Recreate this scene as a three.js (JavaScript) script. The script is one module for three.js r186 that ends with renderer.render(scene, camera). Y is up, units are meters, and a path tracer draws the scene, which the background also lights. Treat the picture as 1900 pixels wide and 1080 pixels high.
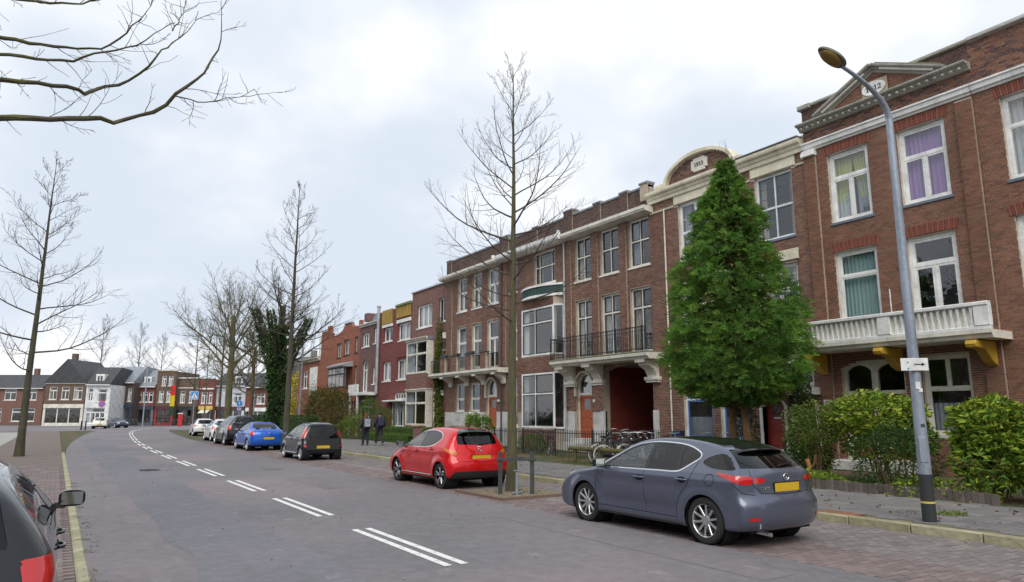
import * as THREE from 'three';
import { mergeGeometries } from 'three/addons/utils/BufferGeometryUtils.js';
import { FontLoader } from 'three/addons/loaders/FontLoader.js';
import { TextGeometry } from 'three/addons/geometries/TextGeometry.js';

// ---------------------------------------------------------------- camera, sky, sun, exposure
const scene = new THREE.Scene();
const YAW = 32.786 * Math.PI / 180, PITCH = 10.109 * Math.PI / 180, EYE = 1.76;
const camera = new THREE.PerspectiveCamera(45.43, 1900 / 1080, 0.05, 1200);
camera.rotation.order = 'YXZ';
camera.position.set(0, EYE, 0);
camera.rotation.y = -YAW; camera.rotation.x = PITCH;
const renderer = new THREE.WebGLRenderer({ antialias: true });
renderer.toneMapping = THREE.LinearToneMapping;
renderer.toneMappingExposure = 1.52;
renderer.shadowMap.enabled = true;

let seed = 20240407;
const rnd = () => { seed = (seed + 0x6D2B79F5) | 0; let t = Math.imul(seed ^ (seed >>> 15), 1 | seed); t = (t + Math.imul(t ^ (t >>> 7), 61 | t)) ^ t; return ((t ^ (t >>> 14)) >>> 0) / 4294967296; };
const rr = (a, b) => a + (b - a) * rnd();
const clamp = (v, a = 0, b = 1) => Math.min(b, Math.max(a, v));
const sstep = (a, b, x) => { const t = clamp((x - a) / (b - a)); return t * t * (3 - 2 * t); };
const lerp = (a, b, t) => a + (b - a) * t;
// tileable value noise
function hash2(x, y, s) { let h = Math.imul(x, 374761393) + Math.imul(y, 668265263) + Math.imul(s, 1274126177); h = Math.imul(h ^ (h >>> 13), 1274126177); return ((h ^ (h >>> 16)) >>> 0) / 4294967296; }
function vnoise(x, y, per, s = 1) {
  const xi = Math.floor(x), yi = Math.floor(y), fx = x - xi, fy = y - yi, u = fx * fx * (3 - 2 * fx), v = fy * fy * (3 - 2 * fy);
  const m = (a) => ((a % per) + per) % per;
  const a = hash2(m(xi), m(yi), s), b = hash2(m(xi + 1), m(yi), s), c = hash2(m(xi), m(yi + 1), s), d = hash2(m(xi + 1), m(yi + 1), s);
  return (a + (b - a) * u) + ((c + (d - c) * u) - (a + (b - a) * u)) * v;
}
function fbm(x, y, per, oct, s = 1, g = 0.5) { let f = 0, a = 1, n = 0; for (let i = 0; i < oct; i++) { f += a * vnoise(x, y, per, s + i); n += a; a *= g; x *= 2; y *= 2; per *= 2; } return f / n; }
function h3(x, y, z) { let h = Math.imul(x, 374761393) + Math.imul(y, 668265263) + Math.imul(z, 2147483647 ^ 1274126177); h = Math.imul(h ^ (h >>> 13), 1274126177); return ((h ^ (h >>> 16)) >>> 0) / 4294967296; }
function noise3(x, y, z) {
  const xi = Math.floor(x), yi = Math.floor(y), zi = Math.floor(z), f = (t) => t * t * (3 - 2 * t), u = f(x - xi), v = f(y - yi), w = f(z - zi);
  const l = (k) => lerp(lerp(h3(xi, yi, zi + k), h3(xi + 1, yi, zi + k), u), lerp(h3(xi, yi + 1, zi + k), h3(xi + 1, yi + 1, zi + k), u), v);
  return lerp(l(0), l(1), w);
}
const fbm3 = (x, y, z, o) => { let f = 0, a = 1, n = 0; for (let i = 0; i < o; i++) { f += a * noise3(x, y, z); n += a; a *= 0.5; x *= 2.03; y *= 2.03; z *= 2.03; } return f / n; };

// an overcast sky: bright thin cloud with blue-grey thicker patches
{
  const w = 1024, h = 512, d = new Float32Array(w * h * 4);
  for (let j = 0; j < h; j++) for (let i = 0; i < w; i++) {
    const th = (i / w) * 2 * Math.PI, ph = (j / h - 0.5) * Math.PI;
    const x = Math.cos(ph) * Math.cos(th), z = Math.cos(ph) * Math.sin(th), y = Math.sin(ph);
    const q = 1 / (Math.max(y, 0) + 0.28);
    const n = fbm3(x * q * 2.1 + 31, z * q * 2.1 + 7, 3.3, 6), n2 = fbm3(x * q * 0.8 + 3, z * q * 0.8 + 57, 9.1, 4);
    const c = sstep(0.40, 0.61, n * 0.68 + n2 * 0.32);
    const k = (j * w + i) * 4, b = 0.75;
    d[k] = b * lerp(0.645, 0.95, c); d[k + 1] = b * lerp(0.715, 0.958, c); d[k + 2] = b * lerp(0.815, 0.975, c); d[k + 3] = 1;
  }
  const sky = new THREE.DataTexture(d, w, h, THREE.RGBAFormat, THREE.FloatType);
  sky.mapping = THREE.EquirectangularReflectionMapping; sky.magFilter = THREE.LinearFilter; sky.minFilter = THREE.LinearFilter; sky.needsUpdate = true;
  scene.background = sky; scene.environment = sky;
}
const sun = new THREE.DirectionalLight(new THREE.Color(1, 0.965, 0.9), 1.5);
sun.position.set(-18.6, 52, 20.5); sun.target.position.set(8, 0, -18);
sun.castShadow = true; sun.shadow.radius = 80; sun.shadow.mapSize.set(2048, 2048);
Object.assign(sun.shadow.camera, { left: -90, right: 90, top: 90, bottom: -90, near: 1, far: 300 });
scene.add(sun, sun.target);

// ---------------------------------------------------------------- helpers
const taken = {};
function numbered(n) { const k = taken[n] = (taken[n] ?? -1) + 1; return k ? `${n}_${String(k).padStart(3, '0')}` : n; }
function tag(o, label, category, group, kind) { if (label) o.userData.label = label; if (category) o.userData.category = category; if (group) o.userData.group = group; if (kind) o.userData.kind = kind; return o; }
function thing(name, label, category, [x, y, z] = [0, 0, 0], turn = 0, group) {
  const o = new THREE.Group(); o.name = numbered(name); o.position.set(x, y, z); o.rotation.y = turn; scene.add(o);
  return tag(o, label, category, group);
}
function mesh(name, geo, mat, parent = scene) {
  const m = new THREE.Mesh(geo instanceof G ? geo.geo() : geo, mat); m.name = parent === scene ? numbered(name) : name; m.castShadow = m.receiveShadow = true; parent.add(m); return m;
}
function sub(name, parent, x = 0, y = 0, z = 0, ry = 0) { const g = new THREE.Group(); g.name = name; g.position.set(x, y, z); g.rotation.y = ry; parent.add(g); return g; }
function struct(name, geo, mat) { const m = mesh(name, geo, mat); m.userData.kind = 'structure'; return m; }
function stuff(name, geo, mat, parent) { const m = mesh(name, geo, mat, parent); m.userData.kind = 'stuff'; return m; }
function copy(o, x, y, z, turn, label, group) { const c = o.clone(); c.name = numbered(o.name.replace(/_\d{3}$/, '')); c.position.set(x, y, z); c.rotation.y = turn; c.userData = { ...o.userData }; if (label) c.userData.label = label; if (group) c.userData.group = group; scene.add(c); return c; }

// a triangle collector; uv in metres
class G {
  constructor() { this.p = []; this.n = []; this.u = []; this.c = null; }
  tri(a, b, c, na, nb, nc, ua, ub, uc) { this.p.push(...a, ...b, ...c); this.n.push(...na, ...nb, ...nc); this.u.push(...ua, ...ub, ...uc); return this; }
  quad(a, b, c, d, uv) {
    const e = [b[0] - a[0], b[1] - a[1], b[2] - a[2]], f = [d[0] - a[0], d[1] - a[1], d[2] - a[2]];
    let n = [e[1] * f[2] - e[2] * f[1], e[2] * f[0] - e[0] * f[2], e[0] * f[1] - e[1] * f[0]]; const l = Math.hypot(...n) || 1; n = n.map((v) => v / l);
    const le = Math.hypot(...e), lf = Math.hypot(...f), U = uv || [[0, 0], [le, 0], [le, lf], [0, lf]];
    return this.tri(a, b, c, n, n, n, U[0], U[1], U[2]).tri(a, c, d, n, n, n, U[0], U[2], U[3]);
  }
  box(x0, x1, y0, y1, z0, z1, skip = '') {
    const P = (x, y, z) => [x, y, z];
    if (!skip.includes('f')) this.quad(P(x0, y0, z1), P(x1, y0, z1), P(x1, y1, z1), P(x0, y1, z1), [[x0, y0], [x1, y0], [x1, y1], [x0, y1]]);
    if (!skip.includes('b')) this.quad(P(x1, y0, z0), P(x0, y0, z0), P(x0, y1, z0), P(x1, y1, z0), [[x1, y0], [x0, y0], [x0, y1], [x1, y1]]);
    if (!skip.includes('r')) this.quad(P(x1, y0, z1), P(x1, y0, z0), P(x1, y1, z0), P(x1, y1, z1), [[z1, y0], [z0, y0], [z0, y1], [z1, y1]]);
    if (!skip.includes('l')) this.quad(P(x0, y0, z0), P(x0, y0, z1), P(x0, y1, z1), P(x0, y1, z0), [[z0, y0], [z1, y0], [z1, y1], [z0, y1]]);
    if (!skip.includes('t')) this.quad(P(x0, y1, z1), P(x1, y1, z1), P(x1, y1, z0), P(x0, y1, z0), [[x0, z1], [x1, z1], [x1, z0], [x0, z0]]);
    if (!skip.includes('d')) this.quad(P(x0, y0, z0), P(x1, y0, z0), P(x1, y0, z1), P(x0, y0, z1), [[x0, z0], [x1, z0], [x1, z1], [x0, z1]]);
    return this;
  }
  // box with chamfered edges: cross-section in xy and front/back bevel
  cbox(x0, x1, y0, y1, z0, z1, c = 0.012) {
    const s = new THREE.Shape([[x0 + c, y0 + c], [x1 - c, y0 + c], [x1 - c, y1 - c], [x0 + c, y1 - c]].map((p) => new THREE.Vector2(...p)));
    const g = new THREE.ExtrudeGeometry(s, { depth: z1 - z0 - 2 * c, bevelEnabled: true, bevelThickness: c, bevelSize: c, bevelSegments: 1 }); g.translate(0, 0, z0 + c);
    return this.add(g);
  }
  add(geo, m) {
    const g = geo.index ? geo.toNonIndexed() : geo.clone(); if (m) g.applyMatrix4(m);
    const p = g.attributes.position.array, n = g.attributes.normal.array, u = g.attributes.uv?.array;
    for (let i = 0; i < p.length; i++) { this.p.push(p[i]); this.n.push(n[i]); }
    for (let i = 0; i < (p.length / 3) * 2; i++) this.u.push(u ? u[i] : 0);
    return this;
  }
  tube(pts, r, seg = 8, cap = true) {           // pts: [[x,y,z]...], r number | array
    const V = pts.map((p) => new THREE.Vector3(...p)), R = (i) => (Array.isArray(r) ? r[i] : r);
    const T = V.map((v, i) => { const a = V[Math.max(0, i - 1)], b = V[Math.min(V.length - 1, i + 1)]; return b.clone().sub(a).normalize(); });
    let N = Math.abs(T[0].y) < 0.9 ? new THREE.Vector3(0, 1, 0) : new THREE.Vector3(1, 0, 0); N.sub(T[0].clone().multiplyScalar(N.dot(T[0]))).normalize();
    const rings = []; let len = 0;
    for (let i = 0; i < V.length; i++) {
      if (i) { N.sub(T[i].clone().multiplyScalar(N.dot(T[i]))).normalize(); len += V[i].distanceTo(V[i - 1]); }
      const B = T[i].clone().cross(N), ring = [];
      for (let k = 0; k <= seg; k++) { const a = (k / seg) * Math.PI * 2, c = Math.cos(a), s = Math.sin(a), n = [N.x * c + B.x * s, N.y * c + B.y * s, N.z * c + B.z * s]; ring.push([[V[i].x + n[0] * R(i), V[i].y + n[1] * R(i), V[i].z + n[2] * R(i)], n, [(k / seg) * 2 * Math.PI * R(0), len]]); }
      rings.push(ring);
    }
    for (let i = 0; i + 1 < rings.length; i++) for (let k = 0; k < seg; k++) {
      const a = rings[i][k], b = rings[i][k + 1], c = rings[i + 1][k + 1], d = rings[i + 1][k];
      this.tri(a[0], b[0], c[0], a[1], b[1], c[1], a[2], b[2], c[2]); if (R(i + 1) > 1e-4) this.tri(a[0], c[0], d[0], a[1], c[1], d[1], a[2], c[2], d[2]);
    }
    if (cap) for (const [i, s] of [[0, -1], [rings.length - 1, 1]]) { const n = T[i].clone().multiplyScalar(s).toArray(), ring = rings[i], o = V[i].toArray(); for (let k = 0; k < seg; k++) { const a = ring[k][0], b = ring[k + 1][0]; if (s > 0) this.tri(o, a, b, n, n, n, [0, 0], [0.01, 0], [0, 0.01]); else this.tri(o, b, a, n, n, n, [0, 0], [0.01, 0], [0, 0.01]); } }
    return this;
  }
  ext(poly, z0, z1, holes = [], bevel = 0) {   // polygon in xy extruded along z
    const s = new THREE.Shape(poly.map((p) => new THREE.Vector2(...p))); for (const h of holes) s.holes.push(new THREE.Path(h.map((p) => new THREE.Vector2(...p))));
    const g = new THREE.ExtrudeGeometry(s, { depth: z1 - z0 - 2 * bevel, bevelEnabled: bevel > 0, bevelThickness: bevel, bevelSize: bevel, bevelOffset: -bevel, bevelSegments: 1, curveSegments: 8 }); g.translate(0, 0, z0 + bevel);
    return this.add(g);
  }
  // profile [[out,y]...] swept along x (cornices, kerbs): out is +z
  sweepX(prof, x0, x1) {
    for (let i = 0; i + 1 < prof.length; i++) { const [a, b] = prof[i], [c, d] = prof[i + 1]; this.quad([x0, b, a], [x1, b, a], [x1, d, c], [x0, d, c]); }
    const s = new THREE.Shape(prof.map((p) => new THREE.Vector2(p[0], p[1]))); const cap = new THREE.ShapeGeometry(s);
    this.add(cap, new THREE.Matrix4().makeRotationY(-Math.PI / 2).premultiply(new THREE.Matrix4().makeTranslation(x0, 0, 0)));
    this.add(cap, new THREE.Matrix4().makeRotationY(-Math.PI / 2).premultiply(new THREE.Matrix4().makeTranslation(x1, 0, 0)));
    return this;
  }
  geo() {
    const g = new THREE.BufferGeometry();
    g.setAttribute('position', new THREE.Float32BufferAttribute(this.p, 3)); g.setAttribute('normal', new THREE.Float32BufferAttribute(this.n, 3)); g.setAttribute('uv', new THREE.Float32BufferAttribute(this.u, 2));
    if (this.c) g.setAttribute('color', new THREE.Float32BufferAttribute(this.c, 3));
    return g;
  }
}
const M4 = (x, y, z, rx = 0, ry = 0, rz = 0, sx = 1, sy = sx, sz = sx) => new THREE.Matrix4().compose(new THREE.Vector3(x, y, z), new THREE.Quaternion().setFromEuler(new THREE.Euler(rx, ry, rz, 'YXZ')), new THREE.Vector3(sx, sy, sz));

// ---------------------------------------------------------------- materials
function tex(n, fn, srgb, rx = 1, ry = rx, m = n) {
  const d = new Uint8Array(n * m * 4);
  for (let j = 0; j < m; j++) for (let i = 0; i < n; i++) { const c = fn(i / n, j / m, i, j), k = (j * n + i) * 4; if (typeof c === 'number') d[k] = d[k + 1] = d[k + 2] = clamp(c) * 255; else { d[k] = clamp(c[0]) * 255; d[k + 1] = clamp(c[1]) * 255; d[k + 2] = clamp(c[2]) * 255; } d[k + 3] = 255; }
  const t = new THREE.DataTexture(d, n, m, THREE.RGBAFormat); t.wrapS = t.wrapT = THREE.RepeatWrapping; t.magFilter = THREE.LinearFilter; t.minFilter = THREE.LinearMipmapLinearFilter; t.generateMipmaps = true; t.repeat.set(rx, ry); if (srgb) t.colorSpace = THREE.SRGBColorSpace; t.needsUpdate = true; return t;
}
const sr = (l) => (l <= 0.0031308 ? 12.92 * l : 1.055 * Math.pow(l, 1 / 2.4) - 0.055);
const lin = (r, g, b) => new THREE.Color().setRGB(r, g, b);
const std = (r, g, b, rough = 0.8, o = {}) => new THREE.MeshStandardMaterial({ color: lin(r, g, b), roughness: rough, ...o });
const grime = tex(512, (u, v) => { const a = fbm(u * 6, v * 6, 6, 6, 5), b = fbm(u * 40, v * 40, 40, 3, 9); return sr(clamp(0.62 + 0.5 * (a - 0.5) + 0.25 * (b - 0.5) + 0.2)); }, true, 0.45);
const grimeFine = tex(512, (u, v) => { const a = fbm(u * 24, v * 24, 24, 5, 15); return clamp(0.5 + (a - 0.5) * 1.4); }, false, 0.6);
const withGrime = (r, g, b, rough = 0.8, bump = 0.003, o = {}) => std(r / 0.8, g / 0.8, b / 0.8, rough, { map: grime, bumpMap: grimeFine, bumpScale: bump, ...o });
const MAT = {
  white: withGrime(0.74, 0.74, 0.72, 0.45, 0.001), cream: withGrime(0.68, 0.63, 0.48, 0.6), creamPale: withGrime(0.66, 0.63, 0.55, 0.6), stone: withGrime(0.5, 0.49, 0.47, 0.85, 0.006),
  black: std(0.02, 0.02, 0.022, 0.45), iron: std(0.025, 0.027, 0.03, 0.5, { metalness: 0.3 }), dark: std(0.03, 0.03, 0.03, 0.9),
  lead: withGrime(0.22, 0.24, 0.27, 0.6), zinc: withGrime(0.42, 0.44, 0.46, 0.45, 0.002, { metalness: 0.4 }),
  slate: withGrime(0.05, 0.052, 0.058, 0.7), blue: withGrime(0.06, 0.16, 0.42, 0.4, 0.001), greenDark: withGrime(0.03, 0.07, 0.065, 0.4, 0.001), greyBlue: withGrime(0.13, 0.16, 0.2, 0.5, 0.001),
  room: std(0.16, 0.15, 0.14, 0.95), floorIn: std(0.1, 0.08, 0.06, 0.9),
  mortar: withGrime(0.38, 0.32, 0.255, 0.95, 0.006), mortarPale: withGrime(0.5, 0.45, 0.38, 0.95, 0.006),
};
const ripple = tex(256, (u, v) => fbm(u * 5, v * 5, 5, 3, 71), false, 0.8);
MAT.glass = new THREE.MeshPhysicalMaterial({ color: lin(0.86, 0.9, 0.92), roughness: 0.02, transmission: 1, thickness: 0, ior: 2.0, specularIntensity: 1, bumpMap: ripple, bumpScale: 0.004, side: THREE.DoubleSide });
function brickTex(r, g, b, mr, mg, mb, s) {
  const N = 512, cols = 8, rows = 16, J = 0.09, K = 0.16; const cell = (u, v) => { const y = v * rows, j = Math.floor(y), x = u * cols + (j % 2) * 0.5, i = Math.floor(x); return [x - i, y - j, ((i % cols) + cols) % cols, j]; };
  const map = tex(N, (u, v) => { const [fx, fy, i, j] = cell(u, v); const q = fbm(u * 32, v * 32, 32, 3, s + 3); if (fx < J || fy < K) return [mr, mg, mb].map((c) => sr(c * (0.8 + 0.4 * q))); const t = 0.62 + 0.76 * hash2(i, j, s), w = 0.9 + 0.2 * hash2(i, j, s + 1); return [sr(r * t * (0.8 + 0.4 * q)), sr(g * t * w * (0.8 + 0.4 * q)), sr(b * t * w * (0.8 + 0.4 * q))]; }, true, 1 / 1.68, 1 / 1.016);
  return new THREE.MeshStandardMaterial({ map, roughness: 0.9 });
}
// ---------------------------------------------------------------- ground, road, pavements
const PATH = [[4.17, 40], [4.17, 10], [4.17, -20], [4.17, -34], [4.3, -44], [4.62, -53], [5.3, -65], [6.2, -78], [7.4, -90], [9.4, -100], [12.8, -107.5], [18, -112], [26, -114], [40, -112], [60, -106]];
const curve = new THREE.CatmullRomCurve3(PATH.map(([x, z]) => new THREE.Vector3(x, 0, z)), false, 'centripetal');
const CP = curve.getSpacedPoints(400);
const pathAt = (i) => { const a = CP[Math.max(0, i - 1)], b = CP[Math.min(400, i + 1)], t = b.clone().sub(a).normalize(); return [CP[i], new THREE.Vector3(-t.z, 0, t.x)]; };   // point, right-hand normal
function strip(o0, o1, y0, y1, i0 = 0, i1 = 400) {
  const g = new G(); let L = 0;
  for (let i = i0; i < i1; i++) {
    const [p, n] = pathAt(i), [q, m] = pathAt(i + 1), l = p.distanceTo(q), O = (o, k) => (typeof o === 'function' ? o(k) : o);
    const a = [p.x + n.x * O(o0, i), y0, p.z + n.z * O(o0, i)], b = [p.x + n.x * O(o1, i), y1, p.z + n.z * O(o1, i)], c = [q.x + m.x * O(o1, i + 1), y1, q.z + m.z * O(o1, i + 1)], d = [q.x + m.x * O(o0, i + 1), y0, q.z + m.z * O(o0, i + 1)];
    g.quad(a, b, c, d, [[a[0], -a[2]], [b[0], -b[2]], [c[0], -c[2]], [d[0], -d[2]]]); L += l;
  }
  return g;
}
const asphaltMap = tex(1024, (u, v) => {
  const a = fbm(u * 3, v * 3, 3, 5, 21), b = fbm(u * 9, v * 9, 9, 4, 33), f = hash2(Math.floor(u * 1024), Math.floor(v * 1024), 5), g = fbm(u * 128, v * 128, 128, 2, 44);
  const pch = sstep(0.50, 0.56, fbm(u * 4, v * 2, 4, 3, 61)); let k = 0.172 + 0.05 * (a - 0.5) + 0.035 * (b - 0.5) + 0.03 * (f - 0.5) + 0.045 * (g - 0.5); const cr = Math.abs(fbm(u * 5, v * 5, 5, 5, 131) - 0.5), cm = sstep(0.52, 0.66, fbm(u * 3, v * 3, 3, 2, 141)); k *= 1 - 0.18 * cm * (1 - sstep(0.0015, 0.005, cr)); if (hash2(Math.floor(u * 70), Math.floor(v * 70), 151) > 0.985) k *= 0.9 + 0.5 * hash2(Math.floor(u * 700), Math.floor(v * 700), 152);
  k *= lerp(1, 0.94, pch); const t = clamp(0.55 + (a - 0.5) * 1.8 + (b - 0.5));
  return [sr(k * lerp(1.02, 1.11, t)), sr(k * lerp(0.972, 0.94, t)), sr(k * lerp(1.04, 1.0, t))];
}, true, 1 / 14);
const asphaltBump = tex(512, (u, v, i, j) => 0.6 * hash2(i, j, 8) + 0.4 * fbm(u * 64, v * 64, 64, 2, 3), false, 1 / 2.2);
MAT.asphalt = new THREE.MeshStandardMaterial({ map: asphaltMap, bumpMap: asphaltBump, bumpScale: 0.006, roughness: 0.9 });
const soilMap = tex(512, (u, v) => { const a = fbm(u * 8, v * 8, 8, 5, 14), b = fbm(u * 60, v * 60, 60, 3, 18), t = sstep(0.42, 0.6, fbm(u * 5, v * 5, 5, 4, 91)), k = 0.5 + 0.9 * (b - 0.2); return [sr(lerp(0.13, 0.05, t) * k + 0.02 * a), sr(lerp(0.085, 0.085, t) * k + 0.015 * a), sr(lerp(0.055, 0.028, t) * k)]; }, true, 1 / 3);
MAT.soil = new THREE.MeshStandardMaterial({ map: soilMap, bumpMap: grimeFine, bumpScale: 0.03, roughness: 1 });
MAT.concrete = withGrime(0.3, 0.29, 0.27, 0.95, 0.004);
MAT.joint = withGrime(0.1, 0.095, 0.08, 1, 0.004);
MAT.mossJoint = withGrime(0.15, 0.15, 0.075, 1, 0.006);

struct('ground', new G().quad([-700, -0.03, 300], [900, -0.03, 300], [900, -0.03, -900], [-700, -0.03, -900], [[0, 0], [1600, 0], [1600, 1200], [0, 1200]]), MAT.soil);
const LEFT = -3.71, RIGHT = 3.6;
struct('road', strip(LEFT, RIGHT, 0, 0), MAT.asphalt);
{ // the junction beyond the bend
  const g = new G(); g.quad([-12, 0.0 - 0.004, -92], [6, -0.004, -92], [40, -0.004, -132], [-12, -0.004, -150], [[-12, 92], [6, 92], [40, 132], [-12, 150]]);
  g.quad([6, -0.006, -92], [75, -0.006, -92], [75, -0.006, -110], [6, -0.006, -150], [[6, 92], [75, 92], [75, 110], [6, 150]]);
  struct('side_road', g, MAT.asphalt);
}
// parking lane of clay pavers, kerb, footway
const PARK1 = 7.03, END = 190;                                   // lane runs to offset 7.03 (x 11.2)
struct('parking_lane', strip(RIGHT, PARK1, -0.012, -0.012, 40, END), MAT.joint);
const kerbI0 = 40;
{
  const top = strip(PARK1, PARK1 + 0.16, 0.125, 0.125, kerbI0, 205), face = strip(PARK1, PARK1 + 0.012, -0.02, 0.125, kerbI0, 205);
  top.add(face.geo()); const k = struct('kerb_bed', strip(PARK1 + 0.005, PARK1 + 0.155, 0.1, 0.1, kerbI0, 205), MAT.joint);
  const mats = [0, 1, 2].map((i) => withGrime(0.29 + 0.03 * i, 0.268 + 0.03 * i, 0.165 + 0.025 * i, 0.95, 0.008));
  // kerb stones one metre long
  const kg = new G().cbox(0, 0.985, -0.15, 0.125, -0.155, 0, 0.014).geo(); let n = 0;
  for (let i = kerbI0; i < 205; i++) {
    const z0 = CP[i].z, z1 = CP[i + 1].z; for (let s = Math.ceil(-z0); s < -z1; s++) {
      const t = (-s - z0) / (z1 - z0), p = CP[i].clone().lerp(CP[i + 1], t), [, nn] = pathAt(i); if (s < -6 || s > 78) continue;
      const m = mesh('kerb_stone', kg, mats[(s * 7 + 21) % 3], k); m.position.set(p.x + nn.x * PARK1, rr(-0.006, 0.004), p.z + nn.z * PARK1); m.rotation.y = Math.PI / 2 + Math.atan2(nn.z, nn.x) * -1; n++;
    }
  }
}
const footOuter = (i) => PARK1 + 0.16, footInner = (i) => { const s = -CP[i].z; return (s < 30 ? 10.65 : lerp(10.65, 13.2, sstep(30, 42, s))) - sstep(40, 100, s) * 1.0; };
struct('pavement', strip(footOuter, footInner, 0.1, 0.1, 36, 215), MAT.mossJoint);
struct('garden_ground', strip(footInner, 26, 0.09, 0.09, 36, 215), MAT.soil);

// pieces laid as copies: the 300 that show largest are meshes of their own, the rest one part
camera.updateMatrixWorld(); camera.updateProjectionMatrix();
const inView = (v) => { const q = v.clone().project(camera); return q.z < 1 && Math.abs(q.x) < 0.99 && Math.abs(q.y) < 0.99; };
function lay(name, geo, mats, list, parent, pick = 300, baseMat) {     // list: {m: Matrix4, c: [r,g,b], k: variant}
  parent.updateMatrixWorld(true); const v = new THREE.Vector3();
  for (const e of list) { v.setFromMatrixPosition(e.m).applyMatrix4(parent.matrixWorld); e.d = inView(v) ? v.distanceTo(camera.position) : 1e6 + v.distanceTo(camera.position); }
  list.sort((a, b) => a.d - b.d);
  for (let i = 0; i < Math.min(pick, list.length); i++) { const b = mesh(name, geo, mats[list[i].k % mats.length], parent); list[i].m.decompose(b.position, b.quaternion, b.scale); }
  const rest = list.slice(pick); if (!rest.length) return;
  const im = new THREE.InstancedMesh(geo, baseMat, rest.length); im.name = name + '_courses'; im.userData.kind = 'stuff'; im.castShadow = im.receiveShadow = true;
  rest.forEach((e, i) => { im.setMatrixAt(i, e.m); im.setColorAt(i, new THREE.Color().setRGB(...e.c)); }); parent.add(im);
}
const byName = (n) => scene.children.find((o) => o.name === n);
{
  const park = byName('parking_lane'), g = new G().box(-0.5, 0.5, -0.03, 0, -0.5, 0.5, 'd').geo();
  const cols = [[0.2, 0.152, 0.147], [0.178, 0.138, 0.136], [0.222, 0.172, 0.162], [0.195, 0.168, 0.163], [0.22, 0.192, 0.18], [0.178, 0.156, 0.152]];
  const mats = cols.map((c) => withGrime(...c, 0.9, 0.004)), base = withGrime(1, 1, 1, 0.9, 0.004); base.color.setRGB(1.2, 1.2, 1.2);
  const list = []; let row = 0;
  for (let s = 2; s < 50; s += 0.105, row++) for (let x = 7.79 + (row % 2) * 0.105; x < 11.12; x += 0.21) {
    if (x > 7.95 && x < 9.9 && s > 12.75 && s < 14.75) continue;                      // tree pit
    if (x > 8.6 && x < 10.6 && s > 35.8 && s < 38.2) continue;
    const strip3 = x < 8.95 ? 0 : 3, k = strip3 + Math.floor(rnd() * 3), gut = Math.abs(x - 9.05) < 0.11;
    const c = cols[gut ? 4 : k], t = rr(0.85, 1.15) * (gut ? 1.12 : 1);
    list.push({ m: M4(x, rr(-0.003, 0.003), -s, rr(-0.01, 0.01), rr(-0.012, 0.012), 0, 0.203, 1, 0.098), c: c.map((v) => v * t), k });
  }
  lay('paving_brick', g, mats, list, park, 300, base);
  // footway tiles
  const foot = byName('pavement'), tg = new G().cbox(-0.147, 0.147, -0.147, 0.147, -0.03, 0, 0.004).geo(); tg.rotateX(-Math.PI / 2);
  const tc = [[0.165, 0.152, 0.15], [0.18, 0.166, 0.162], [0.148, 0.138, 0.14], [0.205, 0.19, 0.178]], tm = tc.map((c) => withGrime(...c, 0.92, 0.004)), tl = []; row = 0;
  for (let s = 3; s < 62; s += 0.3, row++) for (let x = 11.55 + (row % 2) * 0.15; ; x += 0.3) {
    const i = CP.findIndex((p) => -p.z > s), off = CP[i].x - 4.17, xi = 4.17 + footInner(i) - 0.12; if (x > xi) break;
    if (x + off < 11.4 + off) continue;
    const k = rnd() < 0.12 ? 3 : Math.floor(rnd() * 3), t = rr(0.9, 1.1);
    tl.push({ m: M4(x + off, 0.122 + rr(-0.004, 0.003), -s, rr(-0.008, 0.008), 0, rr(-0.008, 0.008)), c: tc[k].map((v) => v * t), k });
  }
  lay('paving_tile', tg, tm, tl, foot, 300, base);
  // clay edge strip and yellow-mossed band just behind the kerb are part of the footway bed, which shows in the joints
  // left side: edge stones and clay parking strip
  const left = struct('parking_strip', new G().quad([-2.6, -0.012, 8], [0.36, -0.012, 8], [0.36, -0.012, -100], [-2.6, -0.012, -100], [[0, 0], [3, 0], [3, 108], [0, 108]]), withGrime(0.15, 0.12, 0.105, 0.95, 0.006));
  const ll = []; row = 0;
  for (let s = 2.5; s < 30; s += 0.105, row++) for (let x = -2.5 + (row % 2) * 0.105; x < 0.26; x += 0.21) { const k = Math.floor(rnd() * 3) + (rnd() < 0.3 ? 3 : 0), t = rr(0.85, 1.15); ll.push({ m: M4(x, rr(0.0, 0.006), -s, rr(-0.01, 0.01), rr(-0.012, 0.012), 0, 0.203, 1, 0.098), c: cols[k].map((v) => v * t), k }); }
  lay('paving_brick', g, mats, ll, left, 120, base);
  const es = new G().cbox(0, 0.97, -0.1, 0.02, -0.13, 0, 0.02).geo(), em = [0, 1].map((i) => withGrime(0.33 + 0.04 * i, 0.31 + 0.04 * i, 0.2 + 0.03 * i, 1, 0.012));
  for (let s = 1; s < 40; s++) { const m = mesh('edge_stone', es, em[s % 2], left); m.position.set(0.475, rr(-0.008, 0.006), -s); m.rotation.y = Math.PI / 2; }
  struct('verge', new G().quad([-60, -0.016, 20], [-2.6, -0.016, 20], [-2.6, -0.016, -90], [-60, -0.016, -90], [[0, 0], [57, 0], [57, 110], [0, 110]]), MAT.concrete);
}
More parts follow.
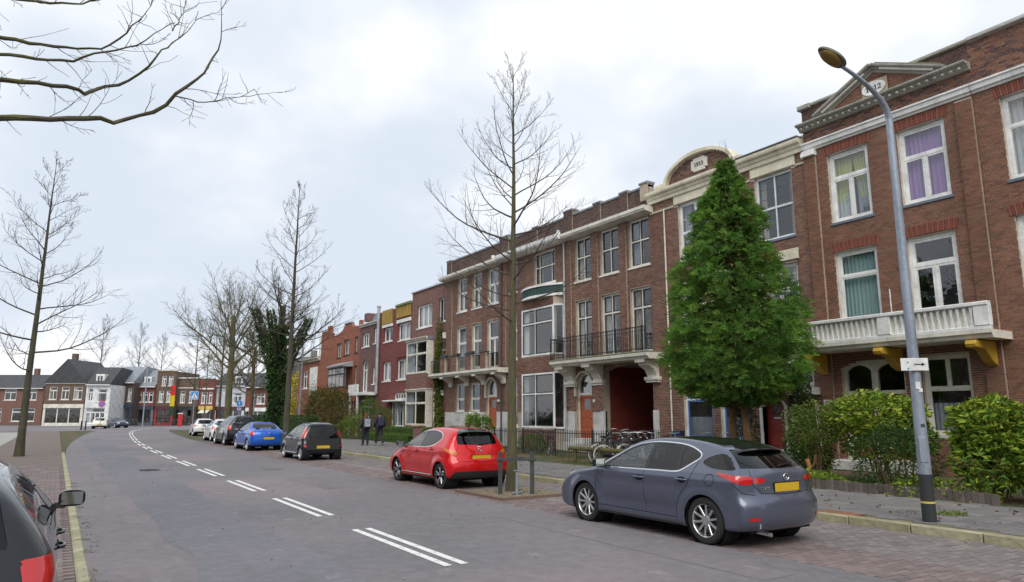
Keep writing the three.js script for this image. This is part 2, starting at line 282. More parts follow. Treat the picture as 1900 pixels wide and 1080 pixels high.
// a resurfaced band and a few trench repairs in the carriageway
{
  const patch = (name, x0, x1, s0, s1, tint, wob) => { const g = new G(), N = Math.ceil((s1 - s0) / 0.5); for (let i = 0; i < N; i++) { const a = lerp(s0, s1, i / N), b = lerp(s0, s1, (i + 1) / N), e = (s, k) => wob * (fbm(s * 0.6 + k * 9, k * 3.3, 512, 4, 7) - 0.5); g.quad([x0 + e(a, 1), 0.003, -a], [x1 + e(a, 2), 0.003, -a], [x1 + e(b, 2), 0.003, -b], [x0 + e(b, 1), 0.003, -b], [[x0 + 5, a], [x1 + 5, a], [x1 + 5, b], [x0 + 5, b]]); } const m = MAT.asphalt.clone(); m.color = lin(...tint); struct(name, g, m); };
  patch('road_patch', 1.5, 2.9, 3, 62, [0.93, 0.98, 1.03], 0.5); patch('road_patch', 5.6, 6.5, 17, 20.5, [0.95, 0.945, 0.94], 0.06); patch('road_patch', 6.6, 7.1, 5.2, 11, [1.05, 1.03, 1.03], 0.12); patch('road_patch', 2.4, 4.0, 25.4, 26.3, [0.94, 0.95, 0.97], 0.05);
}
// painted centre line: pairs of dashes three metres long, slightly worn
{
  const paint = std(0.74, 0.74, 0.72, 0.7, { map: tex(256, (u, v) => { const w = fbm(u * 16, v * 16, 16, 4, 88); return sr(lerp(0.6, 1, sstep(0.25, 0.42, w))); }, true, 1) });
  let cum = [0]; for (let i = 1; i <= 400; i++) cum[i] = cum[i - 1] + CP[i].distanceTo(CP[i - 1]);
  const at = (l) => { let i = 0; while (i < 399 && cum[i + 1] < l) i++; const [p, n] = pathAt(i), t = (l - cum[i]) / (cum[i + 1] - cum[i]); return [p.clone().lerp(CP[i + 1], t), n]; };
  const zero = 40 - 0; // path starts at z=+40
  for (let k = -1; k < 30; k++) {
    const l0 = zero + 7.7 + k * 4.86 - (k < 0 ? 0.2 : 0), len = 3.15; if (l0 + len > 172) break;
    for (const off of [-0.105, 0.115]) {
      const g = new G(); const N = 6; for (let j = 0; j < N; j++) { const [p, n] = at(l0 + (len * j) / N), [q, m] = at(l0 + (len * (j + 1)) / N), w = 0.052; const P = (r, nn, o) => [r.x + nn.x * (off + o), 0.004, r.z + nn.z * (off + o)]; g.quad(P(p, n, -w), P(p, n, w), P(q, m, w), P(q, m, -w), [[-w, j], [w, j], [w, j + 1], [-w, j + 1]]); }
      const m = mesh('lane_marking', g, paint); m.userData.kind = 'structure';
    }
  }
  for (let i = 0; i < 9; i++) { const x = 1.0 + i * 2.9, z = -111 + i * 0.9 - (i > 4 ? (i - 4) * 0.3 : 0); const m = mesh('give_way_marking', new G().quad([x, 0.005, z], [x + 1.6, 0.005, z + 0.5], [x + 1.6, 0.005, z - 0.3], [x, 0.005, z - 0.8]), paint); m.userData.kind = 'structure'; }
}
// ---------------------------------------------------------------- houses along the right side; facade plane x = 21, s runs away from the camera
const WX = 21;
const BRICK_GEO = new G().box(-0.5, 0.5, -0.5, 0.5, -0.5, 0.5, 'b').geo();
class House {
  constructor(name, label, s0, s1, opt = {}) {
    this.s0 = s0; this.s1 = s1; this.g = thing(name, label, 'house', [WX + (opt.back || 0), 0, -s0], -Math.PI / 2, 'terraced brick houses along the street');
    delete this.g.userData.group; this.open = []; this.zones = [];
  }
  U(s) { return this.s0 - s; }
  hole(sL, sR, h0, h1, arch = 0) { this.open.push({ u0: this.U(sL), u1: this.U(sR), h0, h1, arch }); }
  static outline(o) {        // opening outline; arch is the rise of a curved head
    const { u0, u1, h0, h1, arch } = o, p = [[u0, h0], [u1, h0]]; if (!arch) { p.push([u1, h1], [u0, h1]); return p; }
    const w = (u1 - u0) / 2, R = (w * w + arch * arch) / (2 * arch), c = (u0 + u1) / 2, cy = h1 - R, a0 = Math.asin(Math.min(1, w / R)); const N = 12;
    for (let i = 0; i <= N; i++) { const a = a0 - (2 * a0 * i) / N; p.push([c + R * Math.sin(a), cy + R * Math.cos(a)]); } return p;
  }
  wall(h1, mat, t = 0.28, poly) {
    const w = this.U(this.s1), P = poly || [[0, 0], [w, 0], [w, h1], [0, h1]];
    mesh('wall', new G().ext(P, -t, 0, this.open.map((o) => House.outline(o).reverse())), mat, this.g); this.h = h1;
    return this;
  }
  shell(h, depth = 8, floors = [0.65, 4.1, 7.6], mat = MAT.mortar) {      // side walls, back, roof, floors and a cross wall: closed rooms
    const w = this.U(this.s1), g = new G(); g.box(0.004, 0.12, 0, h, -depth, -0.28).box(w - 0.12, w - 0.004, 0, h, -depth, -0.28).box(0.12, w - 0.12, 0, h, -depth, -depth + 0.12);
    mesh('side_walls', g, mat, this.g); mesh('roof', new G().box(0, w, h - 0.15, h, -depth, -0.28), MAT.lead, this.g);
    const r = new G(); r.box(0.12, w - 0.12, 0.1, h - 0.2, -4.2, -4.1); for (const f of floors) r.box(0.12, w - 0.12, f - 0.25, f, -4.1, -0.285);
    mesh('room', r, MAT.room, this.g); return this;
  }
  bricks({ h0, h1, u0 = 0, u1 = this.U(this.s1), z = 0, cols, pick = 0, inside, open = this.open, parent = this.g, L = 0.21, C = 0.0635, tone, base = BRICK_BASE }) {
    const list = []; let row = 0;
    for (let h = h0 + C / 2; h < h1 - 0.02; h += C, row++) {
      let iv = [[u0, u1]]; const cutIv = (a, b) => { const n = []; for (const [x, y] of iv) { if (b <= x || a >= y) n.push([x, y]); else { if (a > x) n.push([x, a]); if (b < y) n.push([b, y]); } } iv = n; };
      for (const o of open) { if (h + 0.026 < o.h0 || h - 0.026 > o.h1) continue; let a = o.u0, b = o.u1; if (o.arch && h > o.h1 - o.arch) { const w = (b - a) / 2, R = (w * w + o.arch * o.arch) / (2 * o.arch), cy = o.h1 - R, q = R * R - (h - cy) * (h - cy); if (q <= 0) continue; const k = Math.sqrt(q), c = (a + b) / 2; a = c - k; b = c + k; } cutIv(a - 0.004, b + 0.004); }
      if (inside) { const r = inside(h); if (!r) continue; cutIv(-1e3, r[0]); cutIv(r[1], 1e3); }
      const off = (row % 2) * L / 2 + ((row >> 1) % 2) * L / 4;
      for (const [a, b] of iv) {
        for (let x = Math.floor((a - off) / L) * L + off; x < b; x += L) {
          const x0 = Math.max(a, x), x1 = Math.min(b, x + L - 0.011); if (x1 - x0 < 0.02) continue;
          const k = Math.floor(rnd() * cols.length), t = rr(0.88, 1.12) * (0.74 + 0.52 * fbm3((x0 + x1) * 0.9 + this.s0, h * 0.32, 3, 4)), c = cols[k];
          list.push({ m: M4((x0 + x1) / 2, h, z - 0.006 + rr(-0.0025, 0.0025), 0, 0, rr(-0.003, 0.003), x1 - x0, C - 0.0115, 0.032), c: c.map((v) => v * t), k });
        }
      }
    }
    lay('brick', BRICK_GEO, cols.map((c) => brickMat(c)), list, parent, pick, base); return this;
  }
  // rowlock or soldier course over an opening: each brick a part
  lintel(sL, sR, h, hgt = 0.32, cols, z = 0.012, rise = 0) {
    const a = this.U(sL), b = this.U(sR), n = Math.round((b - a) / 0.072), w = (b - a) / n;
    for (let i = 0; i < n; i++) { const t = (i + 0.5) / n - 0.5, m = mesh('lintel_brick', BRICK_GEO, brickMat(cols[i * 7 % cols.length]), this.g); m.position.set(a + w * (i + 0.5), h + hgt / 2 + rise * (0.25 - t * t) * 4, z - 0.01); m.scale.set(w - 0.012, hgt, 0.04); m.rotation.z = -t * 0.35; }
  }
  part(name, g, mat) { return mesh(name, g, mat, this.g); }
  // a window: frame, panes, sill, curtains. cells: columns (fractions) per band; bands split at heights
  win(sL, sR, h0, h1, o = {}) { const a = this.U(sL), b = this.U(sR); if (!o.nohole) this.hole(sL, sR, h0, h1, o.arch || 0); return makeWindow(this.g, a, b, h0, h1, o); }
}
const bmCache = {};
function brickMat(c) { const k = c.join(); return bmCache[k] || (bmCache[k] = std(c[0] / 0.8, c[1] / 0.8, c[2] / 0.8, 0.9, { map: grime })); }
const BRICK_BASE = std(1.25, 1.25, 1.25, 0.9, { map: grime });
function makeWindow(parent, a, b, h0, h1, o = {}) {
  const { frame = MAT.white, sash = frame, fw = 0.075, z = -0.11, bands = [], cols = [[]], sill = MAT.stone, curtain, name = 'window', arch = 0, bars = 0.05, head, blind } = o;
  const w = sub(name, parent), f = new G(), d = 0.075, P = (p) => p;
  const ins = (p, k) => { const x0 = a + k, x1 = b - k; return House.outline({ u0: x0, u1: x1, h0: h0 + k, h1: h1 - k, arch: arch ? arch * ((x1 - x0) / (b - a)) : 0 }); };
  f.ext(ins(0, 0), z - d, z, [ins(0, fw).reverse()]);
  const ys = [h0 + fw, ...bands, h1 - fw], bar = new G(); const A = a + fw, B = b - fw;
  for (const y of bands) f.box(A, B, y - bars * 0.7, y + bars * 0.7, z - d + 0.004, z - 0.006);
  const panes = [];
  for (let i = 0; i + 1 < ys.length; i++) {
    const y0 = ys[i] + (i ? bars * 0.7 : 0), y1 = ys[i + 1] - (i + 2 < ys.length ? bars * 0.7 : 0), cs = [0, ...(cols[Math.min(i, cols.length - 1)] || []), 1].map((t) => lerp(A, B, t));
    for (let j = 0; j + 1 < cs.length; j++) {
      const x0 = cs[j] + (j ? bars / 2 : 0), x1 = cs[j + 1] - (j + 2 < cs.length ? bars / 2 : 0); if (j) f.box(cs[j] - bars / 2, cs[j] + bars / 2, y0, y1, z - d + 0.005, z - 0.008);
      const top = i + 2 === ys.length && arch; if (sash && !top) { const q = o.sashW ?? 0.035; bar.box(x0, x0 + q, y0, y1, z - d + 0.008, z - 0.018).box(x1 - q, x1, y0, y1, z - d + 0.008, z - 0.018).box(x0 + q, x1 - q, y0, y0 + q, z - d + 0.008, z - 0.018).box(x0 + q, x1 - q, y1 - q, y1, z - d + 0.008, z - 0.018); }
      if (top) panes.push([x0, x1, y0, y1, true]); else panes.push([x0, x1, y0, y1]);
    }
  }
  if (o.lead) for (const [i0, n, m] of o.lead) { const y0 = ys[i0], y1 = ys[i0 + 1]; for (let k = 1; k < n; k++) bar.box(lerp(A, B, k / n) - 0.009, lerp(A, B, k / n) + 0.009, y0, y1, z - 0.05, z - 0.03); for (let k = 1; k < m; k++) bar.box(A, B, lerp(y0, y1, k / m) - 0.009, lerp(y0, y1, k / m) + 0.009, z - 0.051, z - 0.029); }
  mesh('frame', f, frame, w); if (bar.p.length) mesh('sash', bar, sash, w);
  for (const [x0, x1, y0, y1, top] of panes) { const g = new G(); if (top) { const poly = ins(0, fw * 0.8).filter((p) => p[1] > y0 - 1e-6 && p[0] >= x0 - 0.02 && p[0] <= x1 + 0.02); g.add(new THREE.ShapeGeometry(new THREE.Shape([[x0, y0], [x1, y0], ...poly].map((p) => new THREE.Vector2(...p)))).translate(0, 0, z - 0.045)); } else g.quad([x0, y0, z - 0.045], [x1, y0, z - 0.045], [x1, y1, z - 0.045], [x0, y1, z - 0.045]); mesh('pane', g, o.glass || MAT.glass, w); }
  if (sill) mesh('sill', new G().cbox(a - 0.06, b + 0.06, h0 - 0.09, h0 - 0.002, z - 0.06, 0.05, 0.008), sill, w);
  if (head) mesh('head', new G().cbox(a - 0.1, b + 0.1, h1 + 0.002, h1 + 0.14, -0.1, 0.05, 0.01), head, w);
  const cl = curtain ? [].concat(curtain) : rnd() < 0.65 ? (() => { const m = [CUR.white, CUR.grey, CUR.beige][Math.floor(rnd() * 3)], k = rr(0.12, 0.26); return [{ mat: m, t0: 0.02, t1: k }, { mat: m, t0: 1 - k, t1: 0.98 }]; })() : [];
  for (const c of cl) { // pleated cloth hung behind the glass: {t0,t1,y0,y1,mat}
    const x0 = lerp(a, b, c.t0 ?? 0), x1 = lerp(a, b, c.t1 ?? 1), y0 = lerp(h0, h1, c.y0 ?? 0), y1 = lerp(h0, h1, c.y1 ?? 1), n = Math.max(8, Math.round((x1 - x0) / 0.02)), g = new G(), ph = rnd() * 9, zz = z - 0.2, sw = c.sweep || 0;
    const Z = (x) => zz + 0.028 * Math.sin(x * 46 + ph) + 0.012 * Math.sin(x * 101 + ph * 2); const X = (t, y) => { const k = (y - y0) / (y1 - y0); return lerp(x0, x1, t) + sw * (x1 - x0) * (1 - k) * (sw > 0 ? 1 - t : t) * 1.0; };
    const rows = sw ? 5 : 1;
    for (let r = 0; r < rows; r++) for (let i = 0; i < n; i++) { const ya = lerp(y0, y1, r / rows), yb = lerp(y0, y1, (r + 1) / rows), t0 = i / n, t1 = (i + 1) / n; g.quad([X(t0, ya), ya, Z(lerp(x0, x1, t0))], [X(t1, ya), ya, Z(lerp(x0, x1, t1))], [X(t1, yb), yb, Z(lerp(x0, x1, t1))], [X(t0, yb), yb, Z(lerp(x0, x1, t0))]); }
    mesh('curtain', g, c.mat, w);
  }
  if (blind) mesh('blind', new G().box(a + 0.03, b - 0.03, lerp(h0, h1, blind[0]), lerp(h0, h1, blind[1]), z - 0.16, z - 0.155), blind[2] || MAT.blind, w);
  return w;
}
const cloth = (r, g, b) => new THREE.MeshPhysicalMaterial({ color: lin(r, g, b), roughness: 0.95, transmission: 0.25, thickness: 0, side: THREE.DoubleSide });
MAT.blind = cloth(0.6, 0.6, 0.57);
const CUR = { purple: cloth(0.52, 0.3, 0.62), yellow: cloth(0.62, 0.62, 0.2), teal: cloth(0.46, 0.63, 0.61), white: cloth(0.72, 0.72, 0.7), beige: cloth(0.5, 0.42, 0.32), grey: cloth(0.4, 0.42, 0.45) };
const doorWood = (() => { const t = tex(256, (u, v) => { const k = 0.7 + 0.5 * fbm(u * 24, v * 2, 24, 4, 6); return [sr(0.8 * k), sr(0.8 * k), sr(0.8 * k)]; }, true, 1); return (r, g, b) => std(r, g, b, 0.45, { map: t }); })();
MAT.doorRed = doorWood(0.3, 0.03, 0.022); MAT.doorOrange = doorWood(0.48, 0.11, 0.035); MAT.doorBrown = doorWood(0.3, 0.075, 0.03);
const COL = {
  A: [[0.215, 0.097, 0.058], [0.235, 0.106, 0.064], [0.19, 0.086, 0.053], [0.225, 0.11, 0.068], [0.165, 0.078, 0.051]],
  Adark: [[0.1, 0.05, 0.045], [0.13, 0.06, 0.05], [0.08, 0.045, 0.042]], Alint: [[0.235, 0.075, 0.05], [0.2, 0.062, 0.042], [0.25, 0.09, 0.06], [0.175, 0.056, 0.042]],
  B: [[0.21, 0.108, 0.073], [0.18, 0.09, 0.063], [0.24, 0.128, 0.087], [0.15, 0.078, 0.057]],
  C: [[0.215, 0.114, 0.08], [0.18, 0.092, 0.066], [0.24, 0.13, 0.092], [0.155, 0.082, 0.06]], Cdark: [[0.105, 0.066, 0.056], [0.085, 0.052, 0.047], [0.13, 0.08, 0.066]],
};
// mouldings: profile is [out, h]
const cornice = (h, d, t) => [[0, h - t], [d * 0.35, h - t], [d * 0.4, h - t * 0.72], [d * 0.55, h - t * 0.62], [d * 0.62, h - t * 0.4], [d * 0.92, h - t * 0.34], [d, h - t * 0.2], [d, h], [0, h + 0.02]];
function panelDoor(parent, a, b, h0, h1, mat, z, glazed = 0, name = 'door') {
  const d = sub(name, parent), g = new G(); const n = 3, w = b - a, gy = h0 + (h1 - h0) * (1 - glazed);
  g.ext([[a, h0], [b, h0], [b, h1], [a, h1]], z - 0.05, z - 0.02, glazed ? [[[a + 0.25 * w, gy + 0.02], [a + 0.25 * w, h1 - 0.2], [b - 0.25 * w, h1 - 0.2], [b - 0.25 * w, gy + 0.02]]] : []); for (let i = 0; i < n; i++) { const y0 = lerp(h0, gy, i / n) + 0.06, y1 = lerp(h0, gy, (i + 1) / n) - 0.03; for (const [x0, x1] of [[a + 0.1, (a + b) / 2 - 0.04], [(a + b) / 2 + 0.04, b - 0.1]]) g.cbox(x0, x1, y0, y1, z - 0.03, z + 0.0, 0.012); }
  g.box(a, a + 0.08, h0, h1, z - 0.02, z + 0.008).box(b - 0.08, b, h0, h1, z - 0.02, z + 0.008).box(a + 0.08, b - 0.08, h1 - 0.09, h1, z - 0.02, z + 0.008).box(a + 0.08, b - 0.08, h0, h0 + 0.05, z - 0.02, z + 0.008);
  mesh('leaf', g, mat, d); if (glazed) mesh('pane', new G().quad([a + 0.25 * w, gy + 0.02, z - 0.035], [b - 0.25 * w, gy + 0.02, z - 0.035], [b - 0.25 * w, h1 - 0.2, z - 0.035], [a + 0.25 * w, h1 - 0.2, z - 0.035]), MAT.glass, d);
  mesh('handle', new G().tube([[b - 0.06, h0 + 1.0, z], [b - 0.06, h0 + 1.0, z + 0.06], [b - 0.16, h0 + 1.0, z + 0.06]], 0.011, 6), MAT.zinc, d); return d;
}
const font = await new FontLoader().loadAsync('fonts/droid/droid_serif_bold.typeface.json'), fontSans = await new FontLoader().loadAsync('fonts/droid/droid_sans_bold.typeface.json');
function text(str, size, depth = 0.012, f = font) { const g = new TextGeometry(str, { font: f, size, depth, curveSegments: 4 }); g.computeBoundingBox(); const b = g.boundingBox; g.translate(-(b.min.x + b.max.x) / 2, -(b.min.y + b.max.y) / 2, 0); return g; }

// ---- house with the pediment, white balcony and purple curtains
{
  const h = new House('brick_house', 'red brick house with pediment, white balcony, yellow brackets and purple curtains', 13.8, 8.45);
  const wf = { frame: MAT.white, fw: 0.1, sill: MAT.greyBlue };
  h.win(12.99, 11.6, 8.0, 10.36, { ...wf, bands: [9.5], cols: [[0.5], []], sashW: 0.055, curtain: [{ mat: CUR.yellow, t0: 0, t1: 0.5, y0: 0.3, sweep: -0.2 }, { mat: CUR.yellow, t0: 0.5, t1: 1, y0: 0.3, sweep: 0.2 }, { mat: CUR.white, t0: 0, t1: 0.5, y0: 0, y1: 0.42 }, { mat: CUR.grey, t0: 0.55, t1: 1, y0: 0, y1: 0.55 }] });
  h.win(10.65, 9.27, 8.0, 10.36, { ...wf, bands: [9.45], cols: [[0.5], []], sashW: 0.055, curtain: { mat: CUR.purple } });
  h.win(12.99, 11.6, 4.2, 7.0, { ...wf, bands: [6.18], curtain: { mat: CUR.teal }, sashW: 0.045 });
  h.win(10.68, 9.3, 4.2, 6.98, { ...wf, bands: [6.12], cols: [[0.5], []], sashW: 0.07 });
  // ground floor under the balcony: two doors with arched lights and a window
  h.hole(13.1, 11.1, 0.4, 3.45, 0.22); h.win(10.6, 9.3, 1.2, 3.45, { frame: MAT.creamPale, bands: [2.5], cols: [[], [0.5]], fw: 0.09, curtain: { mat: CUR.grey, y1: 0.4 } });
  h.wall(12.3, MAT.mortarPale).shell(12.3, 8, [0.45, 4.0, 7.5]);
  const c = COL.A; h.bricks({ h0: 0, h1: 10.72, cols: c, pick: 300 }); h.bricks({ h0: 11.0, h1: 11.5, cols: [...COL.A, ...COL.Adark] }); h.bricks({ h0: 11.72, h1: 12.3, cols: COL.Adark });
  for (const [l, r, y] of [[12.99, 11.6, 10.36], [10.65, 9.27, 10.36], [12.99, 11.6, 7.0], [10.68, 9.3, 6.98]]) h.lintel(l + 0.12, r - 0.12, y + 0.005, 0.3, COL.Alint, 0.02, 0.03);
  // corner pilaster, string course, cornice, coping
  const pil = (l, r, y0, y1) => { mesh('pilaster', new G().box(h.U(l), h.U(r), y0, y1, 0.004, 0.1), MAT.mortar, h.g); h.bricks({ h0: y0, h1: y1, u0: h.U(l), u1: h.U(r), z: 0.1, cols: c, open: [] }); };
  pil(13.795, 13.38, 0, 10.65); pil(8.9, 8.46, 0, 10.65);
  h.part('string_course', new G().sweepX([[0, 10.72], [0.06, 10.72], [0.08, 10.78], [0.14, 10.8], [0.16, 10.92], [0.2, 10.95], [0.2, 11.0], [0, 11.02]], -0.02, h.U(8.45)), MAT.white);
  h.part('pilaster_capital', new G().cbox(h.U(13.85), h.U(13.34), 10.5, 10.66, 0, 0.22, 0.02).cbox(h.U(13.83), h.U(13.36), 10.66, 10.72, 0.0, 0.19, 0.02), MAT.white);
  const old = withGrime(0.34, 0.33, 0.29, 0.95, 0.01), moss = withGrime(0.2, 0.21, 0.12, 1, 0.02);
  h.part('cornice', new G().sweepX(cornice(11.68, 0.38, 0.22), -0.06, h.U(8.4)), old);
  for (let i = 0; i < 24; i++) h.part('dentil', new G().box(0.06 + i * 0.222, 0.13 + i * 0.222, 11.5, 11.56, 0.15, 0.26), MAT.creamPale);
  h.part('coping', new G().cbox(-0.06, h.U(8.4), 12.3, 12.4, -0.3, 0.1, 0.02), old); h.part('coping_moss', new G().cbox(-0.04, h.U(8.42), 12.4, 12.43, -0.25, 0.05, 0.01), moss);
  h.part('coping_block', new G().cbox(-0.08, 0.4, 12.26, 12.42, -0.3, 0.16, 0.02), old);
  // pediment: brick gable, raking mouldings, date plaque
  const uL = h.U(13.1), uR = h.U(9.1), uc = (uL + uR) / 2, rise = 0.94, y0 = 11.7;
  h.part('pediment_wall', new G().ext([[uL + 0.2, y0], [uR - 0.2, y0], [uc, y0 + rise - 0.05]], -0.1, 0.1), MAT.mortarPale);
  h.bricks({ h0: y0, h1: y0 + rise - 0.1, u0: uL, u1: uR, z: 0.1, cols: COL.A, open: [], inside: (y) => { const t = (y - y0) / rise; return [lerp(uL + 0.3, uc, t), lerp(uR - 0.3, uc, t)]; } });
  for (const sgn of [-1, 1]) { const len = Math.hypot(uc - uL, rise) + 0.1, an = Math.atan2(rise, uc - uL), g = new G().sweepX(cornice(0.14, 0.34, 0.24), 0, len), m = h.part('raking_moulding', g, old); m.position.set(sgn < 0 ? uL - 0.05 : uc, sgn < 0 ? y0 - 0.02 : y0 + rise, 0.02); m.rotation.z = sgn < 0 ? an : -an; const m2 = h.part('raking_moss', new G().cbox(0.1, len - 0.1, 0.15, 0.185, 0, 0.3, 0.012), moss); m2.position.copy(m.position); m2.rotation.copy(m.rotation); const m3 = h.part('raking_bead', new G().box(0.3, len - 0.3, -0.02, 0.045, 0.17, 0.26), MAT.creamPale); m3.position.copy(m.position); m3.rotation.copy(m.rotation); }
  { const p = sub('date_plaque', h.g, uc, 11.98, 0.12), g = new G().cbox(-0.42, 0.42, -0.27, 0.27, -0.02, 0.07, 0.03); mesh('plaque_block', g, withGrime(0.36, 0.31, 0.22, 0.9, 0.006), p); const e = new THREE.CylinderGeometry(1, 1, 0.04, 28); e.rotateX(Math.PI / 2); e.scale(0.38, 0.22, 1); e.translate(0, 0, 0.075); mesh('plaque_oval', e, MAT.white, p); mesh('numerals', text('1912', 0.17).translate(0, 0, 0.092), MAT.slate, p); }
  // balcony: slab, parapet panels, flat balusters, rail, brackets
  const b0 = -0.35, b1 = h.U(8.2), bz = 1.2, bal = sub('balcony', h.g);
  mesh('slab', new G().sweepX([[0.01, 3.72], [bz - 0.1, 3.72], [bz - 0.06, 3.8], [bz, 3.84], [bz, 3.93], [0.01, 3.93]], b0, b1), MAT.creamPale, bal);
  mesh('rail', new G().cbox(b0, b1, 4.55, 4.66, bz - 0.17, bz + 0.03, 0.02).cbox(b0, b0 + 0.18, 4.55, 4.66, 0.05, bz - 0.17, 0.02), MAT.white, bal);
  mesh('lower_rail', new G().cbox(b0 + 0.03, b1, 3.93, 4.03, bz - 0.15, bz - 0.01, 0.012), MAT.white, bal);
  mesh('back_panel', new G().box(b0 + 0.1, b1, 4.03, 4.55, bz - 0.14, bz - 0.115), MAT.creamPale, bal);
  for (const s of [13.92, 11.12, 8.55]) mesh('pier', new G().cbox(h.U(s) - 0.02, h.U(s) + (s > 13 ? 0.22 : 0.36), 4.03, 4.55, bz - 0.16, bz + 0.005, 0.012), MAT.white, bal);
  for (let u = b0 + 0.36; u < b1; u += 0.165) { const s = h.s0 - u; if (s < 11.2 && s > 10.7) continue; mesh('baluster', new G().ext([[u, 4.03], [u + 0.085, 4.03], [u + 0.075, 4.12], [u + 0.06, 4.28], [u + 0.075, 4.46], [u + 0.09, 4.55], [u - 0.005, 4.55], [u + 0.01, 4.46], [u + 0.025, 4.28], [u + 0.01, 4.12]], bz - 0.112, bz - 0.03), MAT.white, bal); }
  mesh('end_panel', new G().box(b0 + 0.02, b0 + 0.1, 3.93, 4.55, 0.05, bz - 0.15), MAT.creamPale, bal);
  const yel = withGrime(0.5, 0.3, 0.03, 0.6, 0.002);
  for (const s of [13.62, 11.18, 8.7]) { const u = h.U(s), br = mesh('bracket', new G().ext([[0.1, 3.05], [0.35, 3.15], [0.72, 3.46], [1.22, 3.5], [1.26, 3.58], [1.22, 3.68], [0.1, 3.7]], -0.13, 0.13, [], 0.015), yel, bal); br.rotation.y = -Math.PI / 2; br.position.set(u, 0, 0); }
  // double door set under the arch
  { const a = h.U(13.1), b = h.U(11.1), z = -0.12, w = sub('entrance', h.g), f = new G();
    f.ext(House.outline({ u0: a, u1: b, h0: 0.4, h1: 3.45, arch: 0.22 }), z - 0.1, z, [House.outline({ u0: a + 0.1, u1: (a + b) / 2 - 0.1, h0: 2.5, h1: 3.3, arch: 0.18 }).reverse(), House.outline({ u0: (a + b) / 2 + 0.1, u1: b - 0.1, h0: 2.5, h1: 3.3, arch: 0.18 }).reverse(), House.outline({ u0: a + 0.1, u1: (a + b) / 2 - 0.1, h0: 0.45, h1: 2.38, arch: 0 }).reverse(), House.outline({ u0: (a + b) / 2 + 0.1, u1: b - 0.1, h0: 0.45, h1: 2.38, arch: 0 }).reverse()]); mesh('frame', f, MAT.creamPale, w);
    for (const [x0, x1] of [[a + 0.1, (a + b) / 2 - 0.1], [(a + b) / 2 + 0.1, b - 0.1]]) { mesh('fanlight', new G().quad([x0, 2.5, z - 0.06], [x1, 2.5, z - 0.06], [x1, 3.3, z - 0.06], [x0, 3.3, z - 0.06]), MAT.glass, w); const g = new G(); for (let y = 0.45; y < 2.36; y += 0.16) g.cbox(x0, x1, y, Math.min(2.38, y + 0.15), z - 0.09, z - 0.04, 0.012); mesh('door', g, MAT.doorBrown, w); }
    h.part('step', new G().cbox(a - 0.2, b + 0.2, 0.1, 0.4, -0.1, 0.7, 0.02), MAT.stone); }
  for (const [s, t] of [[13.55, '17'], [11.0, '15']]) { const p = sub('number_plate', h.g, h.U(s) - 0.05, 2.15, s > 13 ? 0.112 : 0.02); mesh('plate', new G().cbox(-0.13, 0.13, -0.09, 0.09, 0, 0.012, 0.003), MAT.white, p); mesh('numerals', text(t, 0.1, 0.004, fontSans).translate(0, 0, 0.013), MAT.black, p); }
  h.part('thermometer_pole', new G().tube([[h.U(11.05), 4.0, 0.5], [h.U(11.05), 5.45, 0.5]], 0.018, 6), MAT.white);
}
// ---- neighbour at the right edge
{
  const h = new House('brick_house', 'red brick house right of the pedimented house, white string course and tall windows', 8.44, 2.6);
  const wf = { frame: MAT.white, fw: 0.1, sill: MAT.greyBlue };
  h.win(7.8, 6.4, 8.0, 10.36, { ...wf, bands: [9.5], cols: [[0.5], []], curtain: { mat: CUR.white, t1: 0.3 } }); h.win(5.4, 4, 8.0, 10.36, { ...wf, bands: [9.5], cols: [[0.5], []] });
  h.win(7.8, 6.4, 4.2, 7.0, { ...wf, bands: [6.15], cols: [[0.5], []], curtain: { mat: CUR.white, t0: 0.7 } }); h.win(5.4, 4, 4.2, 7.0, { ...wf, bands: [6.15] });
  h.win(7.6, 5.6, 1.1, 3.4, { ...wf, frame: MAT.creamPale, bands: [2.5], cols: [[0.5]] });
  h.wall(12.3, MAT.mortarPale).shell(12.3, 8, [0.45, 4.0, 7.5]); h.bricks({ h0: 0, h1: 10.72, cols: COL.A, u1: 3.4 }); h.bricks({ h0: 11, h1: 12.3, cols: [...COL.A, ...COL.Adark], u1: 3.4 });
  for (const [l, r, y] of [[7.8, 6.4, 10.36], [7.8, 6.4, 7.0]]) h.lintel(l + 0.12, r - 0.12, y + 0.005, 0.3, COL.Alint, 0.02, 0.03);
  h.part('string_course', new G().sweepX([[0, 10.72], [0.06, 10.72], [0.08, 10.78], [0.14, 10.8], [0.16, 10.92], [0.2, 10.95], [0.2, 11.0], [0, 11.02]], 0.01, 5.8), MAT.white);
  h.part('coping', new G().cbox(0.05, 5.84, 12.3, 12.42, -0.3, 0.14, 0.02), MAT.stone);
}
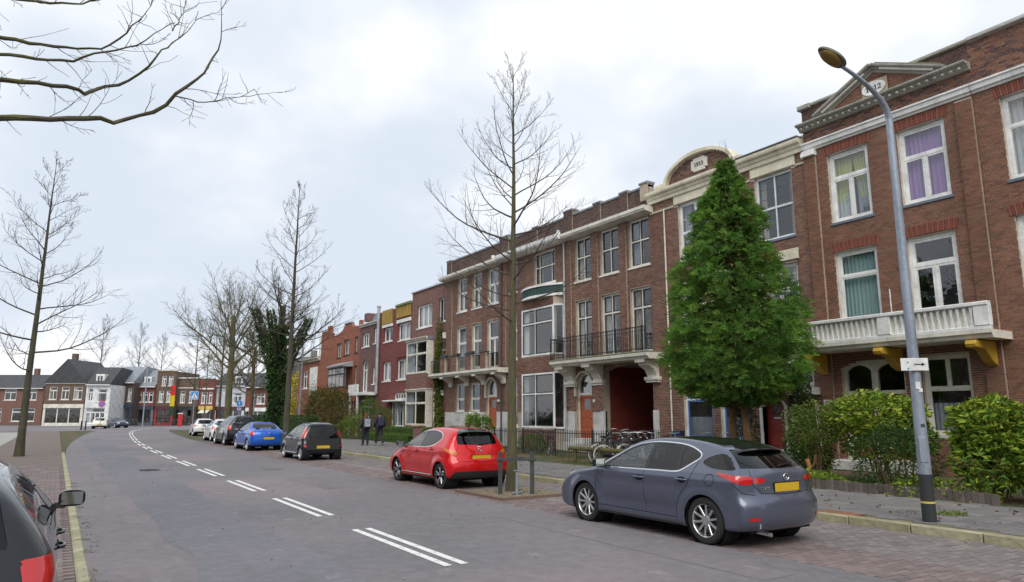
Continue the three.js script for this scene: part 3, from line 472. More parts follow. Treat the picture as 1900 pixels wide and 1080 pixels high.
// ---- house with the round gable and cream cornice, behind the conifer
{
  const h = new House('brick_house', 'brown brick house with round gable, cream cornice and blue framed windows behind the conifer', 21.43, 13.81);
  const wf = { frame: MAT.white, fw: 0.09, sill: MAT.greyBlue };
  h.win(19.8, 17.3, 7.95, 10.42, { ...wf, bands: [9.15], cols: [[0.33, 0.67], [0.33, 0.67]], lead: [[1, 3, 2]] });
  h.win(15.95, 14.38, 7.95, 10.4, { ...wf, bands: [9.15], cols: [[0.5], [0.5]], lead: [[1, 2, 3]], sash: MAT.greyBlue });
  h.win(19.8, 17.4, 4.3, 6.9, { ...wf, bands: [6.1], cols: [[0.5], [0.5]] }); h.win(16.0, 14.4, 4.4, 7.0, { ...wf, bands: [6.1], cols: [[0.5], [0.5]], lead: [[1, 2, 3]] });
  h.win(19.92, 18.46, 0.82, 3.3, { ...wf, sill: MAT.white, sash: MAT.blue, sashW: 0.06, bands: [2.36], lead: [[1, 3, 2]], curtain: { mat: CUR.grey, y1: 0.35 } });
  h.win(18.08, 16.75, 0.82, 3.3, { ...wf, sill: MAT.white, sash: MAT.blue, sashW: 0.06, bands: [2.36], lead: [[1, 3, 2]], curtain: { mat: CUR.grey, y1: 0.35 } });
  h.win(16.25, 14.1, 2.72, 3.45, { ...wf, cols: [[0.5]], lead: [[0, 6, 2]], sill: null });
  h.hole(16.2, 15.3, 0.6, 2.45, 0.35); h.hole(14.95, 14.1, 0.6, 2.45, 0.35);
  h.wall(11.4, MAT.mortarPale).shell(11.4); h.bricks({ h0: 0, h1: 10.35, cols: COL.B, pick: 300 }); h.bricks({ h0: 10.35, h1: 10.8, cols: COL.B, open: [{ u0: h.U(20), u1: h.U(17.1), h0: 10, h1: 11 }, { u0: h.U(16.1), u1: h.U(14.2), h0: 10, h1: 11 }] });
  for (const [l, r] of [[20, 17.1], [16.1, 14.2]]) h.part('frieze_panel', new G().cbox(h.U(l), h.U(r), 10.43, 10.86, -0.02, 0.05, 0.015), MAT.cream);
  h.part('string_course', new G().sweepX([[0, 10.36], [0.05, 10.36], [0.07, 10.42], [0, 10.46]], 0, h.U(20.02)).sweepX([[0, 10.36], [0.05, 10.36], [0.07, 10.42], [0, 10.46]], h.U(17.08), h.U(16.12)).sweepX([[0, 10.36], [0.05, 10.36], [0.07, 10.42], [0, 10.46]], h.U(14.18), h.U(13.82)), MAT.cream);
  h.part('cornice', new G().sweepX(cornice(11.26, 0.32, 0.46), -0.03, h.U(13.84)), MAT.cream); h.part('gutter', new G().cbox(h.U(16.5), h.U(13.84), 11.285, 11.33, -0.28, 0.36, 0.01), MAT.lead);
  // round gable with cream hood and date stone
  const u0 = h.U(20.4), u1 = h.U(16.6), c = (u0 + u1) / 2, w = (u1 - u0) / 2, ga = 1.1, yb = 11.28; const N = 28, arcP = (k, rad) => { const t = Math.PI * (1 - k / N); return [c + Math.cos(t) * (w - rad), yb + Math.sin(t) * (ga - rad)]; };
  const face = [], ringO = [], ringI = []; for (let k = 0; k <= N; k++) { face.push(arcP(k, 0.12)); ringO.push(arcP(k, 0)); ringI.push(arcP(k, 0.17)); }
  h.part('gable_wall', new G().ext(face, -0.25, 0.06), MAT.mortarPale);
  h.bricks({ h0: yb + 0.03, h1: yb + ga - 0.2, u0, u1, z: 0.06, cols: [...COL.Cdark, ...COL.B], open: [], inside: (y) => { const q = (y - yb) / (ga - 0.2); if (q >= 1) return null; const x = (w - 0.2) * Math.sqrt(1 - q * q); return [c - x, c + x]; } });
  h.part('gable_hood', new G().ext([...ringO, ...ringI.slice().reverse()], -0.28, 0.26, [], 0.02), MAT.cream);
  h.part('gable_scroll', new G().cbox(u0 - 0.45, u0 + 0.1, yb + 0.0, yb + 0.2, -0.25, 0.28, 0.03).cbox(u1 - 0.1, u1 + 0.3, yb + 0.0, yb + 0.2, -0.25, 0.28, 0.03), MAT.cream);
  { const p = sub('date_stone', h.g, c + 0.05, 11.78, 0.06); mesh('stone_block', new G().ext([[-0.42, -0.2], [-0.3, -0.2], [-0.3, -0.28], [0.3, -0.28], [0.3, -0.2], [0.42, -0.2], [0.42, 0.2], [0.3, 0.2], [0.3, 0.28], [-0.3, 0.28], [-0.3, 0.2], [-0.42, 0.2]], 0, 0.07, [], 0.012), MAT.creamPale, p); mesh('numerals', text('1913', 0.16).translate(0, 0, 0.072), MAT.slate, p); }
  h.part('window_head', new G().cbox(h.U(16.1), h.U(14.3), 7.08, 7.46, 0, 0.07, 0.015), MAT.cream); h.part('window_head', new G().cbox(h.U(19.9), h.U(17.3), 6.95, 7.3, 0, 0.07, 0.015), MAT.cream);
  h.part('window_head', new G().cbox(h.U(16.4), h.U(13.95), 3.5, 3.78, 0, 0.06, 0.015), MAT.cream);
  h.part('canopy', new G().sweepX([[0.01, 2.42], [0.75, 2.42], [0.78, 2.5], [0.85, 2.52], [0.85, 2.6], [0.01, 2.66]], h.U(16.35), h.U(13.85)), MAT.white);
  for (const [l, r] of [[16.2, 15.3], [14.95, 14.1]]) { const a = h.U(l), b = h.U(r), d = sub('door', h.g), z = -0.2; const g = new G().ext(House.outline({ u0: a, u1: b, h0: 0.6, h1: 2.45, arch: 0.35 }), z - 0.05, z, [House.outline({ u0: a + 0.28, u1: b - 0.28, h0: 1.75, h1: 2.25, arch: 0.1 }).reverse()]); for (const y of [0.7, 1.2]) g.cbox(a + 0.12, b - 0.12, y, y + 0.4, z - 0.01, z + 0.02, 0.012); mesh('leaf', g, MAT.doorRed, d); mesh('pane', new G().quad([a + 0.27, 1.74, z - 0.028], [b - 0.27, 1.74, z - 0.028], [b - 0.27, 2.26, z - 0.028], [a + 0.27, 2.26, z - 0.028]), MAT.glass, d); mesh('letter_slot', new G().cbox((a + b) / 2 - 0.14, (a + b) / 2 + 0.14, 1.62, 1.69, z, z + 0.015, 0.003), MAT.zinc, d); h.part('door_surround', new G().ext(House.outline({ u0: a - 0.12, u1: b + 0.12, h0: 0.4, h1: 2.41, arch: 0.36 }), -0.2, 0.03, [House.outline({ u0: a, u1: b, h0: 0.41, h1: 2.4, arch: 0.35 }).reverse()]), MAT.white); }
  h.part('step', new G().cbox(h.U(16.4), h.U(13.9), 0.1, 0.58, 0.01, 0.9, 0.02), MAT.stone);
  h.part('downpipe', new G().tube([[h.U(20.55), 0.2, 0.06], [h.U(20.55), 10.4, 0.06]], 0.035, 8), MAT.creamPale);
}
// ---- long grey-brown building with two balconies, the bay and the gateway
{
  const h = new House('brick_building', 'long three-storey brown brick building with gateway, curved bay and two balconies', 40.5, 21.44);
  const fr = { frame: MAT.creamPale, sash: MAT.slate, fw: 0.085, sashW: 0.045, sill: MAT.creamPale };
  const cur = [{ mat: CUR.beige, t0: 0, t1: 0.25 }, { mat: CUR.white, t0: 0.72, t1: 1 }, { mat: CUR.grey, t0: 0, t1: 0.5 }];
  const top = [[26.8, 25.56], [24.86, 23.55], [22.86, 21.55]], lft = [[39.08, 37.82], [37.16, 35.97], [35.29, 34.05]];
  top.forEach(([l, r], i) => { h.win(l, r, 8.24, 10.4, { ...fr, bands: [9.42], cols: [[0.5], [0.5]], curtain: i === 1 ? null : cur[i] }); h.win(l, r, 4.45, 7.28, { ...fr, sill: null, bands: [6.4], cols: [[0.5], [0.5]], sashW: 0.06, curtain: [cur[(i + 1) % 3], cur[0]] }); });
  const fw2 = { frame: MAT.creamPale, sash: MAT.white, fw: 0.085, sill: MAT.white };
  lft.forEach(([l, r], i) => { h.win(l, r, 8.22, 10.38, { ...fw2, bands: [9.4], cols: [[0.5], []], curtain: cur[i] }); h.win(l, r, i === 2 ? 4.45 : 4.55, 7.26, { ...fw2, bands: [6.2], cols: i === 2 ? [[0.5], []] : [[], []], curtain: cur[(i + 2) % 3] }); });
  h.win(32.78, 32.05, 8.58, 10.4, { ...fw2, bands: [9.5] }); h.win(32.8, 32.05, 4.8, 7.26, { ...fw2, bands: [6.4] }); h.win(32.8, 32.05, 1.15, 3.83, { ...fw2, bands: [2.85] });
  h.win(30.4, 28.45, 8.6, 10.36, { ...fw2, bands: [9.55], cols: [[0.2, 0.8], [0.2, 0.8]], sash: MAT.slate });
  h.hole(31.1, 27.95, 1.1, 3.85); h.hole(31.1, 27.95, 4.8, 7.2);
  h.hole(26.86, 25.66, 0.68, 3.75, 0.58); h.hole(24.72, 21.62, 0.1, 3.98, 0.22); h.hole(35.4, 34.24, 0.95, 3.83, 0.56);
  h.win(39.14, 38.0, 1.95, 3.7, { ...fw2, bands: [2.72], curtain: cur[1] }); h.win(37.35, 36.14, 1.95, 3.68, { ...fw2, bands: [2.72], curtain: cur[1] });
  h.wall(11.7, MAT.mortar); const w = h.U(21.44);
  // shell with an open passage behind the gateway
  { const g = new G(), ga = h.U(24.72), gb = h.U(21.62); g.box(0.004, 0.12, 0, 11.6, -8, -0.28).box(w - 0.12, w - 0.004, 0, 11.6, -8, -0.28).box(0.12, ga - 0.3, 0, 11.6, -8, -7.88).box(ga - 0.3, w - 0.12, 4.1, 11.6, -8, -7.88); h.part('side_walls', g, MAT.mortar); h.part('roof', new G().box(0, w, 11.45, 11.6, -8, -0.28), MAT.lead);
    const r = new G(); r.box(0.12, ga - 0.3, 0.1, 11.4, -4.2, -4.1).box(ga - 0.3, w - 0.12, 4.25, 11.4, -4.2, -4.1); for (const f of [0.65]) r.box(0.12, ga - 0.3, f - 0.25, f, -4.1, -0.285); for (const f of [4.2, 7.9]) r.box(0.12, w - 0.12, f - 0.25, f, -4.1, -0.285); h.part('room', r, MAT.room);
    const pr = withGrime(0.17, 0.028, 0.018, 0.7, 0.006), p = new G(); p.box(ga - 0.3, ga, 0, 3.95, -7.9, -0.285).box(gb, gb + 0.06, 0, 3.95, -7.9, -0.285).box(ga, gb, 0.1, 3.95, -7.95, -7.9); h.part('passage_wall', p, pr); h.part('passage_floor', new G().box(ga, gb, 0.05, 0.13, -7.9, 0), MAT.concrete); h.part('passage_ceiling', new G().box(ga - 0.3, gb + 0.06, 3.98, 4.08, -7.9, -0.285), MAT.stone);
    const d = sub('passage_door', h.g); mesh('leaf', new G().cbox(ga + 0.5, ga + 1.5, 0.13, 2.3, -7.9, -7.84, 0.01).cbox(ga + 1.54, ga + 2.5, 0.13, 2.3, -7.9, -7.84, 0.01), doorWood(0.12, 0.02, 0.015), d); }
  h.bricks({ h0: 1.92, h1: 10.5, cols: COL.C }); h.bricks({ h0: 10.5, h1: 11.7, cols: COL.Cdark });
  // plinth of pale render
  const gaps = [[26.98, 25.54], [24.8, 21.6], [35.5, 34.15], [32.9, 27.8]]; let u = 0; for (const [l, r] of gaps.slice().sort((a, b) => b[0] - a[0])) { h.part('plinth', new G().cbox(u, h.U(l), 0.0, 1.93, 0, 0.05, 0.01), MAT.stone); u = h.U(r); }
  // flat brick pilasters between the bays
  for (const [l, r] of [[40.45, 39.75], [33.75, 33.2], [27.5, 27.1], [25.42, 25.0], [23.4, 23.0], [21.45 + 0.02, 21.48]]) if (l - r > 0.1) { const a = h.U(l), b = h.U(r); h.part('pilaster', new G().box(a, b, 4.5, 10.4, 0.002, 0.07), MAT.mortar); h.bricks({ h0: 4.5, h1: 10.4, u0: a, u1: b, z: 0.07, cols: COL.C, open: [] }); }
  // eaves and parapet
  for (const [x0, x1] of [[-0.3, h.U(33.3)], [h.U(27.3), w + 0.2]]) h.part('eaves', new G().sweepX([[0, 10.44], [0.5, 10.5], [0.52, 10.56], [0.56, 10.58], [0.56, 10.72], [0, 10.74]], x0, x1), MAT.creamPale);
  h.part('eaves_white', new G().sweepX([[0, 10.46], [0.66, 10.5], [0.72, 10.58], [0.74, 10.76], [0, 10.78]], h.U(33.3), h.U(27.3)), MAT.white);
  h.part('vent_cap', new G().cbox(h.U(27.6), h.U(27.45), 10.8, 11.0, 0.4, 0.55, 0.02), MAT.white); h.part('vent_cap', new G().cbox(h.U(34.0), h.U(33.85), 10.74, 10.94, 0.4, 0.55, 0.02), MAT.white);
  h.part('coping', new G().cbox(-0.05, w - 0.02, 11.7, 11.8, -0.3, 0.06, 0.015), MAT.lead);
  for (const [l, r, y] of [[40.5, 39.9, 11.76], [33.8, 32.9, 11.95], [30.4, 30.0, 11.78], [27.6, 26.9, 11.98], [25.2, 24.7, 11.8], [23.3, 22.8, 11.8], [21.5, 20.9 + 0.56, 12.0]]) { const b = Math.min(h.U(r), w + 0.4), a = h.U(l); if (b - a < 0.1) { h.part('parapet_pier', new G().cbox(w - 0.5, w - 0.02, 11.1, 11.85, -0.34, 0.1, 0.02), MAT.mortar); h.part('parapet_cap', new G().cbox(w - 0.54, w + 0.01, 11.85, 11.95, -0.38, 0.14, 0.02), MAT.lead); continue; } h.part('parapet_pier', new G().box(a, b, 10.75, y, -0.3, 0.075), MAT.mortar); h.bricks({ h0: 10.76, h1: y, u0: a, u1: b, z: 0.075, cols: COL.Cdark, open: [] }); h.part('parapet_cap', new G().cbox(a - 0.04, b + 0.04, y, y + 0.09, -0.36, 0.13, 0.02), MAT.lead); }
  h.part('downpipe', new G().tube([[h.U(27.55), 0.3, 0.12], [h.U(27.55), 10.45, 0.12]], 0.05, 8), MAT.zinc);
  for (const y of [2.2, 5.2, 7.8]) h.part('pipe_bracket', new G().cbox(h.U(27.55) - 0.08, h.U(27.55) + 0.08, y, y + 0.05, 0.0, 0.18, 0.01), MAT.zinc);
  h.part('downpipe', new G().tube([[h.U(33.55), 0.3, 0.12], [h.U(33.55), 10.45, 0.12]], 0.045, 8), MAT.slate);
  // right balcony: slab, deep corbels, iron railing
  const bz = 1.05; { const bal = sub('balcony', h.g), a = h.U(27.65), b = h.U(20.9); mesh('slab', new G().sweepX([[0.01, 4.05], [bz - 0.18, 4.05], [bz - 0.14, 4.14], [bz - 0.02, 4.17], [bz, 4.3], [0.01, 4.32]], a, b), MAT.creamPale, bal); mesh('slab_moss', new G().cbox(a + 0.03, b - 0.03, 4.32, 4.37, 0.1, bz - 0.02, 0.015), withGrime(0.2, 0.21, 0.13, 1, 0.02), bal);
    for (const s of [27.15, 25.1, 21.5]) { const c = mesh('corbel', new G().ext([[0, 3.1], [0.1, 3.1], [0.16, 3.4], [0.3, 3.62], [0.62, 3.8], [0.66, 3.92], [0.86, 3.92], [0.86, 4.05], [0, 4.05]], -0.3, 0.3, [], 0.02), MAT.creamPale, bal); c.rotation.y = -Math.PI / 2; c.position.set(h.U(s), 0, 0.004); mesh('capital', new G().cbox(h.U(s) - 0.42, h.U(s) + 0.42, 3.2, 3.34, -0.02, 0.24, 0.02).cbox(h.U(s) - 0.38, h.U(s) + 0.38, 3.1, 3.2, -0.02, 0.18, 0.02), MAT.creamPale, bal); }
    const rail = mesh('handrail', new G().cbox(a + 0.04, b - 0.04, 5.36, 5.4, bz - 0.1, bz - 0.05, 0.006).cbox(a + 0.04, b - 0.04, 4.46, 4.49, bz - 0.09, bz - 0.06, 0.006).cbox(a + 0.03, a + 0.08, 5.36, 5.4, 0.02, bz - 0.1, 0.006).cbox(a + 0.04, b - 0.04, 5.2, 5.225, bz - 0.09, bz - 0.065, 0.006), MAT.iron, bal);
    const bg = new G().box(-0.008, 0.008, 4.37, 5.36, -0.008, 0.008).geo(); for (let x = a + 0.06; x < b - 0.02; x += 0.115) { const m = mesh('railing_bar', bg, MAT.iron, bal); m.position.set(x, 0, bz - 0.075); } for (let z = 0.1; z < bz - 0.15; z += 0.13) { const m = mesh('railing_bar', bg, MAT.iron, bal); m.position.set(a + 0.055, 0, z); }
    for (let x = a + 0.06; x < b; x += 1.6) mesh('railing_post', new G().cbox(x - 0.02, x + 0.02, 4.37, 5.45, bz - 0.095, bz - 0.055, 0.005), MAT.iron, bal); }
  // left balcony with brick piers
  { const bal = sub('balcony', h.g), a = -0.85, b = h.U(32.9), z1 = 0.9; mesh('slab', new G().sweepX([[0.01, 4.1], [z1 - 0.15, 4.1], [z1 - 0.1, 4.2], [z1, 4.22], [z1, 4.36], [0.01, 4.38]], a, b), MAT.creamPale, bal);
    for (const s of [39.7, 37.6, 35.6, 33.4]) { const c = mesh('corbel', new G().ext([[0, 3.5], [0.12, 3.5], [0.2, 3.75], [0.5, 3.92], [0.55, 4.0], [0.8, 4.0], [0.8, 4.1], [0, 4.1]], -0.2, 0.2, [], 0.02), MAT.creamPale, bal); c.rotation.y = -Math.PI / 2; c.position.set(h.U(s), 0, 0.004); }
    const pier = [[39.75, 39.0], [38.3, 37.45], [36.5, 35.65], [34.7, 33.95]]; for (const [l, r] of pier) { const x0 = h.U(l), x1 = h.U(r) - 0.15; mesh('pier', new G().box(x0, x1, 4.38, 5.3, z1 - 0.3, z1 - 0.06), MAT.mortar, bal); h.bricks({ h0: 4.38, h1: 5.3, u0: x0, u1: x1, z: z1 - 0.06, cols: COL.C, open: [], parent: bal }); mesh('pier_cap', new G().cbox(x0 - 0.04, x1 + 0.04, 5.3, 5.36, z1 - 0.34, z1, 0.01), MAT.slate, bal); }
    const bg = new G().box(-0.009, 0.009, 4.38, 5.2, -0.009, 0.009).geo(); const rl = new G().cbox(a + 0.05, b - 0.05, 5.18, 5.22, z1 - 0.2, z1 - 0.16, 0.006); mesh('handrail', rl, MAT.iron, bal); for (let x = a + 0.08; x < b; x += 0.13) { if (pier.some(([l, r]) => x > h.U(l) && x < h.U(r) - 0.15)) continue; const m = mesh('railing_bar', bg, MAT.iron, bal); m.position.set(x, 0, z1 - 0.18); }
    for (const x of [h.U(39.4), h.U(37.9), h.U(36.1)]) { const f = mesh('flower_box', new G().cbox(x - 0.4, x + 0.4, 5.36, 5.48, z1 - 0.3, z1 - 0.1, 0.02), MAT.slate, bal); } }
  // projecting bay through two storeys with slanted cheeks; curved green balcony panel above
  { const bay = sub('bay', h.g), a = h.U(31.35), b = h.U(27.75), d = 0.42, c = 0.35, P = [[a, 0], [a + c, d], [b - c, d], [b, 0]]; const front = (y0, y1, z = d) => new G().ext([[P[0][0], -0.02], [P[1][0], z], [P[2][0], z], [P[3][0], -0.02]].map(([x, zz]) => [x, -zz]), y0, y1).geo().rotateX(-Math.PI / 2);
    const seg = (y0, y1) => { const m = mesh('bay_wall', front(y0, y1, d - 0.005), MAT.mortar, bay); h.bricks({ h0: y0, h1: y1, u0: a + c, u1: b - c, z: d, cols: COL.C, open: [], parent: bay }); };
    seg(0.1, 1.1); seg(3.9, 4.75); seg(7.3, 7.75);
    for (const [y0, y1, t, ar] of [[1.12, 3.88, 2.82, 0], [4.78, 7.28, 6.48, 0]]) makeWindow(bay, a + c + 0.02, b - c - 0.02, y0, y1, { frame: MAT.white, sash: MAT.slate, fw: 0.085, z: d, bands: [t], cols: [[0.43], [0.43]], sill: MAT.white, sashW: 0.05, curtain: y0 > 3 ? [{ mat: CUR.white, t0: 0, t1: 0.16 }, { mat: CUR.beige, t0: 0.86, t1: 1 }] : [{ mat: CUR.grey, t0: 0.03, t1: 0.14 }] });
    for (const [x0, x1, s] of [[a, a + c, 1], [b - c, b, -1]]) for (const [y0, y1] of [[1.1, 3.9], [4.75, 7.3]]) { const ln = Math.hypot(c, d), gsub = sub('cheek', bay, s > 0 ? x0 : x1, 0, 0, s > 0 ? -Math.atan2(d, c) : Math.PI + Math.atan2(d, c)); const fgm = new G().box(0, 0.07, y0, y1, -0.06, 0).box(ln - 0.05, ln, y0, y1, -0.06, 0).box(0.07, ln - 0.05, y0, y0 + 0.08, -0.06, 0).box(0.07, ln - 0.05, y1 - 0.08, y1, -0.06, 0); mesh('frame', fgm, MAT.white, gsub); mesh('pane', new G().quad([0.07, y0 + 0.08, -0.03], [ln - 0.05, y0 + 0.08, -0.03], [ln - 0.05, y1 - 0.08, -0.03], [0.07, y1 - 0.08, -0.03]), MAT.glass, gsub); }
    const N = 14, arc = (r, y0, y1, zoff = 0) => { const pts = []; for (let i = 0; i <= N; i++) { const t = i / N, x = lerp(a - 0.1, b + 0.1, t), z = (1 - Math.pow(2 * t - 1, 2)) * 0.62 * r + 0.12 + zoff; pts.push([x, -z]); } pts.push([b + 0.1, 0.02], [a - 0.1, 0.02]); return new G().ext(pts, y0, y1, [], 0).geo().rotateX(-Math.PI / 2); };
    mesh('panel', arc(1, 7.85, 8.28), MAT.greenDark, bay); mesh('panel_base', arc(1.05, 7.74, 7.86, 0.04), MAT.white, bay); mesh('panel_top', arc(1.05, 8.28, 8.38, 0.05), MAT.white, bay);
    for (let i = 1; i < 2 * N; i++) { const t = i / (2 * N), x = lerp(a - 0.1, b + 0.1, t), z = (1 - Math.pow(2 * t - 1, 2)) * 0.62 + 0.12; mesh('panel_batten', new G().box(x - 0.018, x + 0.018, 7.87, 8.27, z - 0.01, z + 0.022), MAT.greenDark, bay); } }
  // doors with round fanlights, set back in their arches
  for (const [l, r, y0, yd, y1, m] of [[26.86, 25.66, 0.68, 2.75, 3.75, MAT.doorOrange], [35.4, 34.24, 0.95, 2.85, 3.83, MAT.doorOrange]]) { const a = h.U(l), b = h.U(r), z = -0.14, g = sub('doorway', h.g), ar = (b - a) / 2 - 0.02; mesh('frame', new G().ext(House.outline({ u0: a, u1: b, h0: y0, h1: y1, arch: ar }), z - 0.1, z + 0.02, [House.outline({ u0: a + 0.09, u1: b - 0.09, h0: yd + 0.05, h1: y1 - 0.09, arch: ar - 0.09 }).reverse(), House.outline({ u0: a + 0.09, u1: b - 0.09, h0: y0 + 0.01, h1: yd - 0.05, arch: 0 }).reverse()]), MAT.creamPale, g); mesh('fanlight', new G().ext(House.outline({ u0: a + 0.08, u1: b - 0.08, h0: yd + 0.04, h1: y1 - 0.08, arch: ar - 0.08 }), z - 0.06, z - 0.05), MAT.glass, g); panelDoor(g, a + 0.1, b - 0.1, y0 + 0.01, yd - 0.05, m, z - 0.02, 0.35, 'leaf'); h.part('arch_moulding', new G().ext(House.outline({ u0: a - 0.09, u1: b + 0.09, h0: yd - 0.1, h1: y1 + 0.09, arch: ar + 0.09 }), 0, 0.07, [House.outline({ u0: a, u1: b, h0: yd - 0.09, h1: y1, arch: ar }).reverse()]), MAT.creamPale); h.part('step', new G().cbox(a - 0.15, b + 0.15, 0.1, y0 - 0.2, -0.1, 0.75, 0.015).cbox(a - 0.1, b + 0.1, y0 - 0.2, y0, -0.1, 0.4, 0.015), MAT.stone); }
  for (const [l, r] of [[21.6, 21.3], [25.0, 24.72]]) h.part('gate_jamb', new G().cbox(h.U(l), h.U(r), 0.05, 1.95, -0.1, 0.09, 0.015), MAT.stone);
  h.part('gate_pier', new G().box(h.U(25.55), h.U(24.73), 1.95, 3.1, 0.004, 0.1), MAT.mortar); h.bricks({ h0: 1.95, h1: 3.1, u0: h.U(25.55), u1: h.U(24.73), z: 0.1, cols: COL.C, open: [] });
  for (const [s, y] of [[25.4, 2.35], [33.9, 2.5]]) h.part('number_plate', new G().cbox(h.U(s) - 0.07, h.U(s) + 0.07, y, y + 0.12, 0, 0.13, 0.005), MAT.white);
}
// ---------------------------------------------------------------- houses further along, too far for single bricks
const FB = { e: brickTex(0.19, 0.085, 0.068, 0.2, 0.15, 0.13, 3), f: brickTex(0.2, 0.05, 0.045, 0.16, 0.08, 0.07, 5), g: brickTex(0.16, 0.075, 0.068, 0.2, 0.14, 0.13, 7), h: brickTex(0.29, 0.088, 0.05, 0.26, 0.13, 0.09, 11), k: brickTex(0.09, 0.065, 0.055, 0.1, 0.08, 0.07, 13), o: brickTex(0.13, 0.085, 0.06, 0.14, 0.1, 0.08, 17) };
{ // brick house with the two-storey bay and ivy strip
  const h = new House('bay_house', 'flat-roofed brown brick house with two-storey cream bay window and ivy', 46.0, 40.52), f = { frame: MAT.white, fw: 0.08, sill: MAT.white };
  h.win(45.15, 42.73, 7.8, 9.42, { ...f, cols: [[0.33, 0.67]], curtain: { mat: CUR.white, t1: 0.9 } }); h.win(41.72, 40.74, 7.9, 9.5, { ...f, sash: MAT.slate, cols: [[0.5]] }); h.win(41.66, 40.7, 4.9, 6.66, { ...f, sash: MAT.slate, bands: [6.0] });
  h.hole(45.7, 42.8, 4.6, 6.8); h.hole(45.7, 42.8, 1.1, 3.4); h.hole(41.7, 40.9, 0.5, 3.2, 0.3);
  h.wall(10.45, FB.e).shell(10.45, 8, [0.65, 4.0, 7.4], FB.e); h.part('coping', new G().cbox(-0.06, h.U(40.5), 10.45, 10.56, -0.3, 0.1, 0.015), MAT.zinc);
  const bay = sub('bay', h.g), a = h.U(45.7), b = h.U(42.4), d = 0.5; for (const [y0, y1] of [[0.1, 1.05], [3.5, 4.55]]) mesh('bay_wall', new G().box(a, b, y0, y1, 0.002, d), FB.e, bay);
  for (const [y0, y1, t] of [[1.06, 3.45, 2.55], [4.56, 6.8, 5.9]]) { makeWindow(bay, a, b, y0, y1, { frame: MAT.creamPale, z: d, fw: 0.09, bands: [t], cols: [[0.5], [0.5]], sill: MAT.white, curtain: { mat: CUR.grey, t0: 0.05, t1: 0.3 } }); for (const x of [a, b - 0.07]) mesh('cheek', new G().box(x, x + 0.07, y0, y1, 0.002, d - 0.08), MAT.creamPale, bay); }
  mesh('bay_cornice', new G().sweepX(cornice(7.0, 0.2, 0.18).map(([o, y]) => [o + d, y]), a - 0.08, b + 0.08), MAT.creamPale, bay); mesh('bay_roof', new G().box(a - 0.06, b + 0.06, 6.82, 7.02, 0.002, d), MAT.lead, bay); mesh('bay_cornice', new G().box(a - 0.04, b + 0.04, 3.45, 3.52, 0.002, d + 0.06), MAT.creamPale, bay);
  h.part('corbel_stone', new G().cbox(h.U(40.75), h.U(40.53), 6.7, 7.1, 0, 0.2, 0.03), MAT.creamPale);
  panelDoor(h.g, h.U(41.66), h.U(40.94), 0.5, 2.6, MAT.doorOrange, -0.15); h.part('door_surround', new G().cbox(h.U(41.95), h.U(41.7), 0.1, 3.0, 0, 0.18, 0.02).ext([[h.U(41.95), 3.0], [h.U(40.7), 3.0], [h.U(40.85), 3.35], [h.U(41.1), 3.35], [h.U(41.3), 4.0], [h.U(41.5), 3.35], [h.U(41.85), 3.3]], 0, 0.2, [], 0.02), MAT.creamPale);
}
{ // red house with the yellow panels
  const h = new House('red_house', 'dark red house with ochre yellow top panels and white window lintels', 52.1, 46.02), f = { frame: MAT.white, fw: 0.08, sill: MAT.white };
  h.win(51.2, 49.5, 7.35, 8.45, { ...f, cols: [[0.5]] }); h.win(48.42, 46.22, 7.22, 8.5, { ...f, curtain: { mat: CUR.white }, cols: [[0.5]] }); h.win(51.2, 49.62, 4.32, 5.8, { ...f, curtain: { mat: CUR.white }, cols: [[0.5]] }); h.win(48.46, 46.28, 4.32, 5.82, { ...f, cols: [[0.5]], curtain: { mat: CUR.white, t1: 0.6 } });
  h.win(48.9, 46.5, 2.85, 3.35, { ...f, cols: [[0.2, 0.4, 0.6, 0.8]], sill: null }); h.win(49.4, 46.42, 0.9, 2.7, { ...f, cols: [[0.33, 0.66]], curtain: { mat: CUR.white, t1: 0.4 } });
  h.wall(9.8, FB.f).shell(9.8, 8, [0.65, 4.0, 7.0], FB.f); const yel = withGrime(0.35, 0.23, 0.05, 0.8, 0.006);
  h.part('yellow_panel', new G().cbox(h.U(51.4), h.U(49.5), 8.72, 9.85, 0, 0.12, 0.02), yel); for (let i = 0; i < 8; i++) h.part('panel_flute', new G().cbox(h.U(48.62) + i * 0.325, h.U(48.62) + i * 0.325 + 0.24, 8.92, 9.78, 0, 0.14, 0.04), yel); h.part('panel_cap', new G().cbox(h.U(48.7), h.U(46.03), 9.78, 9.98, -0.2, 0.2, 0.03), withGrime(0.18, 0.2, 0.1, 1, 0.02));
  h.part('lintel', new G().cbox(h.U(51.4), h.U(49.45), 8.48, 8.7, 0, 0.1, 0.015), MAT.white); h.part('lintel', new G().cbox(h.U(48.6), h.U(46.1), 8.53, 8.8, 0, 0.1, 0.015), MAT.white);
  for (let i = 0; i < 9; i++) h.part('red_flute', new G().cbox(h.U(48.45) + i * 0.245, h.U(48.45) + i * 0.245 + 0.17, 5.95, 7.1, 0, 0.09, 0.03), FB.f);
  h.part('canopy', new G().cbox(h.U(50.0), h.U(46.3), 2.72, 2.84, 0, 0.5, 0.02), MAT.white); h.part('flue_pipe', new G().tube([[h.U(52.0), 3.4, 0.16], [h.U(52.0), 10.2, 0.16]], 0.13, 10).tube([[h.U(52.0), 10.2, 0.16], [h.U(52.0), 10.35, 0.16]], 0.17, 10), MAT.zinc);
}
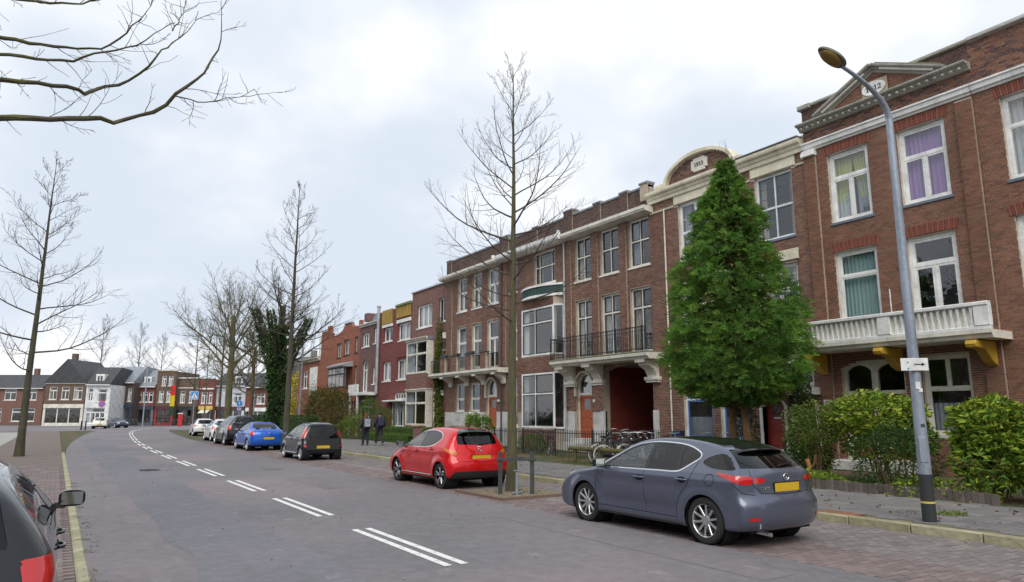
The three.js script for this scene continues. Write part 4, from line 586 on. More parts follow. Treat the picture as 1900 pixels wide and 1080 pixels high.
{ // narrow house with the white arched balcony door
  const h = new House('narrow_house', 'plum brick house with white arched balcony door and metal flue beside it', 56.4, 52.12), f = { frame: MAT.white, fw: 0.1, sill: MAT.white };
  h.win(55.88, 54.22, 7.32, 8.5, { ...f, cols: [[0.33, 0.67]], lead: [[0, 3, 3]] }); h.win(53.34, 52.45, 7.45, 8.72, { ...f, cols: [[0.5]] }); h.win(55.62, 54.32, 3.6, 6.28, { ...f, bands: [5.4], cols: [[0.5], []], arch: 0.55, curtain: { mat: CUR.white } }); h.win(53.42, 52.5, 4.2, 5.6, { ...f, lead: [[0, 2, 4]] });
  h.win(56.0, 53.2, 1.0, 3.0, { ...f, bands: [2.4], cols: [[0.33, 0.66]] });
  h.wall(9.1, FB.g).shell(9.1, 8, [0.65, 3.6, 6.9], FB.g); h.part('cornice', new G().sweepX(cornice(9.25, 0.25, 0.22), 0, h.U(52.14)), MAT.white); h.part('dormer', new G().ext([[h.U(54.0), 9.25], [h.U(52.5), 9.25], [h.U(52.6), 9.7], [h.U(53.2), 9.95], [h.U(53.8), 9.7]], -0.5, -0.1), MAT.lead);
  const bal = sub('balcony', h.g); mesh('slab', new G().cbox(h.U(56.38), h.U(52.4), 3.3, 3.55, 0.02, 0.9, 0.02), MAT.white, bal); mesh('parapet', new G().cbox(h.U(56.38), h.U(54.2), 3.55, 4.2, 0.78, 0.88, 0.02), MAT.white, bal); for (const s of [56.1, 54.4]) mesh('post', new G().cbox(h.U(s) - 0.08, h.U(s) + 0.08, 0.1, 3.3, 0.7, 0.86, 0.02), MAT.white, bal);
}
{ // orange-red house with the dark bay
  const h = new House('orange_brick_house', 'orange brick house with black framed bay window and stepped parapet', 66.9, 56.42), f = { frame: MAT.greenDark, sash: MAT.creamPale, fw: 0.08, sill: MAT.slate };
  for (const [l, r, y0, y1] of [[62.3, 61.1, 6.88, 8.18], [60.4, 58.98, 7.0, 8.34], [57.66, 56.88, 7.05, 8.4], [57.6, 56.88, 4.15, 5.9]]) h.win(l, r, y0, y1, { ...f, cols: [[0.5]], curtain: { mat: CUR.white, t1: 0.4 } });
  h.win(57.9, 56.9, 0.9, 2.9, { ...f, bands: [2.2] }); h.win(62.6, 59.2, 0.9, 3.0, { frame: MAT.creamPale, fw: 0.08, bands: [2.2], cols: [[0.25, 0.5, 0.75]] });
  const w = h.U(56.42); h.wall(9.4, FB.h, 0.28, [[0, 0], [w, 0], [w, 9.75], [w - 0.4, 9.75], [w - 0.4, 9.35], [h.U(58.2), 9.35], [h.U(58.8), 9.75], [h.U(60.3), 9.75], [h.U(60.9), 9.3], [h.U(62.4), 9.0], [h.U(63.9), 9.0], [h.U(63.9), 9.35], [h.U(64.4), 9.35], [h.U(64.4), 10.1], [h.U(65.2), 10.1], [h.U(65.2), 9.7], [0, 9.7]]); h.shell(9, 8, [0.65, 3.9, 6.7], FB.h);
  h.part('coping', new G().cbox(h.U(60.35), h.U(58.75), 9.75, 9.85, -0.3, 0.08, 0.02), MAT.lead); h.part('chimney', new G().cbox(h.U(57.2), h.U(56.5), 9.7, 10.4, -1.4, -0.6, 0.02), FB.g); h.part('solar_panel', new G().ext([[h.U(63.9), 9.05], [h.U(61.6), 9.05], [h.U(61.2), 9.75], [h.U(63.4), 9.75]], -1.0, -0.9), MAT.greyBlue);
  const bay = sub('bay', h.g), a = h.U(62.2), b = h.U(57.95), d = 0.75; mesh('bay_base', new G().box(a, b, 3.6, 4.08, 0.01, d - 0.05), FB.h, bay); makeWindow(bay, a, b, 4.1, 5.85, { frame: MAT.slate, sash: MAT.white, fw: 0.11, bars: 0.12, z: d, bands: [5.25], cols: [[0.25, 0.5, 0.75], [0.25, 0.5, 0.75]], sill: MAT.slate }); mesh('bay_roof', new G().sweepX([[0.01, 5.86], [d + 0.1, 5.86], [d + 0.16, 5.95], [d + 0.16, 6.05], [0.01, 6.35]], a - 0.1, b + 0.1), MAT.zinc, bay);
}
{ // corner house with the white turret bay
  const h = new House('corner_house', 'brick corner house with white bay and small roof terrace behind the bushes', 74, 66.95), f = { frame: MAT.white, fw: 0.1, sill: MAT.white };
  h.win(69.5, 68, 4.4, 6.2, { ...f, bands: [5.6], cols: [[0.5]] }); h.win(72.5, 70.8, 4.4, 6.2, { ...f, bands: [5.6], cols: [[0.5]] }); h.win(69.5, 68, 1, 3, { ...f, bands: [2.4] }); h.wall(7.2, FB.h).shell(7.2, 8, [0.6, 3.8], FB.h);
  h.part('bay', new G().cbox(h.U(69.8), h.U(67.6), 3.6, 6.4, 0.01, 0.14, 0.02), MAT.white); h.part('cornice', new G().sweepX(cornice(7.3, 0.4, 0.3), 0, h.U(67)), MAT.creamPale); h.part('turret', new G().cbox(h.U(68.6), h.U(67.2), 7.3, 9.6, -1.6, -0.3, 0.03), MAT.white);
  const r = sub('terrace_rail', h.g); mesh('rail', new G().cbox(0.2, h.U(67.2), 8.1, 8.15, 0.2, 0.24, 0.01), MAT.zinc, r); for (let x = 0.2; x < 6.6; x += 0.3) mesh('bar', new G().box(x, x + 0.03, 7.3, 8.1, 0.2, 0.23), MAT.zinc, r);
}
// ---- the row that closes the view, square to the camera's sight line; (px, forward metres) give its place once, sizes are real
const fwd = (r, f) => [r * Math.cos(YAW) + f * Math.sin(YAW), r * Math.sin(YAW) - f * Math.cos(YAW)];
const bear = (px, f, y = 0) => fwd(((px - 950) / 1290) * ((y - EYE) * Math.sin(PITCH) + f * Math.cos(PITCH)), f);
const rowHouse = (name, label, px0, px1, f, H, o) => houseAt(name, label, bear(px0, f), bear(px1, f), H, o);
function houseAt(name, label, [x0, z0], [x1, z1], H, o) {
  const w = Math.hypot(x1 - x0, z1 - z0), turn = -Math.atan2(z1 - z0, x1 - x0) + (o.turn || 0), g = thing(name, label, 'house', [x0, 0, z0], turn);
  const { mat, depth = 9, roof, wins = [], shop, trim = MAT.white } = o, open = [];
  const ws = []; for (const [u0, u1, y0, y1, c = [[0.5]]] of wins) { open.push({ u0: u0 * w, u1: u1 * w, h0: y0, h1: y1 }); ws.push([u0 * w, u1 * w, y0, y1, c]); }
  const split = shop ? shop.h : 0;
  mesh('wall', new G().ext([[0, split], [w - 0.02, split], [w - 0.02, H], [0, H]], -0.25, 0, open.map((q) => House.outline(q).reverse())), mat, g); mesh('side_walls', new G().box(0.01, 0.2, 0, H - 0.02, -depth, -0.25).box(w - 0.22, w - 0.03, 0, H - 0.02, -depth, -0.25).box(0.2, w - 0.22, 0, H, -depth, -depth + 0.2).box(0.2, w - 0.22, H - 0.3, H - 0.02, -depth + 0.2, -0.25).box(0.2, w - 0.22, 0, H - 0.3, -3.2, -3.1), o.sideMat || mat, g); mesh('floor_slabs', new G().box(0.2, w - 0.22, 3.2, 3.4, -3.1, -0.26), MAT.room, g);
  for (const [a, b, y0, y1, c] of ws) makeWindow(g, a, b, y0, y1, { frame: o.frame || MAT.white, fw: 0.11, bars: 0.09, sashW: 0.03, bands: y1 - y0 > 1.3 ? [lerp(y0, y1, 0.7)] : [], cols: [c[0], []], sill: MAT.white, curtain: rnd() < 0.5 ? { mat: CUR.white, t1: 0.35 } : null });
  if (shop) { const s = sub('shop_front', g); mesh('fascia', new G().cbox(0.05, w - 0.08, split - 0.65, split - 0.02, -0.2, 0.12, 0.02), shop.fascia, s); mesh('pillar', new G().cbox(0.05, 0.4, 0, split - 0.65, -0.2, 0.06, 0.02), shop.mat, s); mesh('pillar', new G().cbox(w - 0.45, w - 0.08, 0, split - 0.65, -0.2, 0.06, 0.02), shop.mat, s); mesh('stall_riser', new G().cbox(0.4, w - 0.45, 0, 0.5, -0.2, 0.02, 0.02), shop.mat, s); const n = Math.max(2, Math.round(w / 2)); for (let i = 0; i < n; i++) { const a = lerp(0.42, w - 0.47, i / n), b = lerp(0.42, w - 0.47, (i + 1) / n); mesh('pane', new G().quad([a + 0.06, 0.5, -0.1], [b - 0.06, 0.5, -0.1], [b - 0.06, split - 0.68, -0.1], [a + 0.06, split - 0.68, -0.1]), MAT.glass, s); mesh('mullion', new G().box(b - 0.06, b + 0.06, 0.5, split - 0.66, -0.14, -0.02), shop.frame || MAT.white, s); } if (shop.awning) mesh('awning', new G().ext([[0, split - 0.7], [1.1, split - 1.2], [1.1, split - 1.25], [0, split - 0.78]], 0.5, w - 0.5).geo().rotateY(-Math.PI / 2).translate(w, 0, 0.13), shop.awning, s); }
  if (roof) { const rg = roof.gable ? new G().ext([[0 - 0.2, H], [w + 0.2, H], [w / 2, H + roof.h]], -depth, 0.25) : new G().ext([[0.35, H - 0.05], [0.35, H + 0.1], [-depth * 0.4, H + roof.h], [-depth, H + roof.h * 0.9], [-depth, H]], 0.02, w - 0.04).geo().rotateY(-Math.PI / 2).translate(w, 0, 0); mesh('roof', rg, roof.mat || MAT.slate, g); mesh('gutter', new G().cbox(0, w - 0.02, H - 0.16, H - 0.01, 0.02, roof.gable ? 0.12 : 0.45, 0.02), trim, g); if (roof.dormer) { const [a, b] = roof.dormer; const d = sub('dormer', g); const dx0 = a * w, dx1 = b * w; mesh('dormer_wall', new G().ext([[dx0, H + 0.2], [dx1, H + 0.2], [dx1, H + 1.7], [dx0, H + 1.7]], -0.48, -0.4, [[[dx0 + 0.15, H + 0.4], [dx0 + 0.15, H + 1.5], [dx1 - 0.15, H + 1.5], [dx1 - 0.15, H + 0.4]]]).box(dx0, dx0 + 0.08, H + 0.2, H + 1.7, -2.2, -0.48).box(dx1 - 0.08, dx1, H + 0.2, H + 1.7, -2.2, -0.48).box(dx0 + 0.08, dx1 - 0.08, H + 1.62, H + 1.7, -2.2, -0.48).box(dx0 + 0.08, dx1 - 0.08, H + 0.2, H + 1.62, -2.2, -2.12), roof.dmat || MAT.white, d); makeWindow(d, a * w + 0.15, b * w - 0.15, H + 0.4, H + 1.5, { z: -0.32, frame: MAT.white, cols: [[0.5]], fw: 0.09, sill: null }); } }
  else mesh('coping', new G().cbox(-0.03, w, H, H + 0.18, -0.35, 0.14, 0.02), trim, g);
  if (o.chimney) mesh('chimney', new G().cbox(o.chimney * w, o.chimney * w + 0.8, H + 0.5, H + (roof ? roof.h : 0) + 1.2, -depth * 0.5, -depth * 0.5 + 0.7, 0.02), mat, g);
  if (o.extra) o.extra(g, w); return g;
}
MAT.whiteWash = withGrime(0.66, 0.67, 0.68, 0.8); MAT.lilac = withGrime(0.5, 0.51, 0.58, 0.8); MAT.shopBlue = withGrime(0.035, 0.06, 0.09, 0.5); MAT.shopRed = withGrime(0.3, 0.035, 0.03, 0.5); MAT.shopYellow = withGrime(0.6, 0.42, 0.1, 0.6); MAT.shopDark = withGrime(0.03, 0.032, 0.035, 0.5); MAT.shopPlum = withGrime(0.09, 0.03, 0.04, 0.5);
const w2 = (y0 = 4.2, y1 = 6.1) => [[0.1, 0.26, y0, y1], [0.41, 0.59, y0, y1], [0.74, 0.9, y0, y1]];
rowHouse('far_house', 'cream and brown gabled house left of the white painted house', 76, 152, 114, 6.9, { mat: FB.o, roof: { gable: true, h: 3.9, mat: MAT.slate }, wins: [[0.1, 0.3, 4.2, 6.3], [0.4, 0.6, 4.2, 6.3], [0.7, 0.92, 4.2, 6.3]], frame: MAT.creamPale, shop: { h: 3.5, fascia: MAT.creamPale, mat: MAT.creamPale }, chimney: 0.2 });
rowHouse('far_house', 'house of grey brick at the street edge beyond the dark parked car', -50, 74, 128, 6.6, { mat: FB.e, roof: { h: 2.6 }, chimney: 0.6, wins: [...w2(4.4, 6.4), [0.1, 0.4, 0.6, 3], [0.55, 0.9, 0.6, 3]] });
rowHouse('far_house', 'white painted house with big grey windows and slate roof', 153, 196, 113, 6.6, { mat: MAT.whiteWash, roof: { h: 3.0, dormer: [0.3, 0.65] }, wins: [[0.08, 0.3, 3.9, 6.0], [0.48, 0.88, 3.8, 5.9, [[]]], [0.05, 0.85, 0.4, 2.9, [[0.25, 0.5, 0.75]]]], turn: 0.12 });
rowHouse('far_house', 'dark house with blue-black shop front and white upper windows', 198, 243, 119, 7.2, { mat: FB.k, roof: { h: 2.9, mat: MAT.lead }, wins: w2(4.0, 6.2), shop: { h: 3.6, fascia: MAT.shopBlue, mat: MAT.shopBlue, frame: MAT.shopBlue } });
rowHouse('far_house', 'red brick house with three white windows and mansard dormer', 244, 283, 121, 6.6, { mat: FB.f, roof: { h: 3.0, mat: MAT.lead, dormer: [0.35, 0.7] }, wins: [[0.12, 0.36, 3.9, 5.7, [[]]], [0.4, 0.64, 3.9, 5.7, [[]]], [0.68, 0.9, 3.9, 5.7, [[]]]], shop: { h: 3.3, fascia: MAT.shopBlue, mat: MAT.greyBlue, frame: MAT.greyBlue } });
rowHouse('far_house', 'tall brown flat-roofed house with red shop front', 284, 320, 121, 9.2, { mat: FB.o, wins: [[0.15, 0.4, 3.9, 5.9], [0.55, 0.85, 3.9, 5.9], [0.25, 0.48, 6.7, 8.4], [0.6, 0.84, 6.7, 8.4]], trim: withGrime(0.4, 0.35, 0.2, 0.9), shop: { h: 3.3, fascia: MAT.shopPlum, mat: MAT.shopRed, frame: MAT.shopRed } });
rowHouse('far_house', 'brown brick house with plain dark shop front and white band', 321, 364, 122, 8.0, { mat: FB.o, wins: [[0.2, 0.42, 3.8, 5.9], [0.58, 0.8, 3.8, 5.9]], shop: { h: 3.2, fascia: MAT.shopDark, mat: MAT.shopDark, frame: MAT.shopRed }, extra: (g, w) => mesh('band', new G().cbox(0.1, w - 0.1, 6.3, 6.45, 0, 0.1, 0.02), MAT.white, g) });
rowHouse('far_house', 'plum brick house with yellow shop awning and orange gable end', 365, 393, 122, 7.9, { mat: FB.f, sideMat: FB.h, wins: [[0.15, 0.55, 3.7, 5.7], [0.65, 0.88, 3.7, 5.7, [[]]]], shop: { h: 3.3, fascia: MAT.shopYellow, mat: MAT.shopDark, awning: MAT.creamPale }, trim: MAT.zinc, extra: (g, w) => mesh('band', new G().cbox(0.05, w - 0.05, 6.1, 6.35, 0, 0.15, 0.02), MAT.white, g) });
rowHouse('far_house', 'pale lilac rendered house with slate roof and dark shop fascia', 394, 452, 123, 6.8, { mat: MAT.lilac, roof: { h: 2.4, dormer: [0.6, 0.85] }, wins: [[0.08, 0.22, 3.7, 5.8], [0.34, 0.48, 3.7, 5.8], [0.6, 0.9, 3.7, 5.6]], shop: { h: 3.2, fascia: MAT.shopPlum, mat: MAT.whiteWash } });
rowHouse('far_house', 'dark plum house with white windows beside the ivy-clad tree', 453, 500, 121, 6.5, { mat: FB.f, roof: { h: 2.6 }, wins: [[0.15, 0.3, 3.6, 5.4, [[]]], [0.42, 0.75, 3.6, 5.4]], shop: { h: 3.0, fascia: MAT.white, mat: MAT.greenDark } });
rowHouse('far_house', 'ochre villa with slate roof glimpsed beyond the street lamp', 520, 592, 104, 7.2, { mat: FB.o, roof: { h: 3.2 }, wins: [...w2(4.2, 5.9), ...w2(1, 2.8)], chimney: 0.5 });

// the rest of the street, behind and beside the camera: it stands in the windows' and cars' reflections
{
  const spec = [['plain brown brick house with white windows', FB.o], ['dark brick house with slate roof', FB.k], ['red brick house with slate roof', FB.f], ['brown brick house with paired windows', FB.e]], wn = [[0.08, 0.26, 4.4, 6.4], [0.4, 0.6, 4.4, 6.4], [0.74, 0.92, 4.4, 6.4], [0.08, 0.3, 0.8, 3], [0.4, 0.6, 0.8, 3], [0.7, 0.92, 0.8, 3]];
  for (let i = 0; i < 9; i++) { const z = 26 - i * 9.2; houseAt('opposite_house', spec[i % 4][0] + ` opposite the long building, plot ${['one', 'two', 'three', 'four', 'five', 'six', 'seven', 'eight', 'nine'][i]}`, [-15, z], [-15, z - 9.1], 8 + (i * 7 % 3) * 0.6, { mat: spec[i % 4][1], roof: { h: 3 }, wins: wn }); }
  for (let i = 0; i < 4; i++) { const z = -2.5 + i * 8.5; houseAt('brick_house', spec[(i + 2) % 4][0] + ` behind the camera, right row plot ${['one', 'two', 'three', 'four'][i]}`, [WX, z], [WX, z + 8.4], 11, { mat: spec[(i + 2) % 4][1], wins: [...wn, [0.1, 0.3, 8, 9.8], [0.6, 0.8, 8, 9.8]] }); }
  for (let i = 0; i < 3; i++) houseAt('end_house', spec[i][0] + ` closing the street, plot ${['one', 'two', 'three'][i]}`, [19 - i * 10, 44], [9.2 - i * 10, 44], 8.5, { mat: spec[(i + 1) % 4][1], roof: { h: 3 }, wins: wn });
}
// ---------------------------------------------------------------- implicit surfaces meshed with surface nets
function nets(f, [x0, y0, z0], [x1, y1, z1], c) {
  const nx = Math.ceil((x1 - x0) / c) + 1, ny = Math.ceil((y1 - y0) / c) + 1, nz = Math.ceil((z1 - z0) / c) + 1, v = new Float32Array(nx * ny * nz), id = (i, j, k) => (i * ny + j) * nz + k;
  for (let i = 0; i < nx; i++) for (let j = 0; j < ny; j++) for (let k = 0; k < nz; k++) v[id(i, j, k)] = f(x0 + i * c, y0 + j * c, z0 + k * c);
  const idx = new Int32Array(nx * ny * nz).fill(-1), P = [];
  for (let i = 0; i + 1 < nx; i++) for (let j = 0; j + 1 < ny; j++) for (let k = 0; k + 1 < nz; k++) {
    let m = 0, sx = 0, sy = 0, sz = 0, n = 0; const q = []; for (let a = 0; a < 8; a++) { const val = v[id(i + (a & 1), j + ((a >> 1) & 1), k + (a >> 2))]; q.push(val); if (val < 0) m |= 1 << a; } if (m === 0 || m === 255) continue;
    for (let a = 0; a < 8; a++) for (const b of [1, 2, 4]) { if (a & b) continue; const d = a | b; if ((q[a] < 0) === (q[d] < 0)) continue; const t = q[a] / (q[a] - q[d]); sx += (a & 1) + (b === 1 ? t : 0); sy += ((a >> 1) & 1) + (b === 2 ? t : 0); sz += (a >> 2) + (b === 4 ? t : 0); n++; }
    idx[id(i, j, k)] = P.length; P.push([x0 + (i + sx / n) * c, y0 + (j + sy / n) * c, z0 + (k + sz / n) * c]);
  }
  const e = c * 0.4, grad = (p) => [(f(p[0] + e, p[1], p[2]) - f(p[0] - e, p[1], p[2])) / (2 * e), (f(p[0], p[1] + e, p[2]) - f(p[0], p[1] - e, p[2])) / (2 * e), (f(p[0], p[1], p[2] + e) - f(p[0], p[1], p[2] - e)) / (2 * e)];
  const N = []; for (const p of P) { for (let t = 0; t < 2; t++) { const g = grad(p), d = f(...p) / (g[0] * g[0] + g[1] * g[1] + g[2] * g[2] + 1e-9), k = clamp(d, -c, c); p[0] -= g[0] * k; p[1] -= g[1] * k; p[2] -= g[2] * k; } const g = grad(p), l = Math.hypot(...g) || 1; N.push(g.map((a) => a / l)); }
  const T = []; const quad = (a, b, cc, d, flip) => { if (a < 0 || b < 0 || cc < 0 || d < 0) return; if (flip) T.push([a, cc, b], [a, d, cc]); else T.push([a, b, cc], [a, cc, d]); };
  for (let i = 1; i + 1 < nx; i++) for (let j = 1; j + 1 < ny; j++) for (let k = 1; k + 1 < nz; k++) {
    const s = v[id(i, j, k)] < 0;
    if (s !== v[id(i + 1, j, k)] < 0) quad(idx[id(i, j - 1, k - 1)], idx[id(i, j, k - 1)], idx[id(i, j, k)], idx[id(i, j - 1, k)], !s);
    if (s !== v[id(i, j + 1, k)] < 0) quad(idx[id(i - 1, j, k - 1)], idx[id(i - 1, j, k)], idx[id(i, j, k)], idx[id(i, j, k - 1)], !s);
    if (s !== v[id(i, j, k + 1)] < 0) quad(idx[id(i - 1, j - 1, k)], idx[id(i, j - 1, k)], idx[id(i, j, k)], idx[id(i - 1, j, k)], !s);
  }
  return T.map((t) => t.map((q) => [...P[q], ...N[q]]));          // triangles of [x,y,z,nx,ny,nz]
}
const toGeo = (T) => { const g = new G(); for (const [a, b, c] of T) { g.p.push(a[0], a[1], a[2], b[0], b[1], b[2], c[0], c[1], c[2]); g.n.push(a[3], a[4], a[5], b[3], b[4], b[5], c[3], c[4], c[5]); for (const q of [a, b, c]) g.u.push(q[0] + q[2], q[1]); } return g; };
function cut(T, f) {                                              // split triangles at f = 0: [inside, outside]
  const I = [], O = []; const mid = (a, b, fa, fb) => { const t = fa / (fa - fb); return a.map((v, i) => v + (b[i] - v) * t); };
  for (const t of T) {
    const v = t.map(f), n = (v[0] < 0) + (v[1] < 0) + (v[2] < 0); if (n === 3) { I.push(t); continue; } if (n === 0) { O.push(t); continue; }
    const odd = n === 1 ? v.findIndex((x) => x < 0) : v.findIndex((x) => x >= 0), a = t[odd], b = t[(odd + 1) % 3], c = t[(odd + 2) % 3], va = v[odd], vb = v[(odd + 1) % 3], vc = v[(odd + 2) % 3], p = mid(a, b, va, vb), q = mid(a, c, va, vc);
    const one = n === 1 ? I : O, two = n === 1 ? O : I; one.push([a, p, q]); two.push([p, b, c], [p, c, q]);
  }
  return [I, O];
}
function polyD(P, x, y) { let d = 1e9, s = 1; for (let i = 0, j = P.length - 1; i < P.length; j = i++) { const ex = P[j][0] - P[i][0], ey = P[j][1] - P[i][1], wx = x - P[i][0], wy = y - P[i][1], t = clamp((wx * ex + wy * ey) / (ex * ex + ey * ey)), bx = wx - ex * t, by = wy - ey * t; d = Math.min(d, bx * bx + by * by); const c1 = y >= P[i][1], c2 = y < P[j][1], c3 = ex * wy > ey * wx; if ((c1 && c2 && c3) || (!c1 && !c2 && !c3)) s = -s; } return s * Math.sqrt(d); }
const bbox = (P) => P.bb || (P.bb = [Math.min(...P.map((p) => p[0])), Math.max(...P.map((p) => p[0])), Math.min(...P.map((p) => p[1])), Math.max(...P.map((p) => p[1]))]);
const far = (P, x, y) => { const b = bbox(P), dx = Math.max(b[0] - x, x - b[1], 0), dy = Math.max(b[2] - y, y - b[3], 0); return dx + dy > 0.08 ? Math.max(dx, dy) : 0; };
const polyQ = (P, x, y) => far(P, x, y) || polyD(P, x, y), lineQ = (P, x, y) => far(P, x, y) || lineD(P, x, y);
const lineD = (P, x, y) => { let d = 1e9; for (let i = 0; i + 1 < P.length; i++) { const ex = P[i + 1][0] - P[i][0], ey = P[i + 1][1] - P[i][1], wx = x - P[i][0], wy = y - P[i][1], t = clamp((wx * ex + wy * ey) / (ex * ex + ey * ey)); d = Math.min(d, Math.hypot(wx - ex * t, wy - ey * t)); } return d; };
const smooth = (P, n = 6, closed = false) => new THREE.CatmullRomCurve3(P.map(([x, y]) => new THREE.Vector3(x, y, 0)), closed, 'centripetal').getPoints(P.length * n).map((p) => [p.x, p.y]).slice(0, closed ? -1 : undefined);
const smax = (a, b, k) => { const h = Math.max(k - Math.abs(a - b), 0) / k; return Math.max(a, b) + h * h * k * 0.25; };
function refine(T, f, lim) {                                       // quarter the triangles that lie near f = 0
  const out = []; const go = (t, dep) => { const v = t.map(f), e = Math.max(Math.hypot(t[0][0] - t[1][0], t[0][1] - t[1][1], t[0][2] - t[1][2]), Math.hypot(t[1][0] - t[2][0], t[1][1] - t[2][1], t[1][2] - t[2][2]), Math.hypot(t[0][0] - t[2][0], t[0][1] - t[2][1], t[0][2] - t[2][2])); if (dep > 3 || e < lim || Math.min(...v.map(Math.abs)) > e) { out.push(t); return; } const m = (a, b) => a.map((q, i) => (q + b[i]) / 2), ab = m(t[0], t[1]), bc = m(t[1], t[2]), ca = m(t[2], t[0]); go([t[0], ab, ca], dep + 1); go([ab, t[1], bc], dep + 1); go([ca, bc, t[2]], dep + 1); go([ab, bc, ca], dep + 1); };
  for (const t of T) go(t, 0); return out;
}
const inset = (T, d) => T.map((t) => t.map((v) => [v[0] - v[3] * d, v[1] - v[4] * d, v[2] - v[5] * d, v[3], v[4], v[5]]));

const paint = (r, g, b, metal = 0.35, o = {}) => new THREE.MeshPhysicalMaterial({ color: lin(r, g, b), metalness: metal, roughness: 0.34, clearcoat: 0.9, clearcoatRoughness: 0.03, specularIntensity: 0.3, ...o });
const CM = {
  tyre: std(0.022, 0.022, 0.023, 0.85, { bumpMap: grimeFine, bumpScale: 0.003 }), silver: std(0.62, 0.62, 0.63, 0.3, { metalness: 0.9 }), chrome: std(0.75, 0.75, 0.76, 0.12, { metalness: 1 }), plastic: std(0.025, 0.025, 0.027, 0.6), gloss: std(0.012, 0.012, 0.014, 0.12), gap: std(0.008, 0.008, 0.008, 1), cabin: std(0.03, 0.03, 0.032, 0.9), disc: std(0.12, 0.12, 0.125, 0.5, { metalness: 0.8 }),
  red: new THREE.MeshPhysicalMaterial({ color: lin(0.5, 0.012, 0.01), roughness: 0.15, clearcoat: 1, emissive: lin(0, 0, 0) }), clear: new THREE.MeshPhysicalMaterial({ color: lin(0.62, 0.63, 0.66), roughness: 0.12, metalness: 0.4, clearcoat: 1 }), amber: std(0.55, 0.16, 0.02, 0.2), plate: std(0.62, 0.4, 0.02, 0.5),
  glass: new THREE.MeshPhysicalMaterial({ color: lin(0.7, 0.78, 0.76), roughness: 0.01, transmission: 1, thickness: 0, ior: 1.85, side: THREE.DoubleSide }), tint: new THREE.MeshPhysicalMaterial({ color: lin(0.2, 0.22, 0.24), roughness: 0.01, transmission: 1, thickness: 0, ior: 1.5, side: THREE.DoubleSide }), mirrorGlass: std(0.5, 0.55, 0.55, 0.03, { metalness: 1 }),
};
function wheelSet(r, rim, w, style, mat) {                         // axis along z, outer face +z
  const g = new THREE.Group(); g.name = 'wheel'; const prof = [[rim * 0.98, -w / 2], [r * 0.93, -w / 2], [r * 0.985, -w / 2 + 0.025], [r, -w / 2 + 0.05], [r, w / 2 - 0.05], [r * 0.985, w / 2 - 0.025], [r * 0.93, w / 2], [rim * 1.02, w / 2 - 0.005], [rim * 0.98, w / 2 - 0.02]];
  const ty = new THREE.LatheGeometry(prof.map((p) => new THREE.Vector2(...p)), 40); ty.rotateX(Math.PI / 2); mesh('tyre', ty, CM.tyre, g);
  const R = new G(); const barrel = new THREE.LatheGeometry([[rim * 1.0, w / 2 - 0.004], [rim * 0.95, w / 2 - 0.012], [rim * 0.93, w / 2 - 0.05], [rim * 0.9, -w / 2]].map((p) => new THREE.Vector2(...p)), 40); barrel.rotateX(Math.PI / 2); R.add(barrel);
  const spoke = (a, w0, w1, z0, z1, r0 = 0.05, r1 = rim * 0.955, tw = 0) => { const s = new THREE.Shape([[r0, -w0], [r1, -w1 + tw], [r1, w1 + tw], [r0, w0]].map((p) => new THREE.Vector2(...p))), e = new THREE.ExtrudeGeometry(s, { depth: 0.02, bevelEnabled: true, bevelSize: 0.004, bevelThickness: 0.006, bevelSegments: 1 }); const p = e.attributes.position; for (let i = 0; i < p.count; i++) p.setZ(i, p.getZ(i) + lerp(z0, z1, clamp((p.getX(i) - r0) / (r1 - r0)))); e.computeVertexNormals(); e.rotateZ(a); return e; };
  const zf = w / 2 - 0.05; const n = style === 'ten' ? 10 : style === 'seven' ? 7 : style === 'cover' ? 9 : 5;
  for (let i = 0; i < n; i++) { const a = (i / n) * Math.PI * 2 + 0.3; if (style === 'ten') { R.add(spoke(a, 0.014, 0.011, zf - 0.01, zf + 0.012)); } else if (style === 'cover') R.add(spoke(a, 0.02, 0.042, zf, zf + 0.005)); else if (style === 'seven') R.add(spoke(a, 0.022, 0.02, zf - 0.01, zf + 0.012)); else { R.add(spoke(a - 0.13, 0.02, 0.012, zf - 0.01, zf + 0.012)); R.add(spoke(a + 0.13, 0.02, 0.012, zf - 0.01, zf + 0.012)); } }
  const hub = new THREE.CylinderGeometry(0.062, 0.07, 0.03, 20); hub.rotateX(Math.PI / 2); hub.translate(0, 0, zf + 0.008); R.add(hub);
  const rimM = mesh('rim', R, mat || CM.silver, g);
  const ds = new THREE.CylinderGeometry(rim * 0.72, rim * 0.72, 0.02, 24); ds.rotateX(Math.PI / 2); ds.translate(0, 0, zf - 0.06); mesh('brake_disc', ds, CM.disc, g); const bk = new THREE.CylinderGeometry(rim * 0.93, rim * 0.93, 0.01, 24); bk.rotateX(Math.PI / 2); bk.translate(0, 0, zf - 0.09); mesh('wheel_back', bk, CM.gap, g);
  if (style === 'two_tone') { const K = new G(); for (let i = 0; i < 5; i++) { const a = (i / 5) * Math.PI * 2 + 0.3; K.add(spoke(a - 0.17, 0.007, 0.009, zf + 0.006, zf + 0.03, 0.06, rim * 0.94)); K.add(spoke(a + 0.17, 0.007, 0.009, zf + 0.006, zf + 0.03, 0.06, rim * 0.94)); } mesh('spoke_face', K, CM.silver, g); }
  return g;
}
